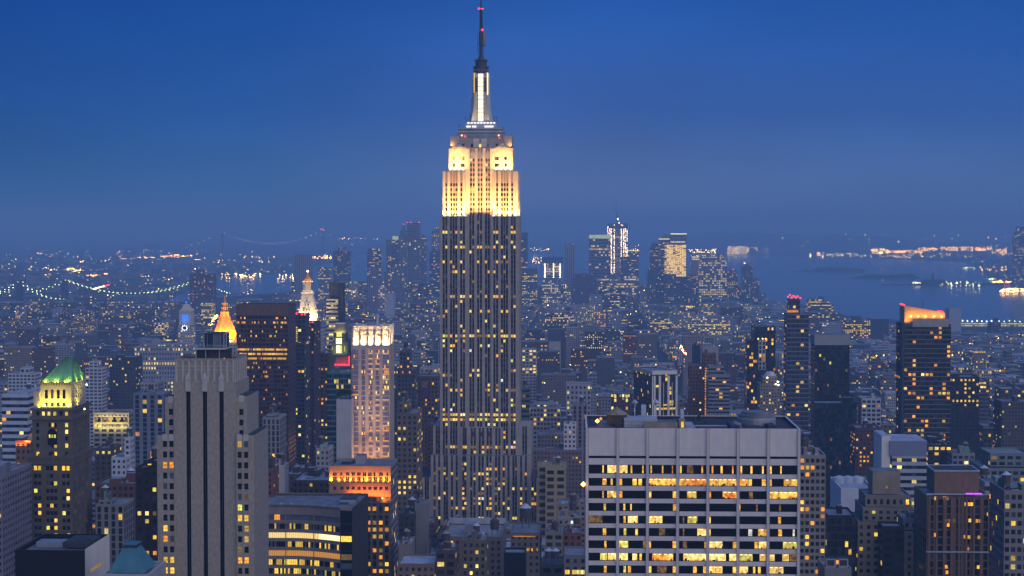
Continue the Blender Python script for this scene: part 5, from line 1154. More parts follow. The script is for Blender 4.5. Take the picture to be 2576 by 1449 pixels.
# ---- left centre
t, wx, zp = tower('brown_glass_slab', 'broad brown glass slab with scattered lit offices, between the gold pyramid and white spire', OB, 594, 725, 767, 1520, 40, 1130, 'G', (.13, .045, .030), .0, rcol=(.08, .05, .05), rs=0, bay=3.2, fl=3.9)
addbox(t, 'crown_band', wx(593.5), wx(725.5), -.25, .02, zp(794), zp(766.5), 'brown_brick')
sp = []
for r in range(70):
    z = zp(800) - r * 3.9; py = proj(0, 1520, z)[1]
    full = {880: .95, 888: .9, 901: .95, 815: .5, 840: .4, 922: .3}
    pr = max([v for q, v in full.items() if abs(py - q) < 4] + [.10 if py < 960 else .07])
    for i in range(40):
        if R.random() < pr: sp.append((wx(596 + i * 3.2), -.06, z, 'f', 1.02, 1.7, R.choice(('lit_orange', 'lit_orange', 'lit_yellow', 'lit_yellow')) if py < 930 else R.choice(('lit_yellow', 'lit_orange', 'lit_dim'))))
put_windows(t, sp, 100)
t, wx, zp = tower('stepped_balcony_tower', 'dark stepped apartment tower with rows of balconies right of the brown glass slab', AB, 731, 766, 862, 1600, 30, 1205, 'w', (.07, .07, .085), .08, tiers=((736, 768, 791, 4, 22),), bay=3.6, rs=0)
for py, px_ in ((791, 737), (789, 745), (791, 758), (791, 766)): beacon(t, wx(px_), 3, zp(py), .9, 'red_light')
for i in range(8): addbox(t, 'lit_stair_window', wx(743), wx(746.5), 3.9, 3.97, zp(826 + i * 4.9), zp(823 + i * 4.9), 'lit_yellow')
t, wx, zp = tower('purple_brown_slab', 'narrow purple-brown slab with red roof lamps in front of the white spire', AB, 765, 790, 812, 1640, 40, 1200, 'g', (.075, .04, .05), .05, rs=0)
for q in (770, 778, 786): beacon(t, wx(q), 1, zp(811), .8, 'red_light')
addbox(t, 'green_lit_flank', wx(763.5), wx(769.5), -.3, -.05, zp(902), zp(861), 'lit_green')
tower('pale_flank_slab', 'narrow lavender slab standing right of the purple-brown slab', AB, 792, 804, 832, 1780, 30, 1095, 'h', (.42, .38, .40), .01, rs=0)
tower('brown_lit_block', 'brown apartment block with lit windows behind the teal glass tower', AB, 805, 846, 888, 1470, 30, 1190, 'g', brown, .22, table=WARM)
t, wx, zp = tower('teal_glass_tower', 'teal glass apartment tower left of the fin crown tower', AB, 822, 882, 936, 1260, 26, 1100, 'G', teal, .06, rs=1)
t, wx, zp = tower('red_lit_crown_block', 'block with a curved red-lit rooftop crown above the teal glass tower', HB, 840, 882, 922, 1330, 20, 938, 'n', dkgrey, 0, rs=0)
b = MB(); b.rects([(zp(921), wx(841), wx(881), 1, 14), (zp(899), wx(845), wx(877), 3, 12)], 'brown_brick'); b.build('crown', t)
for i in range(7): addbox(t, 'red_strip', wx(842 + i * 5.6), wx(845 + i * 5.6), .5, .9, zp(919.5), zp(916), 'red_light')
addbox(t, 'red_strip', wx(877), wx(879), .5, .9, zp(914), zp(897), 'red_light'); flood((0, -2, zp(921)), (0, 2, zp(906)), 10, .5, 900, (1, .02, .08), t)
t, wx, zp = tower('green_lantern_tower', 'slender tower with a mansard cap and bright yellow-green lantern stages', HB, 828, 880, 890, 1400, 26, 896, 'n', (.10, .11, .09), 0, tiers=((833, 874, 860, 2, 20), (838, 868, 838, 4, 16)), rs=0, rcol=(.2, .2, .18))
b = MB(); b.rects([(zp(838), wx(837), wx(868), 4, 18), (zp(816), wx(842), wx(864), 6, 16)], 'tan_stone'); b.rects([(zp(816), wx(841.5), wx(864.5), 5.8, 16), (zp(814), wx(841.5), wx(864.5), 5.8, 16)], 'white_stone'); b.build('mansard_cap', t)
for a, b_, p0, p1, mt, y in ((845, 858.5, 848, 837, 'lit_green', 3.9), (844.5, 859, 865.5, 851, 'lantern_white', 1.9), (846, 856, 888, 869, 'lantern_white', -.1), (857, 860, 888, 869, 'lit_green', -.1), (835, 837.5, 880, 873, 'lit_green', -.1), (866, 868.5, 885, 870, 'lit_green', -.1)): addbox(t, 'lantern_window', wx(a), wx(b_), y - .15, y - .03, zp(p0), zp(p1), mt)
flood((0, -3, zp(890)), (0, 1, zp(872)), 10, .5, 900, (.9, 1, .25), t); flood((0, 3, zp(838)), (0, 6, zp(822)), 8, .5, 300, (1, .85, .2), t)
t, wx, zp = tower('slim_glass_tower', 'slim glass tower with ribbed pale floors and dark top, right of the white spire', AB, 821, 850, 752, 2120, 18, 880, 'b', (.42, .40, .34), .22, tiers=((828, 862, 713, 3, 15),), rs=0, fl=5, table=PALE)
addbox(t, 'dark_top', wx(827.5), wx(862.5), 2.7, 18.2, zp(880), zp(712), 'roof_dark'); addbox(t, 'crane_beam', wx(832), wx(850), 8, 8.6, zp(708), zp(707), 'dark_metal'); addbox(t, 'crane_post', wx(840), wx(841.5), 8, 8.6, zp(712), zp(707), 'dark_metal')
t, wx, zp = tower('blank_wall_tower', 'plain pale windowless wall with trees on its roof, left of the fin crown tower', HB, 846, 884, 1005, 1000, 22, 1162, 'n', (.40, .38, .385), 0, rs=0)
BLANK = (t, wx, zp)
tower('sign_tower', 'brown office left of the tallest tower carrying a big red and blue wall sign', OB, 1050, 1102, 946, 1500, 30, 1066, 'g', (.12, .10, .10), .10, table=WARM)
tower('yellow_row_house', 'low block with two rows of bright yellow windows left of the tallest tower', HB, 1056, 1101, 924, 1760, 22, 944, 'g', pale, .85, table=PALE, bay=5, fl=5, group=G_)
tower('brick_corner_house', 'reddish brick corner house at the foot of the sign tower', HB, 1074, 1104, 1068, 1360, 30, 1110, 'h', (.2, .1, .085), .05, group=G_)
tower('brown_setback_office', 'brown office with setbacks and warm windows right of the fin crown tower', OB, 998, 1050, 1040, 1180, 36, 1260, 'g', (.15, .115, .095), .22, tiers=((1000, 1026, 1012, 3, 24),), table=(('lit_yellow', .8), ('lit_pale', .2)))
tower('dim_rear_office', 'dim grey-brown office just behind right of the fin crown tower', OB, 1000, 1044, 928, 1450, 28, 1015, 'g', (.10, .10, .12), .12, tiers=((1004, 1030, 884, 3, 18),), table=WARM)
tower('grey_shed_tower', 'tan-grey slab beside the right flank of the striped tower', HB, 660, 704, 1050, 1100, 24, 1150, 'p', (.27, .26, .25), .03, tiers=((668, 690, 1044, 5, 12),))
tower('red_brick_stub', 'small red brick building against the right flank of the striped tower', HB, 668, 686, 1180, 890, 18, 1262, 'h', (.17, .07, .05), .10, group=G_)
tower('pale_party_wall', 'narrow pale windowless party wall above the banded office', HB, 691, 716, 1170, 1010, 14, 1225, 'n', (.40, .38, .36), 0, rs=1, group=G_)
tower('small_stone_house', 'small pale stone house at the foot of the purple-brown slab', HB, 795, 828, 1128, 1150, 20, 1184, 'g', pale, .03, group=G_)
tower('dark_loft', 'dark loft with roof tanks above the banded office, left of the orange block', HB, 735, 830, 1208, 1040, 40, 1250, 'g', brown, .05, rcol=(.3, .33, .38))
tower('dusky_loft', 'dusky loft with snowy-pale roof between banded office and brown glass slab', HB, 716, 800, 1192, 1120, 34, 1215, 'g', (.1, .08, .08), .05, rcol=(.34, .37, .42))
# ---- right of the tall tower
t, wx, zp = tower('dark_frame_office', 'dark office box with white roof rim and thin white vertical stripes', OB, 1640, 1707, 934, 1480, 52, 1046, 'G', (.035, .035, .045), .10, rs=0, par=1.0, table=(('lit_yellow', .8), ('lit_orange', .2)), rot=math.radians(14))
b = MB(); X0, X1 = wx(1639.5), wx(1704.5)
for a in ((X0 - .3, X1 + .3, -.6, .3), (X0 - .3, X1 + .3, 51.7, 52.6)): b.box(a[0], a[1], a[2], a[3], zp(942), zp(932), 'white_stone', bottom=True)
for a in ((X0 - .3, X0 + .6), (X1 - .6, X1 + .3)): b.box(a[0], a[1], .3, 51.7, zp(942), zp(932), 'white_stone', bottom=True)
b.build('roof_rim', t)
for px_, w_ in ((1640, .55), (1645.5, .8), (1659, 1.0), (1682, 1.0), (1703.4, .9)): addbox(t, 'white_stripe', wx(px_) - w_, wx(px_) + w_, -.4, -.08, 0, zp(945), 'white_stone')
for px_ in (1669, 1692): addbox(t, 'thin_stripe', wx(px_) - .25, wx(px_) + .25, -.3, -.08, 0, zp(963), 'travertine')
sp = [(wx(q), -.09, zp(1028), 'f', 2.2, 1.7, 'lit_yellow') for q in (1650, 1653, 1664, 1667, 1671, 1675, 1688, 1692, 1696, 1699)] + [(wx(q), -.09, zp(1018.5), 'f', 2.2, 1.2, 'lit_yellow') for q in (1652, 1671, 1675, 1688, 1691)] + [(wx(q), -.09, zp(971), 'f', 2.4, 1.8, 'lit_yellow') for q in (1650, 1653)]
put_windows(t, sp)
tower('brick_lamp_column_house', 'brick apartment house with one bright vertical column of lit windows beside the dark striped box', AB, 1734, 1782, 918, 1600, 26, 1048, 'h', (.15, .08, .06), .06, tiers=((1770, 1803, 892, 8, 18),))
t = [o for o in sc.objects if o.get('label', '').startswith('brick apartment house with one bright')][0]
for i in range(19): addbox(t, 'lit_stair_window', (1776 - 1758) * 1600 / F - .9, (1776 - 1758) * 1600 / F + .9, -.2, -.06, Z(928.5 + i * 6.4, 1600), Z(925 + i * 6.4, 1600), 'lit_orange')
tower('ziggurat_balcony_house', 'stepped pale apartment house with balcony ledges right of the brick lamp-column house', AB, 1782, 1836, 944, 1560, 30, 1048, 'b', (.24, .24, .27), .10, tiers=((1784, 1822, 922, 4, 20),), table=WARM, fl=3.4)
tower('lavender_hotel', 'lavender slab with regular windows between striped box and the dark towers', AB, 1719, 1769, 845, 2350, 24, 915, 'h', (.26, .21, .24), .12, group=G_)
tower('navy_slab', 'narrow unlit navy slab in front of the lavender slab', HB, 1743, 1762, 868, 2150, 18, 916, 'n', (.03, .035, .06), 0, group=G_)
tower('cream_blind_house', 'cream blind-walled house right of the narrow navy slab', HB, 1768, 1807, 872, 2080, 24, 918, 'n', (.33, .31, .28), 0, group=G_)
t, wx, zp = tower('dark_hotel_tower', 'dark tower with pale gridded window strip, left of the red-lit tower', OB, 1880, 1920, 856, 1800, 30, 1050, 'G', (.022, .022, .034), .10, tiers=((1896, 1952, 822, 5, 24),), rs=0, table=WARM)
b = MB(); b.wbox(wx(1908), wx(1926), -.8, 2, zp(930), zp(856), 3.2, 4.2, (.6, .72, .12, 1.2), (.42, .40, .40), (.3, .3, .3)); a_, r_ = split_roof(b); a_.build('grid_strip', t); r_.build('strip_cap', t)
for q in (1907, 1918, 1926): beacon(t, wx(q), -1, zp(852), .9, 'amber_light', 'roof_lamp')
t, wx, zp = tower('crowned_stone_tower', 'tan stone tower with lamp-lit round crown left of the red-lit tower', AB, 1912, 1962, 966, 1700, 28, 1062, 'h', (.27, .22, .19), .08, tiers=((1920, 1956, 948, 4, 18),), rs=0)
b = MB(); b.cyl(wx(1940), 12, [(zp(948), 6), (zp(944), 6), (zp(944), 4.4), (zp(938), 4.2), (zp(937), 1)], 'white_stone', 14); b.build('round_crown', t)
for q, p in ((1956, 960), (1958, 968), (1930, 950), (1951, 966)): beacon(t, wx(q), -1, zp(p), .9, 'white_light', 'roof_lamp')
t, wx, zp = tower('red_lit_tower', 'slender dark glass tower crowned with a cluster of red lamps', AB, 1980, 2035, 790, 1900, 30, 1072, 'w', (.05, .05, .075), .15, tiers=((1986, 2014, 754, 6, 18),), rs=0, fl=5, bay=4.5, table=WARM)
for q, p in ((1984, 747), (1989, 742.5), (1993, 749), (2000, 747), (2008, 746), (2015, 750), (1997, 745), (2004, 749)): beacon(t, wx(q), 6, zp(p), 1.0, 'red_light')
b = MB()
for i in range(36): b.box(wx(1979.5), wx(2035.5), -.45, -.02, zp(790) - i * 5.02 - .55, zp(790) - i * 5.02, 'concrete')
b.build('floor_ledge', t)
addbox(t, 'lit_penthouse', wx(1980.5), wx(2008), -.3, -.06, zp(786), zp(780), 'lit_orange')
t, wx, zp = tower('mirror_glass_tower', 'mirror glass tower with blank grey cap right of the red-lit tower', HB, 2051, 2137, 868, 1520, 30, 1012, 'G', (.022, .028, .034), .045, tiers=(), rs=1, bay=1.7, fl=3.2, table=(('lit_dim', .8), ('lit_green', .2)))  # dim glowing panes imitate mottled reflections in the mirror glass
b = MB(); b.box(wx(2049), wx(2138), -1.0, 31, zp(868), zp(843), 'concrete', 'roof_grey', bottom=True); b.build('blank_cap', t)
tower('dark_glass_base', 'wide dark blue-green glass block at the foot of the mirror glass tower', HB, 2050, 2155, 1014, 1440, 26, 1190, 'G', (.010, .016, .022), .02, rs=1, table=(('lit_dim', 1),))
# orange sail-topped tower
t, wx, zp = tower('orange_sail_tower', 'dark apartment tower with a slanted crown glowing orange and red beacons', AB, 2274, 2392, 816, 1400, 34, 1135, 'w', (.024, .025, .03), .16, rs=0, bay=3.4, fl=3.7, table=WARM)
b = MB(); b.loft([[(wx(2278), 4, zp(815)), (wx(2380), 4, zp(815)), (wx(2380), 26, zp(815)), (wx(2278), 26, zp(815))], [(wx(2278), 4, zp(770)), (wx(2380), 4, zp(787)), (wx(2380), 26, zp(787)), (wx(2278), 26, zp(770))]], 'crown_plaster'); b.build('slanted_crown', t)
addbox(t, 'crown_step', wx(2296), wx(2386), -.4, 3, zp(816) - 2, zp(802), 'limestone'); addbox(t, 'corner_pier', wx(2270), wx(2276), 0, 8, 0, zp(812), 'dark_metal')
for q in (2292, 2310, 2329, 2350, 2369): flood((wx(q), 1.2, zp(802) + .4), (wx(q), 4, zp(785)), 3, .6, 700, (1, .34, .01), t); beacon(t, wx(q), .4, zp(796), .8, 'amber_light', 'floodlight')
flood((wx(2284), 1.2, zp(812)), (wx(2284), 4, zp(785)), 3, .6, 750, (1, .34, .01), t)
for q, p in ((2269, 766), (2273, 767), (2277, 768), (2363, 783.5), (2368, 784), (2373, 785)): beacon(t, wx(q), 5, zp(p), .8, 'red_light')
b = MB()
for i in range(52): b.box(wx(2277), wx(2392.5), -.55, -.02, zp(818) - i * 3.72 - .28, zp(818) - i * 3.72, 'concrete')
b.build('balcony_ledge', t)
b = MB(); b.bar((wx(2327), 10, zp(790)), (wx(2327), 10, zp(758)), .25, 'dark_metal'); b.build('aerial', t)
tower('lit_grid_office', 'dark office with bright yellow rows right of the orange-crowned tower', OB, 2394, 2464, 948, 1520, 30, 1015, 'g', (.026, .026, .034), .40, table=(('lit_yellow', .8), ('lit_pale', .2)), bay=3.6)
tower('lit_band_office', 'low office with three bright bands of windows at the far right', OB, 2452, 2488, 956, 1720, 24, 978, 'b', (.1, .1, .12), .8, table=PALE, group=G_)
tower('white_grid_house', 'white gridded house left of the orange-crowned tower foot', HB, 2168, 2216, 1002, 1520, 22, 1040, 'w', white, .08, group=G_)
tower('far_right_slab', 'dim brick slab at the right edge behind the green-roofed classical block', HB, 2520, 2600, 1010, 1500, 30, 1140, 'h', (.09, .075, .075), .10, group=G_)
t, wx, zp = tower('striped_glass_office', 'banded glass office with blank blue-grey head storey and rows of lit offices', OB, 2244, 2331, 1144, 1040, 34, 1300, 'b', (.34, .38, .42), .20, rs=0, fl=4.3, table=PALE)
addbox(t, 'blank_head', wx(2238), wx(2331.5), -.4, 34.4, zp(1144) - .5, zp(1109), 'blank_blue', 'roof_pale'); addbox(t, 'white_flank', wx(2219), wx(2240), 1, 30, 0, zp(1097), 'white_stone', 'roof_pale')
t, wx, zp = tower('ziggurat_office', 'tan stone office rising in many setbacks with plain square tower top', OB, 2158, 2304, 1312, 870, 30, 1449, 'g', (.235, .195, .145), .13, tiers=((2172, 2300, 1278, 2, 26), (2180, 2294, 1248, 4, 22), (2200, 2269, 1192, 6, 14)), rs=0, bay=3.4, fl=3.6, table=(('lit_yellow', .9), ('lit_green', .1)))
addbox(t, 'plain_tower_head', wx(2199.5), wx(2269.5), 5.8, 20.2, zp(1247), zp(1190), 'tan_stone', 'roof_grey'); addbox(t, 'window', wx(2232), wx(2237), 5.7, 5.77, zp(1233), zp(1226), 'lit_dim')
t, wx, zp = tower('brown_pier_tower', 'brown brick tower with white ledges and a short purple light strip on its roof edge', OB, 2332, 2492, 1248, 815, 32, 1449, 'p', (.17, .105, .065), .0, rs=0, bay=4.4, par=1.2)
addbox(t, 'brick_head', wx(2356), wx(2468), 5, 24, zp(1248), zp(1188), 'brown_brick2', 'roof_dark'); 
b = MB()
for a in ((2354, 2470, 4.6, 5.2), (2354, 2470, 23.8, 24.4)): b.box(wx(a[0]), wx(a[1]), a[2], a[3], zp(1190), zp(1186.5), 'roof_pale', bottom=True)
for a in ((2354, 2357), (2467, 2470)): b.box(wx(a[0]), wx(a[1]), 5.2, 23.8, zp(1190), zp(1186.5), 'roof_pale', bottom=True)
b.build('head_rim', t)
for py in (1243, 1388): addbox(t, 'white_ledge', wx(2331), wx(2493.5), -1.0, -.02, zp(py) - .3, zp(py) + .3, 'roof_pale')
for i in range(9): addbox(t, 'brick_pier', wx(2336 + i * 18.6), wx(2341 + i * 18.6), -.6, -.02, 0, zp(1250), 'brown_brick2')
addbox(t, 'purple_strip', wx(2428), wx(2446), -1.4, -1.15, zp(1242), zp(1239.3), 'purple_light'); addbox(t, 'purple_strip', wx(2448), wx(2468), -1.4, -1.15, zp(1242), zp(1239.3), 'purple_light')
sp = []
for q, p, m in ((2376, 1253, 'lit_orange'), (2384, 1254, 'lit_dim'), (2430, 1268, 'lit_yellow'), (2438, 1268, 'lit_orange'), (2445, 1268, 'lit_yellow'), (2440, 1309, 'lit_yellow'), (2458, 1310, 'lit_orange'), (2466, 1310, 'lit_orange'), (2378, 1310, 'lit_dim'), (2388, 1310, 'lit_dim'), (2400, 1310, 'lit_dim'), (2386, 1321, 'lit_orange'), (2428, 1350, 'lit_orange'), (2438, 1351, 'lit_yellow'), (2463, 1351, 'lit_yellow'), (2436, 1380, 'lit_orange'), (2382, 1426, 'lit_orange'), (2462, 1426, 'lit_yellow'), (2384, 1440, 'lit_orange'), (2486, 1293, 'lit_yellow'), (2354, 1346, 'lit_orange'), (2354, 1254, 'lit_yellow')): sp.append((wx(q), -.08, zp(p), 'f', 1.2, 1.6, m))
put_windows(t, sp)
tower('right_edge_grid_office', 'grey gridded office with lit window groups at the right edge, bottom', OB, 2527, 2620, 1234, 750, 28, 1449, 'w', (.20, .185, .17), .16, bay=2.6, fl=3.8)
tower('speckled_grid_tower', 'tan gridded slab just right of the white stone slab with scattered warm windows', AB, 2012, 2077, 1144, 735, 24, 1449, 'w', (.235, .205, .175), .13, bay=2.2, fl=2.95, table=WARM)
tower('dark_curved_office', 'dark glass office with floodlit yellow lower wall behind the rooftop fans', OB, 2082, 2152, 1296, 860, 26, 1410, 'G', (.03, .032, .035), .05, rs=1)
t, wx, zp = tower('white_flat_hall', 'white flat-roofed hall with skylight drums right of the gridded slab', HB, 2116, 2200, 1228, 1010, 46, 1252, 'n', (.5, .5, .54), 0, rs=0, rcol=(.3, .33, .38), par=1.2)
for q in (2130, 2152, 2175): 
    b = MB(); b.cyl(wx(q), 30, [(zp(1228) - 1.2, 4), (zp(1228) + 2, 4), (zp(1228) + 3.2, .5)], 'tank_white', 14); b.build('skylight_drum', t)
t, wx, zp = tower('fan_roof_block', 'grey rooftop in the lower right carrying two dark cooling fans', HB, 2075, 2142, 1430, 590, 18, 1449, 'n', (.17, .17, .17), 0, rs=0)
for q in (2093, 2125):
    addbox(t, 'cooling_fan', wx(q - 12), wx(q + 12), 3, 7, zp(1430) - .8, zp(1410), 'brushed_steel', 'dark_metal'); addbox(t, 'fan_grille', wx(q - 9), wx(q + 9), 2.85, 2.98, zp(1427), zp(1413), 'roof_dark')
addbox(t, 'lit_hatch', wx(2107), wx(2114), 3.4, 3.5, zp(1424), zp(1414), 'lit_orange')
tower('grey_stepped_house', 'grey stepped office in front of the tan setback office, left of the brown pier tower', OB, 2246, 2330, 1336, 850, 26, 1449, 'g', (.20, .19, .19), .08, tiers=((2276, 2330, 1308, 4, 18), (2292, 2326, 1294, 6, 10)), rs=0, table=(('lit_yellow', 1),))
tower('dark_bay_house', 'dark bayed house in front of the tan setback office', HB, 2220, 2275, 1324, 845, 14, 1449, 'w', (.025, .023, .024), .03, rs=0)
tower('classical_grey_block', 'greenish grey classical block with mansard at the far right', HB, 2474, 2600, 1178, 1080, 40, 1232, 'w', (.16, .19, .17), .08, tiers=((2498, 2600, 1144, 8, 28),), rs=0)
tower('pale_flat_block', 'pale plain block behind the right shoulder of the brown pier tower', HB, 2478, 2536, 1212, 920, 24, 1310, 'b', (.30, .29, .28), .03, fl=5)
tower('square_window_house', 'grey house with square dark windows above the brown pier tower', HB, 2396, 2452, 1140, 1240, 24, 1184, 'w', (.22, .22, .23), .05, bay=4)
tower('warm_lit_apartment', 'dark apartment block with many warm windows at the orange-crowned tower foot', AB, 2334, 2394, 1118, 1260, 26, 1182, 'w', (.028, .028, .034), .45, table=(('lit_yellow', .8), ('lit_pale', .2)))
tower('brick_orange_lit_house', 'brick house with dotted orange windows left of the banded glass office', AB, 2152, 2216, 1076, 1300, 24, 1160, 'h', (.09, .05, .045), .22, table=WARM)
# ---- low centre, in front of and beside the tall tower
t, wx, zp = tower('wide_roof_loft', 'wide loft with a big pale flat roof below the tallest tower', HB, 1114, 1262, 1350, 1000, 52, 1400, 'g', (.17, .13, .11), .02, rcol=(.24, .235, .23), rs=0, par=1.6)
addbox(t, 'roof_frame', wx(1165), wx(1192), 12, 26, zp(1350) - 1.6, zp(1350) + 5, 'brushed_steel'); addbox(t, 'roof_wall', wx(1112), wx(1262), 50, 52.3, zp(1350) - 1, zp(1350) + 2.2, 'roof_pale'); water_tank(t, wx(1243), 8, zp(1350), 2.6, 5, 3, 'tank_wood')
t, wx, zp = tower('tank_roof_house', 'stone house with glowing window strip and white-capped tank, right of the wide pale roof', HB, 1284, 1358, 1340, 950, 34, 1390, 'g', (.14, .12, .10), .02, rcol=(.18, .19, .20), rs=0)
water_tank(t, wx(1320), 14, zp(1340), 3.2, 5.5, 6, 'tank_white'); addbox(t, 'lit_strip', wx(1290), wx(1347), -.2, -.05, zp(1350.5), zp(1348), 'lit_orange')
for q in (1325, 1329, 1337, 1350): addbox(t, 'window', wx(q), wx(q + 3), -.2, -.05, zp(1386), zp(1379), 'lit_orange' if q > 1326 else 'lit_yellow')
tower('brown_water_tank_block', 'brown block with parapet line and roof tank, below left of the wide pale roof', HB, 1096, 1146, 1384, 850, 20, 1449, 'w', (.085, .06, .05), .03, rcol=(.12, .12, .13))
tower('tan_lit_house', 'tan house with few yellow windows in front of the wide pale roof', HB, 1163, 1222, 1358, 905, 22, 1449, 'g', (.16, .13, .09), .12, table=PALE)
tower('black_screen_house', 'black blank screen-walled house at the bottom, right of the tan lit house', HB, 1267, 1322, 1390, 850, 14, 1436, 'n', (.012, .012, .016), 0, rs=0)
tower('white_roof_garage', 'low building with a long white roof at the bottom, left of the brown tank block', HB, 1000, 1094, 1418, 850, 26, 1449, 'g', (.20, .14, .10), .10, rcol=(.38, .40, .45), rs=0)
tower('grey_stair_block', 'windowless grey block rising before the left foot of the tallest tower', HB, 1043, 1073, 1266, 1060, 16, 1312, 'n', (.20, .20, .20), 0, rs=1)
tower('dark_lit_corner', 'dark low house with one green-lit window left of the grey windowless block', HB, 1004, 1042, 1292, 1050, 22, 1340, 'g', (.05, .05, .055), .05)
tower('pale_side_house', 'pale plain house in the lower centre, left of the brown tank block', HB, 1002, 1034, 1368, 920, 22, 1412, 'n', (.24, .215, .19), 0, rcol=(.42, .44, .5))
tower('yellow_stone_loft', 'yellow stone loft with dark square windows right of the tallest tower foot', HB, 1372, 1423, 1176, 1240, 26, 1252, 'w', (.31, .25, .14), .06, tiers=((1352, 1424, 1172, 6, 18),), bay=6, fl=5)
tower('bright_loft', 'low loft with a broad strip of bright windows left of the white stone slab', HB, 1402, 1474, 1268, 1130, 24, 1296, 'g', tan, .5, table=PALE, bay=3.4, group=G_)
tower('roof_lamp_house', 'low pale house with one roof lamp beside the white stone slab', HB, 1404, 1460, 1302, 1040, 24, 1322, 'g', (.26, .23, .2), .06, group=G_)
tower('pale_window_house', 'pale house with tall dark windows between tank house and white stone slab', HB, 1371, 1416, 1338, 950, 22, 1390, 'w', (.22, .19, .15), .05)
tower('red_gable_house', 'red brick house with grey roof against the white stone slab', HB, 1416, 1464, 1340, 960, 22, 1375, 'g', (.17, .065, .05), .03)
tower('plain_lit_row_house', 'plain grey wall with a row of yellow windows, low left of the white stone slab', HB, 1419, 1476, 1396, 800, 22, 1449, 'g', (.17, .155, .145), .0, rs=0)
t = [o for o in sc.objects if o.get('label', '').startswith('plain grey wall with a row')][0]
put_windows(t, [((q - 1447.5) * 800 / F, -.1, Z(1439, 800), 'f', .95, 2.0, 'lit_pale' if q % 2 else 'lit_yellow') for q in (1424, 1430, 1442, 1447, 1453, 1459, 1465, 1471)])
tower('twin_tank_house', 'dark roof with two white-capped water tanks at the bottom, left of the white stone slab', HB, 1362, 1418, 1420, 830, 22, 1449, 'w', (.06, .058, .06), .06, rs=0, rcol=(.05, .055, .06))
t = [o for o in sc.objects if o.get('label', '').startswith('dark roof with two white-capped')][0]
for q in (1379, 1397): water_tank(t, (q - 1390) * 830 / F, 6, Z(1420, 830), 1.9, 3, 2.5, 'tank_white')
tower('slim_glass_infill', 'slim greenish glass building tucked against the right side of the tallest tower', HB, 1313, 1332, 974, 1390, 18, 1065, 'b', (.12, .16, .15), .10, fl=4)
tower('ornate_palazzo', 'ornate pale palazzo with arched windows right of the slim glass building', HB, 1333, 1410, 1024, 1510, 26, 1064, 'w', (.30, .29, .32), .06, tiers=((1342, 1400, 1016, 3, 18),), bay=3)
tower('lit_row_loft', 'pale loft with two lit floors and dark cornice right of the palazzo', HB, 1424, 1487, 966, 1700, 26, 1022, 'g', (.36, .34, .36), .24, table=PALE, bay=4.4, fl=5)
tower('pediment_loft', 'lavender loft with gabled front below the two-floor-lit loft', HB, 1440, 1478, 1018, 1480, 22, 1078, 'p', (.25, .21, .23), .06, bay=4)
tower('white_cube_house', 'small white cube-like house left of the white stone slab roof', HB, 1418, 1449, 1066, 1330, 18, 1118, 'g', white, .04)
tower('ornate_row', 'low ornate brown row with dark mansard right of the tallest tower', HB, 1342, 1464, 1132, 1330, 22, 1162, 'h', (.17, .13, .13), .08, group=G_)
tower('dim_grid_loft', 'dim grey loft with rows of dark windows below the palazzo', HB, 1352, 1420, 1092, 1400, 24, 1128, 'h', (.17, .16, .17), .03, group=G_)
# ---- middle distance
for a in (('arched_lit_hall', 'block with two glowing arched windows at the right edge of the tallest tower', HB, 1313, 1349, 878, 2250, 24, 932, 'w', pale, .5, PALE), ('yellow_lit_school', 'brick block with three rows of yellow windows, mid distance right of the tallest tower', HB, 1470, 1516, 834, 3000, 26, 864, 'g', brown, .5, PALE), ('crown_lit_printworks', 'wide pale block whose top rows blaze yellow, below the downtown skyline', HB, 1443, 1498, 768, 4200, 40, 808, 'g', pale, .30, PALE), ('pink_lit_corner', 'small pink-lit corner block with red sign glow below the downtown skyline', HB, 1501, 1524, 784, 4100, 20, 808, 'w', (.4, .25, .25), .3, WARM), ('dotted_brick_slab', 'brick apartment slab dotted with warm windows, centre right distance', AB, 1568, 1602, 837, 2900, 20, 880, 'h', brick, .30, WARM), ('terracotta_front_house', 'pale fluted house with many narrow windows, mid distance right of tallest tower', HB, 1424, 1458, 824, 3050, 22, 862, 'p', (.42, .34, .34), .05, None), ('cream_wall_house', 'cream blind house above dark trees right of the tallest tower', HB, 1381, 1410, 861, 2750, 22, 888, 'n', (.36, .32, .28), 0, None), ('pale_warehouse', 'long pale warehouse with lit upper floor above the lavender slab', HB, 1700, 1750, 786, 4200, 40, 820, 'w', (.38, .36, .38), .24, PALE), ('lit_factory', 'broad factory with many yellow windows above the lavender slab', HB, 1741, 1837, 796, 3900, 40, 832, 'w', (.3, .28, .3), .30, PALE), ('lit_top_office', 'office with blazing top floors left of the broad factory', HB, 1636, 1682, 788, 4000, 30, 822, 'b', grey, .4, PALE), ('stripe_lit_tower', 'pale tower block with one lit vertical stripe in the mid distance', AB, 1690, 1714, 782, 4100, 22, 818, 'w', pale, .3, PALE), ('corner_lit_warehouse', 'distant warehouse glowing yellow at its corner, foot of the downtown towers', HB, 1770, 1800, 764, 4700, 30, 790, 'b', pale, .5, PALE), ('teal_shed', 'long low teal-roofed shed in the mid distance, right of the tallest tower', HB, 1378, 1422, 828, 3100, 30, 856, 'n', (.10, .08, .09), 0, None), ('square_tower_house', 'blocky brick house with warm windows left of the dark striped box', HB, 1436, 1478, 876, 2500, 26, 920, 'h', (.12, .08, .08), .16, WARM), ('plain_block_house', 'dark low block with orange window rows left of the brick house with warm windows', HB, 1352, 1408, 884, 2450, 26, 920, 'h', (.09, .08, .10), .12, WARM)):
    n, l, ct, a0, a1, py, d, dp, vb, st, c_, li, tb = a
    tower(n, l, ct, a0, a1, py, d, dp, vb, st, c_, li, rcol=(.10, .26, .28) if n == 'teal_shed' else (.2, .22, .26), rs=0, table=tb, group=G_)
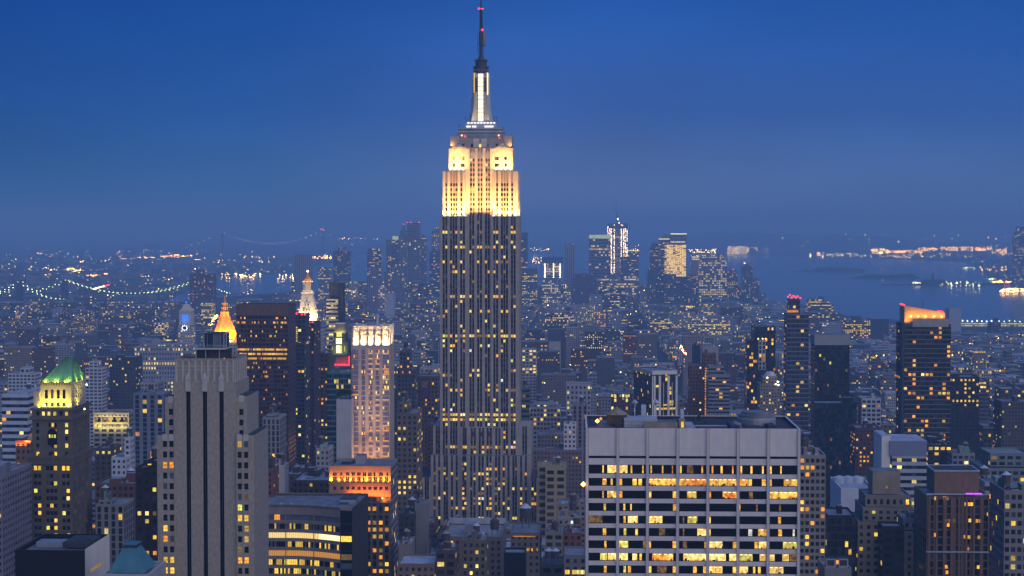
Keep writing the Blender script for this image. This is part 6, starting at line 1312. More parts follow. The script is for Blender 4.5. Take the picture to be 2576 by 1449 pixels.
# ================================================================== downtown skyline (about six and a half kilometres away)
def far(name, label, px0, px1, py, vb, style, col, lit, tiers=(), d=6500, dep=45, em=1.5, table=None, cat='skyscraper', bay=None, fl=None, lo=None):
    return tower(name, label, cat, px0, px1, py, d, dep, vb, style, col, lit, tiers=tiers, rs=0, em=em, table=table, bay=bay, fl=fl, par=0.0)
BL = (.17, .17, .22); BD = (.09, .09, .12)
far('downtown_office', 'distant office tower with lit bands and pale green lit crown, left of the unfinished tower', 1482, 1536, 600, 712, 'b', BL, .32, d=6450, fl=11)
t = [o for o in sc.objects if o.get('label', '').startswith('distant office tower with lit bands and pale green')][0]
for a, b in ((-27, -13), (-12.5, 27)): addbox(t, 'lit_crown', a * 6450 / F, b * 6450 / F, .5, 40, Z(600, 6450), Z(591, 6450), 'crown_green')
t, wx, zp = far('unfinished_tower', 'tallest downtown tower, unfinished, with vertical strings of white work lamps and cranes', 1528, 1579, 572, 700, 'b', (.24, .21, .24), .45, d=6550, table=(('lit_dim', .7), ('lit_pale', .3)), fl=8)
addbox(t, 'netting', wx(1530), wx(1579), -1, 44, zp(573), zp(562), 'net_blue')
for px_ in (1529, 1534.5, 1538, 1545, 1563, 1569, 1573, 1577.5):
    b = MB(); y0 = 576 if px_ > 1530 else 570
    for i in range(int((690 - y0) / 3.1)): 
        if R.random() < .86: b.ball((wx(px_ + R.uniform(-.6, .6)), -2.5, zp(y0 + i * 3.1)), R.uniform(1.3, 2.1), 'white_light' if R.random() < .8 else 'amber_light')
    b.build('work_lamp', t, kind='stuff')
b = MB(); b.bar((wx(1553.5), 20, zp(562)), (wx(1553.5), 20, zp(545)), 2.2, 'dark_metal'); b.bar((wx(1550), 20, zp(545)), (wx(1557), 20, zp(544)), 1.2, 'dark_metal'); b.bar((wx(1553), 20, zp(545)), (wx(1542), 20, zp(507)), .8, 'dark_metal'); b.bar((wx(1553), 20, zp(545)), (wx(1551), 20, zp(506)), .8, 'dark_metal'); b.bar((wx(1580), 20, zp(590)), (wx(1587), 20, zp(563)), .9, 'dark_metal'); b.build('tower_crane', t)
for q, p, m in ((1554, 550, 'white_light'), (1555, 553, 'green_light'), (1557, 561, 'white_light'), (1545, 566, 'amber_light'), (1563, 566, 'amber_light'), (1566, 567, 'amber_light')): beacon(t, wx(q), -3, zp(p), 2.4, m, 'work_light')
far('dark_notch_tower', 'dark low-lit tower in front of the unfinished tower right foot', 1562, 1583, 647, 735, 'g', BD, .06, d=6350)
t, wx, zp = far('yellow_rim_tower', 'office tower with yellow light line on its roof, right of the unfinished tower', 1578, 1607, 630, 735, 'b', BL, .25, d=6600, tiers=())
addbox(t, 'roof_light', wx(1578), wx(1603), -1.5, 0, zp(631.5), zp(629), 'crown_yellow')
far('banded_low_tower', 'low broad office with bright pale bands at the foot of the unfinished tower', 1526, 1600, 712, 738, 'b', (.3, .3, .34), .7, tiers=((1571, 1600, 694, 2, 40),), d=6200, table=PALE, fl=8)
t, wx, zp = far('golden_grid_tower', 'broad downtown tower ablaze with golden windows and white light line at its top', 1686, 1727, 589, 697, 'b', (.26, .22, .16), 0, d=6700, dep=50)
sp = []
for r in range(34):
    for i in range(10): 
        if R.random() < .93: sp.append((wx(1674.5 + i * 5.4), -3.2, zp(617 + r * 2.5), 'f', 7.4, 2.5, R.choice(('far_gold', 'far_gold', 'far_gold_pale', 'far_gold_dim') if i > 0 else ('far_gold_dim', 'far_gold_dim', 'far_gold', 'lit_dim'))))
addbox(t, 'roof_light', wx(1687), wx(1727), -1.5, 0, zp(589.5), zp(587.3), 'white_panel'); addbox(t, 'light_line', wx(1687), wx(1723), -1.5, 0, zp(609.5), zp(608), 'white_panel')
addbox(t, 'front_wing', wx(1672), wx(1726), -1.0, 0, 0, zp(612), 'brown_stone'); put_windows(t, sp)
t, wx, zp = far('pyramid_cap_tower', 'downtown tower with blue-green pyramid cap, left against the golden tower', 1657, 1688, 602, 690, 'b', (.24, .21, .19), .55, d=6760, table=(('lit_dim', .5), ('lit_yellow', .5)))
b = MB(); b.rects([(zp(601), wx(1660), wx(1690), 4, 40), (zp(589), wx(1674), wx(1676), 21, 23)], 'copper_teal'); b.build('pyramid_cap', t); addbox(t, 'roof_light', wx(1657), wx(1688), -1.6, 0, zp(602.5), zp(600), 'crown_yellow')
t, wx, zp = far('dome_cap_tower', 'dim downtown tower with low dome, left of the pyramid-capped tower', 1635, 1658, 622, 680, 'b', (.16, .14, .16), .22, d=6800, table=WARM)
b = MB(); b.cyl(wx(1647), 20, [(zp(622), 16), (zp(616), 14.5), (zp(612), 10), (zp(609.5), 4), (zp(609), .5)], 'copper_teal', 16); b.build('dome', t)
far('dark_round_tower', 'dark apartment tower with rounded top in front of the dome-capped tower', 1629, 1669, 682, 762, 'g', (.06, .06, .085), .13, tiers=((1632, 1662, 672, 3, 30),), d=6150)
far('dark_pair_tower', 'dark apartment tower block under the golden tower', 1670, 1701, 690, 765, 'h', (.075, .065, .09), .12, d=6120)
far('purple_block_tower', 'purple-dark apartment block right under the golden tower', 1701, 1731, 696, 765, 'h', (.085, .065, .085), .08, d=6180)
far('speckled_block_tower', 'apartment block speckled with warm windows between golden tower and white-lit grid tower', 1731, 1756, 690, 765, 'h', (.07, .065, .085), .20, d=6140, table=WARM)
t, wx, zp = far('white_lit_grid_tower', 'downtown office block covered by an even grid of white-yellow windows, stepped dark top', 1759, 1829, 659, 745, 'w', (.20, .19, .23), .80, tiers=((1761, 1826, 645, 3, 40), (1766, 1822, 640, 6, 30)), d=6400, table=PALE, bay=8, fl=8)
t, wx, zp = far('two_line_tower', 'plain pale tower with two yellow roof light lines, left of the white-lit grid tower', 1739, 1762, 648, 690, 'n', (.27, .22, .22), 0, d=6560)
for p in (646.5, 652): addbox(t, 'roof_light', wx(1741), wx(1769), -2, 0, zp(p + 1), zp(p - 1), 'crown_yellow')
t, wx, zp = far('shore_tower', 'slim apartment tower by the water right of the downtown group', 1867, 1894, 668, 760, 'h', (.11, .095, .12), .22, tiers=((1872, 1890, 663, 3, 20),), d=6300, cat=AB); beacon(t, wx(1873), 0, zp(662), 2.4, 'white_light', 'roof_lamp')
t, wx, zp = far('low_shore_tower', 'last lower tower on the downtown shore, at the edge of open water', 1893, 1911, 702, 765, 'h', (.10, .09, .12), .22, tiers=((1897, 1906, 696, 3, 14),), d=6250, cat=AB)
t, wx, zp = far('red_lamp_tower', 'lit apartment tower with a red roof lamp between grid tower and shore tower', 1830, 1856, 683, 755, 'h', (.12, .11, .14), .28, tiers=((1834, 1852, 678, 3, 18),), d=6350, cat=AB); beacon(t, wx(1845), 0, zp(678), 2.2, 'red_light')
t, wx, zp = far('lamp_string_tower', 'unfinished blocky tower with dark netted top and strings of white lamps', 1366, 1413, 662, 700, 'b', (.26, .22, .24), .6, d=6500, table=(('lit_pale', .5), ('lit_orange', .3), ('lit_dim', .2)), fl=9)
addbox(t, 'netting', wx(1363), wx(1417), -1, 45, zp(662), zp(647), 'net_blue')
for px_ in (1371, 1392.5, 1409):
    b = MB()
    for i in range(13): b.ball((wx(px_), -2.5, zp(664 + i * 2.8)), 2.1, 'white_light')
    b.build('work_lamp', t, kind='stuff')
b = MB(); b.bar((wx(1381), 20, zp(647)), (wx(1381), 20, zp(601)), .8, 'dark_metal'); b.bar((wx(1393), 20, zp(647)), (wx(1391), 20, zp(637)), 1, 'dark_metal'); b.build('tower_crane', t)
far('slim_pale_slab', 'slim pale ribbed slab between the two unfinished towers', 1420, 1446, 616, 702, 'p', (.36, .35, .38), .05, tiers=((1422, 1444, 613, 3, 20),), d=6600)
far('blue_edge_tower', 'dark tower just visible at the right edge of the tallest tower', 1306, 1327, 585, 675, 'b', (.07, .075, .11), .20, d=6500)
far('lit_brick_telephone_block', 'broad dark brick block with stepped top, right of the lamp-string tower', 1437, 1500, 700, 765, 'h', (.095, .07, .09), .06, tiers=((1446, 1492, 688, 4, 36),), d=6000)
far('lit_corner_block', 'blocky office with bright lower rows right of the tallest tower, downtown foot', 1313, 1352, 675, 765, 'w', (.12, .11, .14), .34, d=5900, table=PALE)
far('red_rim_office', 'dark office with lit bands and red roof edge, below the unfinished tower', 1534, 1573, 725, 775, 'b', (.06, .06, .09), .26, d=5500)
far('pale_archive_block', 'pale block with small dark windows, left of the red-rimmed office', 1482, 1516, 742, 790, 'w', (.36, .36, .40), .05, d=5200, cat=OB)
far('lit_strip_block', 'pale stepped block with one bright strip of windows, left of the brick telephone block', 1364, 1410, 712, 760, 'w', (.22, .21, .26), .22, tiers=((1370, 1402, 702, 3, 30),), d=5800, table=PALE, cat=OB)
# left of the tall tower
far('rippled_tower', 'rippled steel apartment tower with red roof beacons, tallest left of the golden skyscraper', 1024, 1056, 560, 690, 'G', (.30, .27, .30), .06, d=6400, dep=34, bay=6, fl=7)
t = [o for o in sc.objects if o.get('label', '').startswith('rippled steel')][0]
for q in (-15.5, -6, 14.5): beacon(t, q * 6400 / F, -1, Z(559.5, 6400), 2.2, 'red_light')
t, wx, zp = far('gothic_spire_tower', 'slim stepped stone tower with pointed green top, left of the rippled tower', 1003, 1024, 592, 690, 'p', (.24, .22, .22), .06, tiers=((1006, 1021, 580, 3, 26),), d=6350, dep=34)
b = MB(); b.rects([(zp(580), wx(1008), wx(1019.5), 5, 24), (zp(567), wx(1012), wx(1015.5), 12, 17), (zp(562), wx(1013.2), wx(1014.4), 14, 15)], 'copper_teal'); b.build('spire', t); beacon(t, wx(1013.8), 14, zp(564), 2.4, 'red_light')
t, wx, zp = far('yellow_roof_tower', 'downtown tower with window columns and a yellow-lit penthouse, left of the spired stone tower', 971, 1003, 603, 690, 'p', (.23, .21, .24), .14, d=6480)
addbox(t, 'lit_penthouse', wx(987), wx(1001), 2, 20, zp(603), zp(594), 'crown_green')
t, wx, zp = far('faceted_top_tower', 'tower with small pyramid top between rippled tower and tallest tower', 1056, 1072, 598, 690, 'h', (.16, .15, .19), .16, d=6520)
b = MB(); b.rects([(zp(598), wx(1056), wx(1071), 2, 30), (zp(588), wx(1062), wx(1065), 12, 18)], 'copper_teal'); b.build('pyramid_cap', t)
far('edge_lit_tower', 'hazy lit tower half hidden by the left edge of the tallest tower', 1086, 1110, 580, 660, 'h', (.2, .18, .2), .30, tiers=((1096, 1110, 571, 3, 20),), d=6700)
far('dark_bank_tower', 'dark office tower in front of the hazy lit tower', 1080, 1110, 632, 745, 'b', (.08, .085, .12), .12, d=6100)
far('lit_crown_slab', 'dark-topped slab with lit band below its crown, downtown left', 923, 958, 632, 690, 'b', (.15, .14, .18), .25, tiers=((925, 956, 625, 3, 30),), d=6550)
far('stepped_dark_tower', 'dark stepped tower with warm lower windows above the white spire right side', 838, 878, 632, 680, 'h', (.09, .085, .12), .22, tiers=((849, 868, 622, 4, 26),), d=6500)
far('windowless_exchange', 'tall pale ribbed windowless slab behind the white spire', 741, 781, 641, 735, 'p', (.30, .27, .29), 0, d=6000)
far('column_lit_tower', 'blocky pale tower with bright column of yellow windows right of the slim glass tower top', 800, 832, 672, 755, 'w', (.23, .22, .27), .30, d=5950, table=PALE)
far('courthouse_block', 'pale civic building with colonnade and pyramid roof, downtown centre left', 922, 958, 700, 775, 'p', (.25, .23, .26), .05, tiers=((930, 950, 672, 6, 24),), d=5700)
far('wide_civic_block', 'wide civic tower with twin pale turrets, left of the tallest tower', 966, 1016, 684, 760, 'p', (.22, .21, .25), .08, tiers=((982, 1002, 672, 6, 24),), d=5750)
far('lit_shaft_slab', 'narrow pale slab with a lit vertical strip above the fin crown tower', 951, 968, 720, 785, 'w', (.36, .35, .40), .28, d=5000, table=PALE, cat=AB)
far('white_sided_slab', 'white-sided slab with teal top above the fin crown tower', 971, 990, 738, 782, 'n', (.38, .38, .42), 0, d=4800, cat=AB)
far('brown_housing_tower', 'tall brown apartment tower with strings of warm windows above the gold pyramid', 478, 536, 688, 792, 'h', (.105, .075, .095), .12, tiers=((493, 509, 679, 4, 16),), d=4800, cat=AB, table=(('lit_pale', .6), ('lit_orange', .4)))
far('lamp_studded_house', 'construction frame studded with bright white lamps at the foot of the brown housing tower', 506, 531, 762, 790, 'w', (.2, .18, .16), .75, d=4300, cat=HB, table=PALE)
far('far_estate_slab', 'low purple apartment slab beside the East River left of the white spire', 683, 727, 737, 768, 'h', (.12, .10, .13), .10, d=5600, cat=AB)
far('far_estate_block', 'dark apartment block left of the purple river slab', 655, 683, 740, 768, 'h', (.08, .075, .11), .06, d=5550, cat=AB)
far('lamp_lit_frame', 'small block lit by white and violet lamps left of the blue clock tower', 388, 412, 812, 838, 'w', (.2, .18, .2), .8, d=3900, cat=HB, table=PALE)
t, wx, zp = far('jersey_waterfront_tower', 'lone tall glass tower across the river at the right edge', 2553, 2610, 594, 733, 'b', (.07, .09, .13), .30, tiers=((2556, 2606, 582, 3, 38), (2560, 2602, 570, 6, 30)), d=7900)
# right shore
far('terraced_glass_office', 'terraced glass office with stepped floors on the far right shore', 2034, 2096, 766, 840, 'b', (.10, .12, .17), .30, tiers=((2034, 2086, 758, 3, 40), (2036, 2074, 752, 6, 30), (2058, 2074, 747, 10, 14)), d=4100, cat=OB)
far('terraced_annex', 'lower terraced wing stepping down beside the terraced glass office', 2030, 2128, 800, 850, 'b', (.11, .12, .17), .16, tiers=((2030, 2112, 786, 3, 40),), d=4000, cat=OB)
far('pale_grid_market', 'long pale market building with window grid on the right shore', 2068, 2118, 812, 850, 'w', (.32, .33, .37), .12, d=3700, cat=HB)
far('lit_brick_market', 'wide brick market building with rows of yellow windows on the right shore', 2120, 2190, 806, 838, 'w', (.12, .085, .095), .34, tiers=((2142, 2168, 795, 8, 14),), d=3850, cat=HB)
far('dark_tree_mound_block', 'dark block with bushy roof on the right shore beside the brick market', 2190, 2236, 802, 830, 'n', (.035, .045, .06), 0, d=3950, cat=HB)
far('pale_shore_tower', 'pale windowless tower standing against the river right of the orange crown', 2388, 2418, 776, 812, 'n', (.32, .33, .37), 0, tiers=(), d=4200, cat=HB)
t, wx, zp = far('long_pier_shed', 'long low pier shed with white and yellow-green lights along the river at right', 2418, 2640, 812, 832, 'b', (.2, .22, .16), .85, d=4650, cat=HB, table=(('lit_green', .7), ('lit_pale', .3)), fl=7, dep=30)
for i in range(17): beacon(t, wx(2422 + i * (12 if i < 7 else 13)), -2, zp(807 + (i % 3) * .8), 2.2 if i < 7 else 1.5, 'cool_light' if i < 7 else 'green_light', 'mast_lamp')
far('spired_rail_house', 'dark house with stepped turret in front of the pier shed', 2494, 2518, 812, 836, 'h', (.06, .06, .08), .12, tiers=((2502, 2512, 800, 3, 12),), d=4300, cat=HB)

# ================================================================== the wall sign and the roof trees
t = [o for o in sc.objects if o.get('label', '').startswith('brown office left of the tallest')][0]
k = 1500 / F; c = 1076
b = MB(); b.box((1061 - c) * k, (1079.3 - c) * k, -.5, -.02, Z(1002.5, 1500), Z(955, 1500), 'sign_red'); b.box((1063 - c) * k, (1078 - c) * k, -.56, -.5, Z(992, 1500), Z(979, 1500), 'sign_blue'); sg = b.build('wall_sign', t)
for i, tx in enumerate(('The nation', 'whatever', 'wanted', 'before', 'you look', 'more')):
    cu = bpy.data.curves.new('lettering', 'FONT'); cu.body = tx; cu.size = 1.35 if i < 5 else .8; cu.extrude = .01; o = bpy.data.objects.new('lettering', cu); COL.objects.link(o); o.parent = sg
    o.location = ((1061.8 - c) * k, -.6, Z(961.3 + i * 3.3 if i < 5 else 997, 1500)); o.rotation_euler = (math.pi / 2, 0, 0); cu.materials.append(MATS['white_stone']); bpy.context.view_layer.update(); me_ = bpy.data.meshes.new_from_object(o.evaluated_get(bpy.context.evaluated_depsgraph_get())); mx_ = o.matrix_basis.copy(); bpy.data.objects.remove(o); o = bpy.data.objects.new('lettering', me_); COL.objects.link(o); o.parent = sg; o.matrix_basis = mx_
def tree_mesh(seed, h=9, r=3.2, leaves=150, trunk=.35):
    rr = random.Random(seed); tr = MB(); cr_ = MB()
    tr.cyl(0, 0, [(0, .3), (h * trunk, .2), (h * .75, .07)], 'bark', 7)
    for i in range(6):
        a = rr.uniform(0, 6.28); z = h * rr.uniform(trunk, .6); tr.bar((0, 0, z), (r * .6 * math.cos(a), r * .6 * math.sin(a), z + h * .22), .07, 'bark')
    cl = [(rr.uniform(-.55, .55) * r, rr.uniform(-.55, .55) * r, h * rr.uniform(trunk + .12, .9), rr.uniform(.35, .6) * r) for _ in range(9)]
    for i in range(leaves):
        x, y, z, q = rr.choice(cl); u = Vector((rr.gauss(0, 1), rr.gauss(0, 1), rr.gauss(0, 1))).normalized() * q * rr.uniform(.6, 1.05)
        p = Vector((x, y, z)) + u; s_ = rr.uniform(.25, .55) * r * .35; e = Vector((rr.gauss(0, 1), rr.gauss(0, 1), rr.gauss(0, 1))).normalized(); f = e.cross(u.normalized() + Vector((.01, .02, .03))).normalized()
        cr_.quad([p - e * s_, p + f * s_ * .7, p + e * s_, p - f * s_ * .7], 'leaf')
    return tr.mesh('trunk'), cr_.mesh('crown')
TM = [tree_mesh(i) for i in range(4)]
def tree(x, y, z, s, label, group, yaw=0):
    t = thing('tree', label, 'tree', (x, y, z), group, yaw)
    m = R.choice(TM)
    for n, me in zip(('trunk', 'crown'), m):
        o = bpy.data.objects.new(n, me); COL.objects.link(o); o.parent = t
    t.scale = (s, s, s * R.uniform(.85, 1.15)); return t
for i, q in enumerate((848, 854, 860, 866, 872, 878, 882)):
    tree(X(q, 1008), 1008 + (i % 2) * 4, Z(1006, 1000) - 1, .62, 'dark bushy tree growing on the plain pale windowless wall building beside the fin crown tower', 'roof trees on the blank-walled building')
PARKS = [(1640, 1698, 893, 3050, 'tree in the dark park right of the brick lamp-column house, mid distance', 'park trees by the striped box'), (1462, 1524, 866, 3180, 'tree in the dark square below the brick block with yellow window rows', 'square trees mid right'), (1374, 1424, 879, 3050, 'tree in the dark churchyard right of the tallest tower, mid distance', 'churchyard trees'), (338, 396, 832, 4200, 'tree in the dark park left of the blue clock tower', 'park trees by the clock tower')]
for a, b_, py, d, lb, gp in PARKS:
    n = 9
    for i in range(n):
        q = a + (b_ - a) * (i + R.uniform(.2, .8)) / n; dd = d + R.uniform(-60, 60)
        tree(X(q, dd, py), dd, 0, R.uniform(1.7, 2.3) * d / 3050, 'dark leafy ' + lb, gp)
    FOOT.append((X(a - 6, d), X(b_ + 6, d), d - 280, d + 70)); PROTECT.append((a, b_, py - 18, py - 3, d))

# ================================================================== ordinary blocks filling the street grid
def inside_land(px, d):
    # shoreline of the island, as (px, depth)
    if d > 7250: return False
    if px > 1900:
        lim = np.interp(px, (1900, 1925, 2060, 2150, 2600), (7000, 6300, 5700, 5000, 4550)); return d < lim
    if px < 740:
        lim = np.interp(px, (-200, 200, 480, 700, 740), (5350, 5500, 5700, 6300, 6900)); return d < lim
    return True
def skyline(px): return np.interp(px, (-50, 470, 480, 740, 745, 1300, 1312, 1905, 1915, 2010, 2060, 2140, 2600), (756, 756, 752, 748, 706, 706, 712, 712, 745, 772, 792, 812, 822))
ox, oy = X(1208, 1300), 1300.0
PAL = [(.30, .29, .30), (.22, .21, .22), (.16, .15, .16), (.13, .075, .06), (.17, .09, .07), (.23, .18, .13), (.10, .085, .08), (.42, .42, .44), (.19, .16, .16), (.27, .23, .19), (.08, .08, .095), (.34, .32, .33)]
PALN = ['grey', 'mid-grey', 'dark grey', 'brown brick', 'red brick', 'tan', 'dark brown', 'white', 'brownish', 'buff', 'charcoal', 'pale grey']
cand = []
RF = random.Random(11)
A = -62 + 0.0; AV = 285; ST = 81
for ai in range(-14, 15):
    for si in range(-8, 76):
        a0 = A + ai * AV + 15; a1 = a0 + AV - 30; b0 = si * ST + 9; b1 = b0 + ST - 18
        xm, ym = ox + (a0 + a1) / 2, oy + b0
        if ym < 640: continue
        pxm = 1288 + F * (xm + (ym - oy) * .0436) / ym
        if pxm < -420 or pxm > 3000: continue
        for row in (0, 1):
            a = a0
            while a < a1 - 8:
                far_ = ym > 3200
                w_ = RF.choice((14, 18, 22, 26, 32, 44)) * (1.25 if far_ else 1)
                if a + w_ > a1: w_ = a1 - a
                y0 = b0 + row * (ST - 18) / 2; dp = (ST - 18) / 2 - RF.uniform(0, 5)
                la, lb = a + w_ / 2, y0
                x = ox + la * CY - lb * SY; y = oy + la * SY + lb * CY
                a += w_ + (0.4 if RF.random() < .8 else 4)
                px = 1288 + F * x / y; hw = w_ / 2 * F / y
                if px < -90 or px > 2670 or not inside_land(px, y): continue
                if y < 1100: h = RF.uniform(36, 62)
                elif y < 1900: h = RF.uniform(26, 58) if RF.random() < .85 else RF.uniform(60, 90)
                elif y < 3000: h = RF.uniform(16, 42) if RF.random() < .86 else RF.uniform(45, 75)
                elif y < 5000: h = RF.uniform(12, 28) if RF.random() < .86 else RF.uniform(35, 65)
                elif 740 < px < 1910: h = RF.uniform(30, 75) if RF.random() < .8 else RF.uniform(80, 130)
                else: h = RF.uniform(14, 36) if RF.random() < .75 else RF.uniform(40, 62)
                if px > 1900 and y > 3000: h = RF.uniform(10, 24)
                # stay below what the photo shows further back
                lim = skyline(px)
                for p0, p1, pt, vb, dd in PROTECT:
                    if dd > y + 5 and px + hw > p0 and px - hw < p1: lim = max(lim, vb + 1)
                hmax = CH - (lim - HZ) * y / F - 3
                if hmax < 7: continue
                h = min(h, hmax * RF.uniform(.9, 1.0))
                if any(x + w_ / 2 > f[0] and x - w_ / 2 < f[1] and y + dp > f[2] and y < f[3] for f in FOOT): continue
                cand.append((y, x, w_, dp, h, px, hw, RF.randrange(len(PAL)), RF.random()))
cand.sort()
# how much of each one shows: a column-wise horizon from near to far, traced buildings included
NC = 1288; hor = np.full(NC, 1449.0)
items = [(c[0], 0, c) for c in cand] + [(d, 1, (p0, p1, pt)) for p0, p1, pt, vb, d in PROTECT]
items.sort(key=lambda q: q[0]); vis = []
for y, kd, c in items:
    if kd: p0, p1, top = c
    else: p0, p1, top = c[5] - c[6], c[5] + c[6], HZ + (CH - c[4]) * F / y
    i0, i1 = max(0, int(p0 / 2)), min(NC, int(p1 / 2) + 1)
    if i1 <= i0: continue
    seg = hor[i0:i1]; gain = np.minimum(np.maximum(0, seg - top), 60 if kd else (c[4] + c[3] * .2) * F / y)
    if not kd: vis.append((float(gain.sum()) * 2, c, top, float((gain > 0).mean())))
    hor[i0:i1] = np.minimum(seg, top)
print('fillers', len(cand), 'visible', sum(v[0] > 8 for v in vis))
N_IND = 195
vis.sort(key=lambda v: -v[0])
ind = [v for v in vis[:N_IND] if v[0] > 60]
LAND = [('the copper-roofed tower', 125, 1000), ('the striped brick tower', 515, 1000), ('the white stone slab', 1745, 1060), ('the banded office', 770, 1260), ('the orange floodlit block', 905, 1180), ('the fin crown tower', 940, 1000), ('the gold pyramid', 557, 800), ('the white spire', 771, 760), ('the blue clock tower', 466, 810), ('the brown glass slab', 660, 900), ('the dark striped box', 1672, 960), ('the red-lit tower', 2005, 860), ('the mirror glass tower', 2094, 900), ('the orange-crowned tower', 2330, 900), ('the brown pier tower', 2412, 1300), ('the tan setback office', 2230, 1290), ('the banded glass office', 2286, 1180), ('the gridded slab', 2045, 1250), ('the wide pale roof', 1188, 1330), ('the palazzo', 1372, 1035), ('the yellow stone loft', 1395, 1200), ('the sign tower', 1076, 1000), ('the brick lamp-column house', 1762, 960), ('the lavender slab', 1744, 870), ('the long lit office', 410, 900), ('the red brick loft', 288, 1260), ('the roof garden block', 374, 1040), ('the two-floor-lit loft', 1455, 990), ('the arched lit hall', 1331, 900), ('the brick block with yellow rows', 1493, 845), ('the dark-lit tower with pale strip', 1915, 900), ('the long pier shed', 2500, 820), ('the golden tower', 1706, 650), ('the unfinished tower', 1554, 640), ('the brown housing tower', 507, 740), ('the tallest tower', 1208, 1000), ('the broad lit factory', 1790, 812), ('the grid house', 45, 890), ('the brown slab house', 103, 900), ('the white balcony house', 54, 955), ('the teal glass tower', 852, 1000), ('the lit grid office', 2429, 980)]
ORD = ['nearest', 'second', 'third', 'fourth', 'fifth', 'sixth', 'seventh', 'eighth', 'ninth', 'tenth', 'eleventh', 'twelfth', 'thirteenth', 'fourteenth', 'fifteenth', 'sixteenth', 'seventeenth', 'eighteenth', 'nineteenth', 'twentieth']
lab = {}
for v in ind:
    c = v[1]; px, py = c[5], min(v[2] + 8, 1440)
    ln, lx_, ly_ = min(LAND, key=lambda L: (L[1] - px) ** 2 + 1.6 * (L[2] - py) ** 2); dx, dy = px - lx_, py - ly_
    rel = ('right of' if dx > 0 else 'left of') if abs(dx) > abs(dy) * .9 else ('below' if dy > 0 else 'above')
    lab.setdefault((ln, rel), []).append((math.hypot(dx, dy), id(v), v))
LBL = {}
for (ln, rel), L in lab.items():
    L.sort(key=lambda q: q[0])
    for i, (_, k_, v) in enumerate(L): LBL[k_] = (ORD[i] if i < 20 else 'outer', rel, ln)
def filler(v, mb=None):
    vis_, c, top, fr = v; y, x, w_, dp, h, px, hw, pc, rn = c
    col = tuple(q * (.58 + .34 * rn) for q in PAL[pc]); sty = ('h', 'g', 'w', 'h', 'g', 'p')[int(rn * 6)]
    b0, f0, wf, hf = STY[sty]; vb_ = .8 + .9 * (rn * 17 % 1); b0 = max(b0 * vb_, y / 900); f0 = max(f0 * (.9 + .5 * (rn * 23 % 1)), y / 1150); wf = min(.9, wf * (.8 + .6 * (rn * 29 % 1)))
    lit = (.05 + .16 * (rn * 7 % 1) ** 2) * (1.0 if y < 3200 else 1.5) if not (y > 5200 and px < 740) else .07
    g = .17 + .25 * (rn * 13 % 1); rc = (g * .92, g * .97, g * 1.06)
    return y, x, w_, dp, h, col, sty, b0, f0, wf, hf, lit, rc
for v in ind:
    y, x, w_, dp, h, col, sty, b0, f0, wf, hf, lit, rc = filler(v)
    o_, rel, ln = LBL[id(v)]
    kind = ('apartment_house', 'apartment house') if sty == 'h' else (('loft_building', 'loft building') if sty in 'wg' else ('office_block', 'office block'))
    hn = 'tall' if h > 48 else ('low' if h < 22 else 'mid-rise')
    t = thing(kind[0], f"{hn} {PALN[v[1][7]]} {kind[1]}, {o_} plain building {rel} {ln}", HB, (x, y, 0), 'plain city buildings between the landmarks')
    mb = MB(); W = w_ / 2; objs = b0 * wf * 1757 / y >= .8
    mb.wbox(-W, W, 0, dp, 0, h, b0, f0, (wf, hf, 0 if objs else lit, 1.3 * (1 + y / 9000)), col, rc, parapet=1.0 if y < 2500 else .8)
    if R.random() < .35 and h > 26:
        th = R.uniform(5, 10); mb = MB(); ins = R.uniform(2, 4)
        mb.wbox(-W, W, 0, dp, 0, h - th, b0, f0, (wf, hf, 0 if objs else lit, 1.3 * (1 + y / 9000)), col, rc, parapet=1.0); mb.wbox(-W + ins, W - ins * R.uniform(.2, 1), ins, dp - 1, h - th - 1, h, b0, f0, (wf, hf, lit, 1.2), col, rc, parapet=.8)
    elif R.random() < .45: mb.box(-W - .4, W + .4, -.5, -.02, h - 2.0, h - .9, 'limestone', bottom=True)
    wl, rf = split_roof(mb); wl.build('wall', t); rf.build('roof', t)
    if objs:
        nf = max(1, round((h - 1) / f0)); ch = (h - 1) / nf; sp = []; side = v[1][5] > 1480
        for fc, u0, u1 in (('f', -W, W), (('l' if side else 'r'), 0, dp)):
            nb = max(1, round((u1 - u0) / b0)); cw = (u1 - u0) / nb
            for r in range(nf):
                zc = ch * (r + .5)
                if proj(x, y, zc)[1] > v[2] + max(70, v[0] / max(hw, 4)) : continue
                rp = 3 if R.random() < .12 else .7
                for i in range(nb):
                    if R.random() < lit * rp:
                        u = u0 + cw * (i + .5); xx, yy = (u, -.05) if fc == 'f' else ((W + .05, u) if fc == 'r' else (-W - .05, u)); sp.append((xx, yy, zc, fc, cw * wf, ch * hf, litpick()))
        if sp: put_windows(t, sp, 30)
    if y < 3200: clutter(t, -W + .8, W - .8, .8, dp - .8, h - 1, 1 if y > 1600 else (3 if y < 1150 else 2), tanks=(1 if R.random() < (.75 if y < 1700 else .35) else 0))
rest = MB()
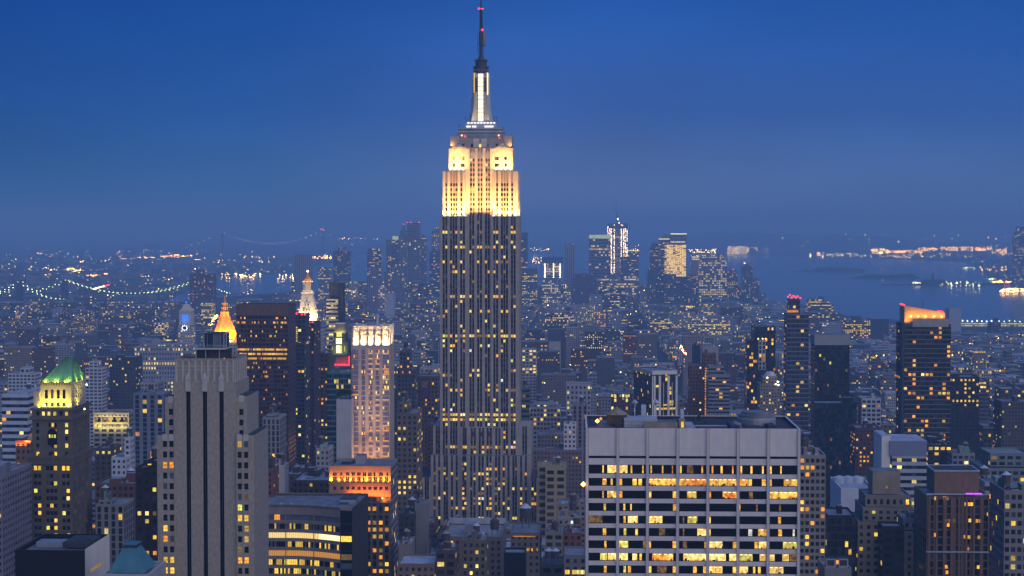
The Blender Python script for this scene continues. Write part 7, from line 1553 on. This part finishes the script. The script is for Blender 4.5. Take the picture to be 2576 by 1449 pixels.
for v in vis[len(ind):]:
    y, x, w_, dp, h, col, sty, b0, f0, wf, hf, lit, rc = filler(v)
    if v[0] <= 0 and y > 1500: continue
    q = MB(); W = w_ / 2
    q.wbox(-W, W, 0, dp, 0, h, b0, f0, (wf, hf, lit, 1.3 * (1 + y / 8000)), col, rc, parapet=1.0 if y < 2600 else 0)
    if R.random() < .7 and y < 5200:
        pw, pd = w_ * R.uniform(.2, .4), dp * R.uniform(.25, .5); px_, py_ = R.uniform(-W, W - pw), R.uniform(0, dp - pd); q.wbox(px_, px_ + pw, py_, py_ + pd, h - 1, h + R.uniform(2, 4.5), 6, 4, (0, 0, 0, 0), tuple(e * R.uniform(.7, 1.3) for e in col), rc, parapet=0)
    if R.random() < .35 and y < 2600: tx, ty = R.uniform(-W * .6, W * .6), R.uniform(2, max(2.5, dp - 2)); q.cyl(tx, ty, [(h + 1, 1.8), (h + 5, 1.9), (h + 6.4, .1)], 'tank_wood', 8)
    for p, f, m, uv, c_, pa in ((None, f, m, uv, c_, pa) for f, m, uv, c_, pa in zip(q.f, q.m, q.uv, q.c, q.p)):
        rest.quad([(x + q.v[i][0] * CY - q.v[i][1] * SY, y + q.v[i][0] * SY + q.v[i][1] * CY, q.v[i][2]) for i in f], q.mats[m], uv, c_, pa)
# the boroughs beyond the rivers: low, hazy, countless
RB = random.Random(5)
for i in range(5200):
    d = RB.uniform(5900, 15000) ; px = RB.uniform(-60, 2660)
    if px < 745: ok = d > np.interp(px, (-60, 420, 540, 745), (5900, 6400, 9700, 10300))
    elif px > 2440: ok = d > np.interp(px, (2440, 2500, 2660), (13500, 8800, 7700)) 
    else: ok = False
    if not ok: continue
    h = RB.uniform(8, 20) if RB.random() < .9 else RB.uniform(22, 48); w_ = RB.uniform(18, 60); dp = RB.uniform(18, 50); x = X(px, d)
    col = tuple(q * RB.uniform(.5, 1) for q in PAL[RB.randrange(12)])
    rest.wbox(x - w_ / 2, x + w_ / 2, d, d + dp, 0, h, d / 800, d / 1100, (.6, .6, .05, 2.2), col, (.2, .22, .25), parapet=0)
o = rest.build('distant_buildings'); o['kind'] = 'stuff'; o['label'] = 'countless small distant city buildings with scattered lit windows'
# ================================================================== rivers, harbour, islands, hills
def pxpt(px, d): return (X(px, d, 700), d)
m, nt, b = newmat('water'); b.inputs['Base Color'].default_value = (.05, .09, .13, 1); b.inputs['Roughness'].default_value = .16; b.inputs['IOR'].default_value = 1.33
tc = nt.nodes.new('ShaderNodeTexCoord'); no = nt.nodes.new('ShaderNodeTexNoise'); no.inputs['Scale'].default_value = .02; no.inputs['Detail'].default_value = 8
bp = nt.nodes.new('ShaderNodeBump'); bp.inputs['Strength'].default_value = .12; bp.inputs['Distance'].default_value = 3; nt.links.new(tc.outputs['Object'], no.inputs['Vector']); nt.links.new(no.outputs[0], bp.inputs['Height']); nt.links.new(bp.outputs[0], b.inputs['Normal'])
sheet('harbour_water', [pxpt(-900, 5950), pxpt(200, 5950), pxpt(420, 6150), pxpt(540, 6600), pxpt(745, 7300), pxpt(1905, 7300), pxpt(1930, 6450), pxpt(2060, 5800), pxpt(2150, 5100), pxpt(2700, 4650), pxpt(3300, 4400), pxpt(3300, 7500), pxpt(2640, 7700), pxpt(2500, 8800), pxpt(2440, 13500), pxpt(2050, 16300), pxpt(1760, 17600), pxpt(1300, 20000), pxpt(900, 17000), pxpt(745, 10200), pxpt(540, 9600), pxpt(420, 6350), pxpt(200, 6120), pxpt(-900, 6100)], .35, 'water')
plain('island_green', (.03, .05, .045), .95, noise=.3, scale=.02); plain('hill_green', (.035, .05, .05), .95, noise=.2, scale=.002)
def mound(name, px0, px1, pyb, prof, mat, thick=120, n=60, seed=1):
    """an island: bumpy wooded top over a low shore"""
    rr = random.Random(seed); d = 260 * F / (pyb - HZ); b = MB(); top = []
    rows_ = []
    for j, f in enumerate((0, .06, .35, .7, 1)):
        row = []
        for i in range(n + 1):
            u = i / n; px = px0 + (px1 - px0) * u; h = np.interp(u, *zip(*prof)) * (0, .75, 1, .9, 0)[j]
            row.append((X(px, d), d + thick * f, .4 + (h * rr.uniform(.75, 1.15) if 0 < j < 4 else 0)))
        rows_.append(row)
    for a, c in zip(rows_[:-1], rows_[1:]):
        for i in range(n): b.quad([a[i], a[i + 1], c[i + 1], c[i]], mat)
    o = b.build(name); o['kind'] = 'structure'; return d
d1 = mound('island', 1996, 2178, 683.5, [(0, 0), (.12, 2), (.2, 12), (.3, 10), (.36, 22), (.5, 27), (.75, 22), (.96, 16), (1, 0)], 'island_green', 160, seed=3)
d2 = mound('island', 2134, 2316, 701, [(0, 0), (.08, 1), (.2, 14), (.4, 20), (.6, 16), (.75, 22), (.9, 24), (1, 0)], 'island_green', 140, seed=4)
d3 = mound('pier_land', 2223, 2560, 718, [(0, 1), (.2, 3), (.33, 5), (.4, 8), (.55, 7), (1, 9)], 'island_green', 160, seed=6)
b = MB()
for i in range(60):
    a0, a1 = 1640 + i * 19, 1659 + i * 19; f = lambda p: 118 * math.exp(-((p - 2050) / 330) ** 2) + 70 * math.exp(-((p - 1780) / 160) ** 2) + 60 + 12 * math.sin(p * .021) + 8 * math.sin(p * .057)
    for p0, p1 in ((a0, a1),): b.quad([(X(p0, 21000), 21000, 0), (X(p1, 21000), 21000, 0), (X(p1, 22500), 22500, f(p1)), (X(p0, 22500), 22500, f(p0))], 'hill_green'); b.quad([(X(p0, 22500), 22500, f(p0)), (X(p1, 22500), 22500, f(p1)), (X(p1, 26000), 26000, 0), (X(p0, 26000), 26000, 0)], 'hill_green')
o = b.build('hills'); o['kind'] = 'structure'
# fort on the first island, tall figure on a pedestal on the second, station house on the pier land
t = thing('harbour_fort', 'pale square tower block on the farther harbour island', 'building', (X(2040, d1), d1 + 40, 2), rot=0); b = MB(); b.rects([(0, -11, 11, 0, 22), (26, -11, 11, 0, 22)], 'concrete'); b.build('wall', t); b = MB(); b.rects([(26, -12, 12, -1, 23), (29, -10, 10, 1, 21)], 'roof_grey'); b.build('roof', t)
t = thing('pedestal_statue', 'tall slender statue on a pedestal, on the nearer wooded island', 'statue', (X(2256, d2), d2 + 50, 10), rot=0); b = MB(); b.rects([(0, -9, 9, -9, 9), (6, -8, 8, -8, 8), (7, -5, 5, -5, 5), (30, -4, 4, -4, 4)], 'concrete'); b.build('pedestal', t); b = MB(); b.cyl(0, 0, [(30, 3.4), (45, 2.6), (56, 2.2), (60, 1.0), (61, 1.3), (64, .8)], 'copper_teal', 10); b.bar((1.5, 0, 55), (3.4, 0, 72), .7, 'copper_teal'); b.build('figure', t)
t = thing('station_house', 'dark terminal house with a pointed clock turret on the pier land', 'building', (X(2350, d3), d3 + 30, 3), rot=0); b = MB(); b.rects([(0, -52, 60, 0, 30), (14, -52, 60, 0, 30), (24, -40, 40, 12, 18)], 'roof_dark'); b.build('wall', t); b = MB(); b.rects([(20, -6, 6, 2, 14), (38, -5, 5, 3, 13), (58, -.3, .3, 7.7, 8.3)], 'roof_dark'); b.build('turret', t)
# boats
def boat(px, py, L, label, sail=False):
    d = 258 * F / (py - HZ); t = thing('sailing_boat' if sail else 'ferry', label, 'boat', (X(px, d), d, .4), rot=R.uniform(-.3, .3))
    b = MB(); b.loft([[(-L / 2, -2, 0), (L * .4, -2.4, 0), (L * .52, 0, 0), (L * .4, 2.4, 0), (-L / 2, 2, 0)], [(-L / 2, -3, 3), (L * .42, -3.2, 3), (L * .58, 0, 3.4), (L * .42, 3.2, 3), (-L / 2, 3, 3)]], 'tank_white'); b.build('hull', t)
    if sail:
        b = MB(); b.bar((0, 0, 3), (0, 0, 30), .3, 'dark_metal'); b.build('mast', t); b = MB(); b.loft([[(-L * .45, -.1, 5), (-.4, -.1, 5), (-.4, -.1, 29)], [(-L * .45, .1, 5), (-.4, .1, 5), (-.4, .1, 29)]], 'tank_white'); b.build('sail', t)
    else:
        b = MB(); b.rects([(3, -L * .35, L * .25, -2.2, 2.2), (7, -L * .32, L * .2, -2, 2)], 'white_stone'); b.build('cabin', t); b = MB(); b.ball((L * .1, 0, 9), 1.0, 'white_light'); b.build('deck_lamp', t)
boat(1919, 681, 24, 'small white sailing boat on the harbour beside the downtown shore', True)
boat(2449, 738.5, 56, 'white ferry crossing the river below the pier lights')
boat(2302, 727.5, 26, 'small ferry in mid river left of the crossing ferry')
boat(2219, 706, 22, 'small craft just below the wooded statue island')

# ================================================================== suspension bridges with lamp strings
def bridge(name, label, d, towers, spans, deck, lamps, lamp_r, lamp_mat, gap=3.0, w=26, tw=6):
    x0 = X(towers[0][0], d); t = thing(name, label, 'bridge', (x0, d, 0), rot=0)
    lx = lambda px: X(px, d) - x0
    for px, py in towers:
        b = MB(); h = Z(py, d)
        for yy in (0, w): b.box(lx(px) - tw / 2, lx(px) + tw / 2, yy - 2, yy + 4, 0, h, 'dark_metal')
        for z in (h - 6, h * .55): b.box(lx(px) - tw / 2 + .2, lx(px) + tw / 2 - .2, 4, w - 2, z, z + 5, 'dark_metal', bottom=True)
        b.build('tower', t)
    b = MB(); (pa, ya), (pb, yb) = deck; b.loft([[(lx(p), yy, Z(q, d) + e) for yy, e in ((0, 0), (w, 0), (w, 3), (0, 3))] for p, q in ((pa, ya), (pb, yb))], 'dark_metal'); b.build('deck', t)
    for ci, yy in enumerate((0, w)):
        cb = MB(); pts = []
        for sp in spans:
            sp_ = sp; n = 14
            P0 = [(p, q) for p, q in sp_]
            xs = np.linspace(P0[0][0], P0[-1][0], n)
            co_ = np.polyfit([p for p, _ in P0], [q for _, q in P0], 2); ys = np.polyval(co_, xs)
            for a, b_ in zip(range(n - 1), range(1, n)): cb.bar((lx(xs[a]), yy, Z(ys[a], d)), (lx(xs[b_]), yy, Z(ys[b_], d)), .5, 'dark_metal')
            L = abs(P0[-1][0] - P0[0][0]); m_ = max(3, int(L / gap)); xs = np.linspace(P0[0][0], P0[-1][0], m_); ys = np.polyval(co_, xs); pts += list(zip(xs, ys))
        cb.build('cable', t)
        for p, q in pts[:49]:
            b = MB(); b.ball((lx(p) + ci * 6, yy - 1, Z(q + ci * 1.6, d)), lamp_r, lamp_mat); b.build('lamp', t)
bridge('near_suspension_bridge', 'suspension bridge with greenish lamp strings at the far left edge, dark tower', 5650, [(47.5, 706)], [[(-40, 742), (0, 734), (46, 709)], [(49, 709), (90, 737), (142, 751)], ], ((-60, 748), (190, 752)), 40, 1.7, 'bridge_lamp', gap=9.5, tw=16)
bridge('far_suspension_bridge', 'long suspension bridge with two strings of yellow-green lamps, left of the brown housing tower', 6250, [(161, 703.5), (484, 706)], [[(94, 731), (125, 721), (156, 709)], [(166, 704.5), (305, 737), (474, 711)], [(492, 709), (536, 724), (572, 737)]], ((80, 739), (600, 741)), 90, 1.75, 'bridge_lamp', gap=10.5, tw=14)
bridge('hazy_harbour_bridge', 'very distant suspension bridge fading into the haze, faint lamps along its cables', 16500, [(561, 583), (812, 577.5)], [[(468, 621), (515, 604), (558, 585)], [(565, 585), (690, 612), (808, 579.5)], [(815, 579.5), (850, 601), (886, 615)]], ((440, 622), (905, 622)), 90, 2.6, 'white_light', gap=12.0, tw=20, w=30)
t = sc.objects['hazy_harbour_bridge']
for q in (809, 814): beacon(t, X(q, 16500) - X(561, 16500), -2, Z(577, 16500), 9, 'red_light')
# red ring clock across the river
t = thing('ring_clock', 'big round red-lit clock on the shore at the right edge', 'clock', (X(2531, 7420), 7420, 2), rot=0)
b = MB()
for k_ in range(14): q = k_ * math.pi / 7; b.bar((10 * math.cos(q), 0, 17 + 13 * math.sin(q)), (10 * math.cos(q + .449), 0, 17 + 13 * math.sin(q + .449)), 1.5, 'red_ring')
b.build('ring', t); b = MB(); b.bar((0, 0, 17), (0, 0, 27), .9, 'red_ring'); b.bar((0, 0, 17), (5, 0, 13), .9, 'red_ring'); b.build('clock_hand', t); b = MB(); b.bar((-6, 1, 0), (-6, 1, 10), .6, 'dark_metal'); b.bar((6, 1, 0), (6, 1, 10), .6, 'dark_metal'); b.build('frame', t)

# ================================================================== lights of the far shores, streets and roofs
LG = MB(); RL = random.Random(3)
def dots(x0, x1, y0, y1, n, mats, s=1.0, slope=0.0):
    for _ in range(int(n * 1.35)):
        px = RL.uniform(x0, x1); py = RL.uniform(y0, y1) + slope * (px - x0)
        d = min(17500, 252 * F / max(6, py - HZ)); x, y, z = P(px, py, d); z = max(z, 3)
        r = d / 1757 * RL.choice((.22, .28, .36, .46)) * s; LG.ball((x, y - 30, z), r, RL.choice(mats))
AM, WH, GR, RD = 'lamp_amber', 'lamp_white', 'lamp_green', 'red_light'
MIX = [AM, AM, WH, GR]
dots(0, 640, 628, 700, 150, MIX, .9); dots(0, 640, 690, 745, 70, [AM, AM, WH], .9)
for a in ((10, 24, 648, 651, 7, [AM]), (24, 50, 650, 652.5, 12, [AM]), (95, 110, 637, 638.5, 5, [AM, RD]), (200, 222, 656, 660, 12, [AM]), (222, 290, 653, 657, 14, [AM, WH]), (295, 345, 650, 652.5, 24, [AM]), (345, 392, 646, 650, 22, [AM]), (405, 456, 640, 647, 44, [AM, AM, RD]), (455, 485, 642, 646, 10, [AM]), (485, 532, 650, 655, 26, [AM, AM, WH]), (450, 480, 655, 660, 10, [WH, GR]), (0, 30, 670, 680, 16, [AM, WH]), (72, 95, 670, 680, 22, [AM, GR]), (95, 182, 673, 681, 28, [GR, WH, AM]), (165, 200, 672, 678, 14, [AM]), (182, 272, 677, 682, 40, [WH, GR, AM]), (215, 302, 687, 693, 26, [AM]), (322, 342, 692, 697, 6, [AM]), (352, 384, 690, 697, 22, [AM, WH]), (405, 446, 698, 708, 16, [AM]), (560, 602, 686, 692, 14, [AM, WH]), (604, 642, 690, 697, 18, [AM, WH]), (550, 566, 652, 660, 9, [WH, AM]), (615, 690, 645, 662, 40, [AM, WH]), (700, 742, 690, 702, 16, [AM, WH]), (782, 836, 645, 650.5, 46, [AM]), (815, 826, 638, 646, 8, [AM]), (640, 660, 688, 693, 6, [WH]), (855, 880, 598, 601, 5, [AM]), (880, 960, 599, 601, 5, [WH])): dots(*a)
for a in ((1335, 1382, 624, 630, 14, MIX), (1340, 1364, 644, 660, 16, [AM]), (1578, 1612, 616, 630, 9, [AM, RD, WH]), (1733, 1802, 626, 636, 55, [AM, WH]), (1828, 1884, 620, 640, 55, [AM, WH]), (1842, 1880, 621, 624, 6, [WH]), (1890, 1935, 622, 640, 9, [WH, AM]), (2030, 2180, 636, 645, 26, [AM, WH, GR]), (2056, 2062, 634, 645, 7, [AM]), (2036, 2040, 638, 645, 6, [WH]), (2190, 2232, 625, 638, 60, [AM, AM, WH]), (2232, 2320, 630, 636, 70, [AM]), (2310, 2356, 623, 631, 34, [AM]), (2360, 2492, 621, 630, 100, [AM]), (2188, 2292, 641, 649, 22, [AM, WH]), (2296, 2450, 636, 647, 22, [AM, GR]), (2490, 2554, 615, 642, 34, [AM, WH]), (2505, 2530, 626, 642, 22, [AM]), (1950, 2560, 586, 618, 16, [WH, AM]), (2420, 2450, 672, 675, 9, [WH, GR]), (2462, 2530, 670, 679, 20, [AM]), (2524, 2553, 685, 697, 14, [WH, GR]), (2478, 2527, 700, 704, 22, [GR], .9, -.09), (2490, 2556, 706, 710, 34, [AM]), (2293, 2336, 709.5, 711.5, 9, [WH, GR]), (2352, 2460, 707, 719, 22, [WH, GR]), (2510, 2576, 725, 733, 60, [WH, AM]), (2512, 2530, 732, 733, 10, [RD]), (1800, 1830, 690, 700, 5, [AM])): dots(*a)
# traffic on the bridge ramp and down the long avenues
for i in range(26): px = 236 + i * 1.6; LG.ball((X(px, 6100), 6100, Z(727 - i * .42, 6100)), 2.6, 'white_light' if i < 18 else 'red_light')
for a in ((526, 546, 792, 822, 46, [WH, AM, AM, RD], 1.0, 0), (1711, 1724, 868, 892, 26, [AM, WH, RD], 1.0, 0)):
    x0, x1, y0, y1, n, ms, s, _ = a
    for _ in range(n):
        f = RL.random(); px = x0 + (x1 - x0) * (1 - f if x0 < 1000 else f) + RL.uniform(-4, 4); py = y0 + (y1 - y0) * f; d = 3000 if x0 < 1000 else 2250; x, y, z = P(px, py, d); LG.ball((x, y, z), RL.uniform(.3, .65), RL.choice(ms))
# the lit avenue running away beside the tallest tower
for i in range(70):
    la, lb = -62 + RL.choice((-11, -6, 5, 11)), -120 + i * 22 + RL.uniform(-6, 6)
    LG.ball((ox + la * CY - lb * SY, oy + la * SY + lb * CY, RL.choice((1.2, 1.2, 8.5))), RL.uniform(.35, .6), RL.choice((AM, WH, WH, AM, RD)))
for i in range(9):
    lb = -60 + i * 95; bulb((ox - 62 * CY - lb * SY, oy - 62 * SY + lb * CY, 14), 15000, (1, .46, .12), 1.0)
for si in (-4, -3, -2, -1):
    for la in (-150, -105, 0, 60, 130, 190): lb = si * ST; bulb((ox + la * CY - lb * SY, oy + la * SY + lb * CY, 10), 5000, (1, .46, .12), 1.0)
# street and roof lamps among the blocks
for v in RL.sample(vis, min(len(vis), 900)):
    if v[0] < 12: continue
    y, x, w_, dp, h = v[1][:5]
    if RL.random() < .62: r = y / 1757 * RL.choice((.25, .32, .4)); LG.ball((x + RL.uniform(-.5, .5) * w_, y - r - .6, h * RL.uniform(.75, 1.0) + RL.choice((0, 1.2))), r, RL.choice((AM, AM, AM, WH, WH, GR)))
o = LG.build('city_lamps'); o['kind'] = 'stuff'; o['label'] = 'countless small street and harbour lamps'
# ------------------------------------------------------------------ ground, water, haze
plain('asphalt', (.035, .037, .042), .9, noise=.3, scale=.01)
sheet('ground', [(-40000, -2000), (40000, -2000), (40000, 60000), (-40000, 60000)], 0, 'asphalt')
hz = MB(); hz.box(-30000, 30000, -1500, 45000, -1, 452, 'asphalt', bottom=True)
hm = bpy.data.materials.new('haze_air'); hm.use_nodes = True; nt = hm.node_tree; nt.nodes.clear()
ou = nt.nodes.new('ShaderNodeOutputMaterial'); pv = nt.nodes.new('ShaderNodeVolumePrincipled')
pv.inputs['Color'].default_value = (.43, .71, 1.0, 1); pv.inputs['Density'].default_value = 1.2e-4; pv.inputs['Anisotropy'].default_value = 0.0
nt.links.new(pv.outputs[0], ou.inputs['Volume']); hm.volume_intensity if False else None
MATS['haze_air'] = hm; hz.mats = ['haze_air']; ho = hz.build('haze'); ho['kind'] = 'stuff'
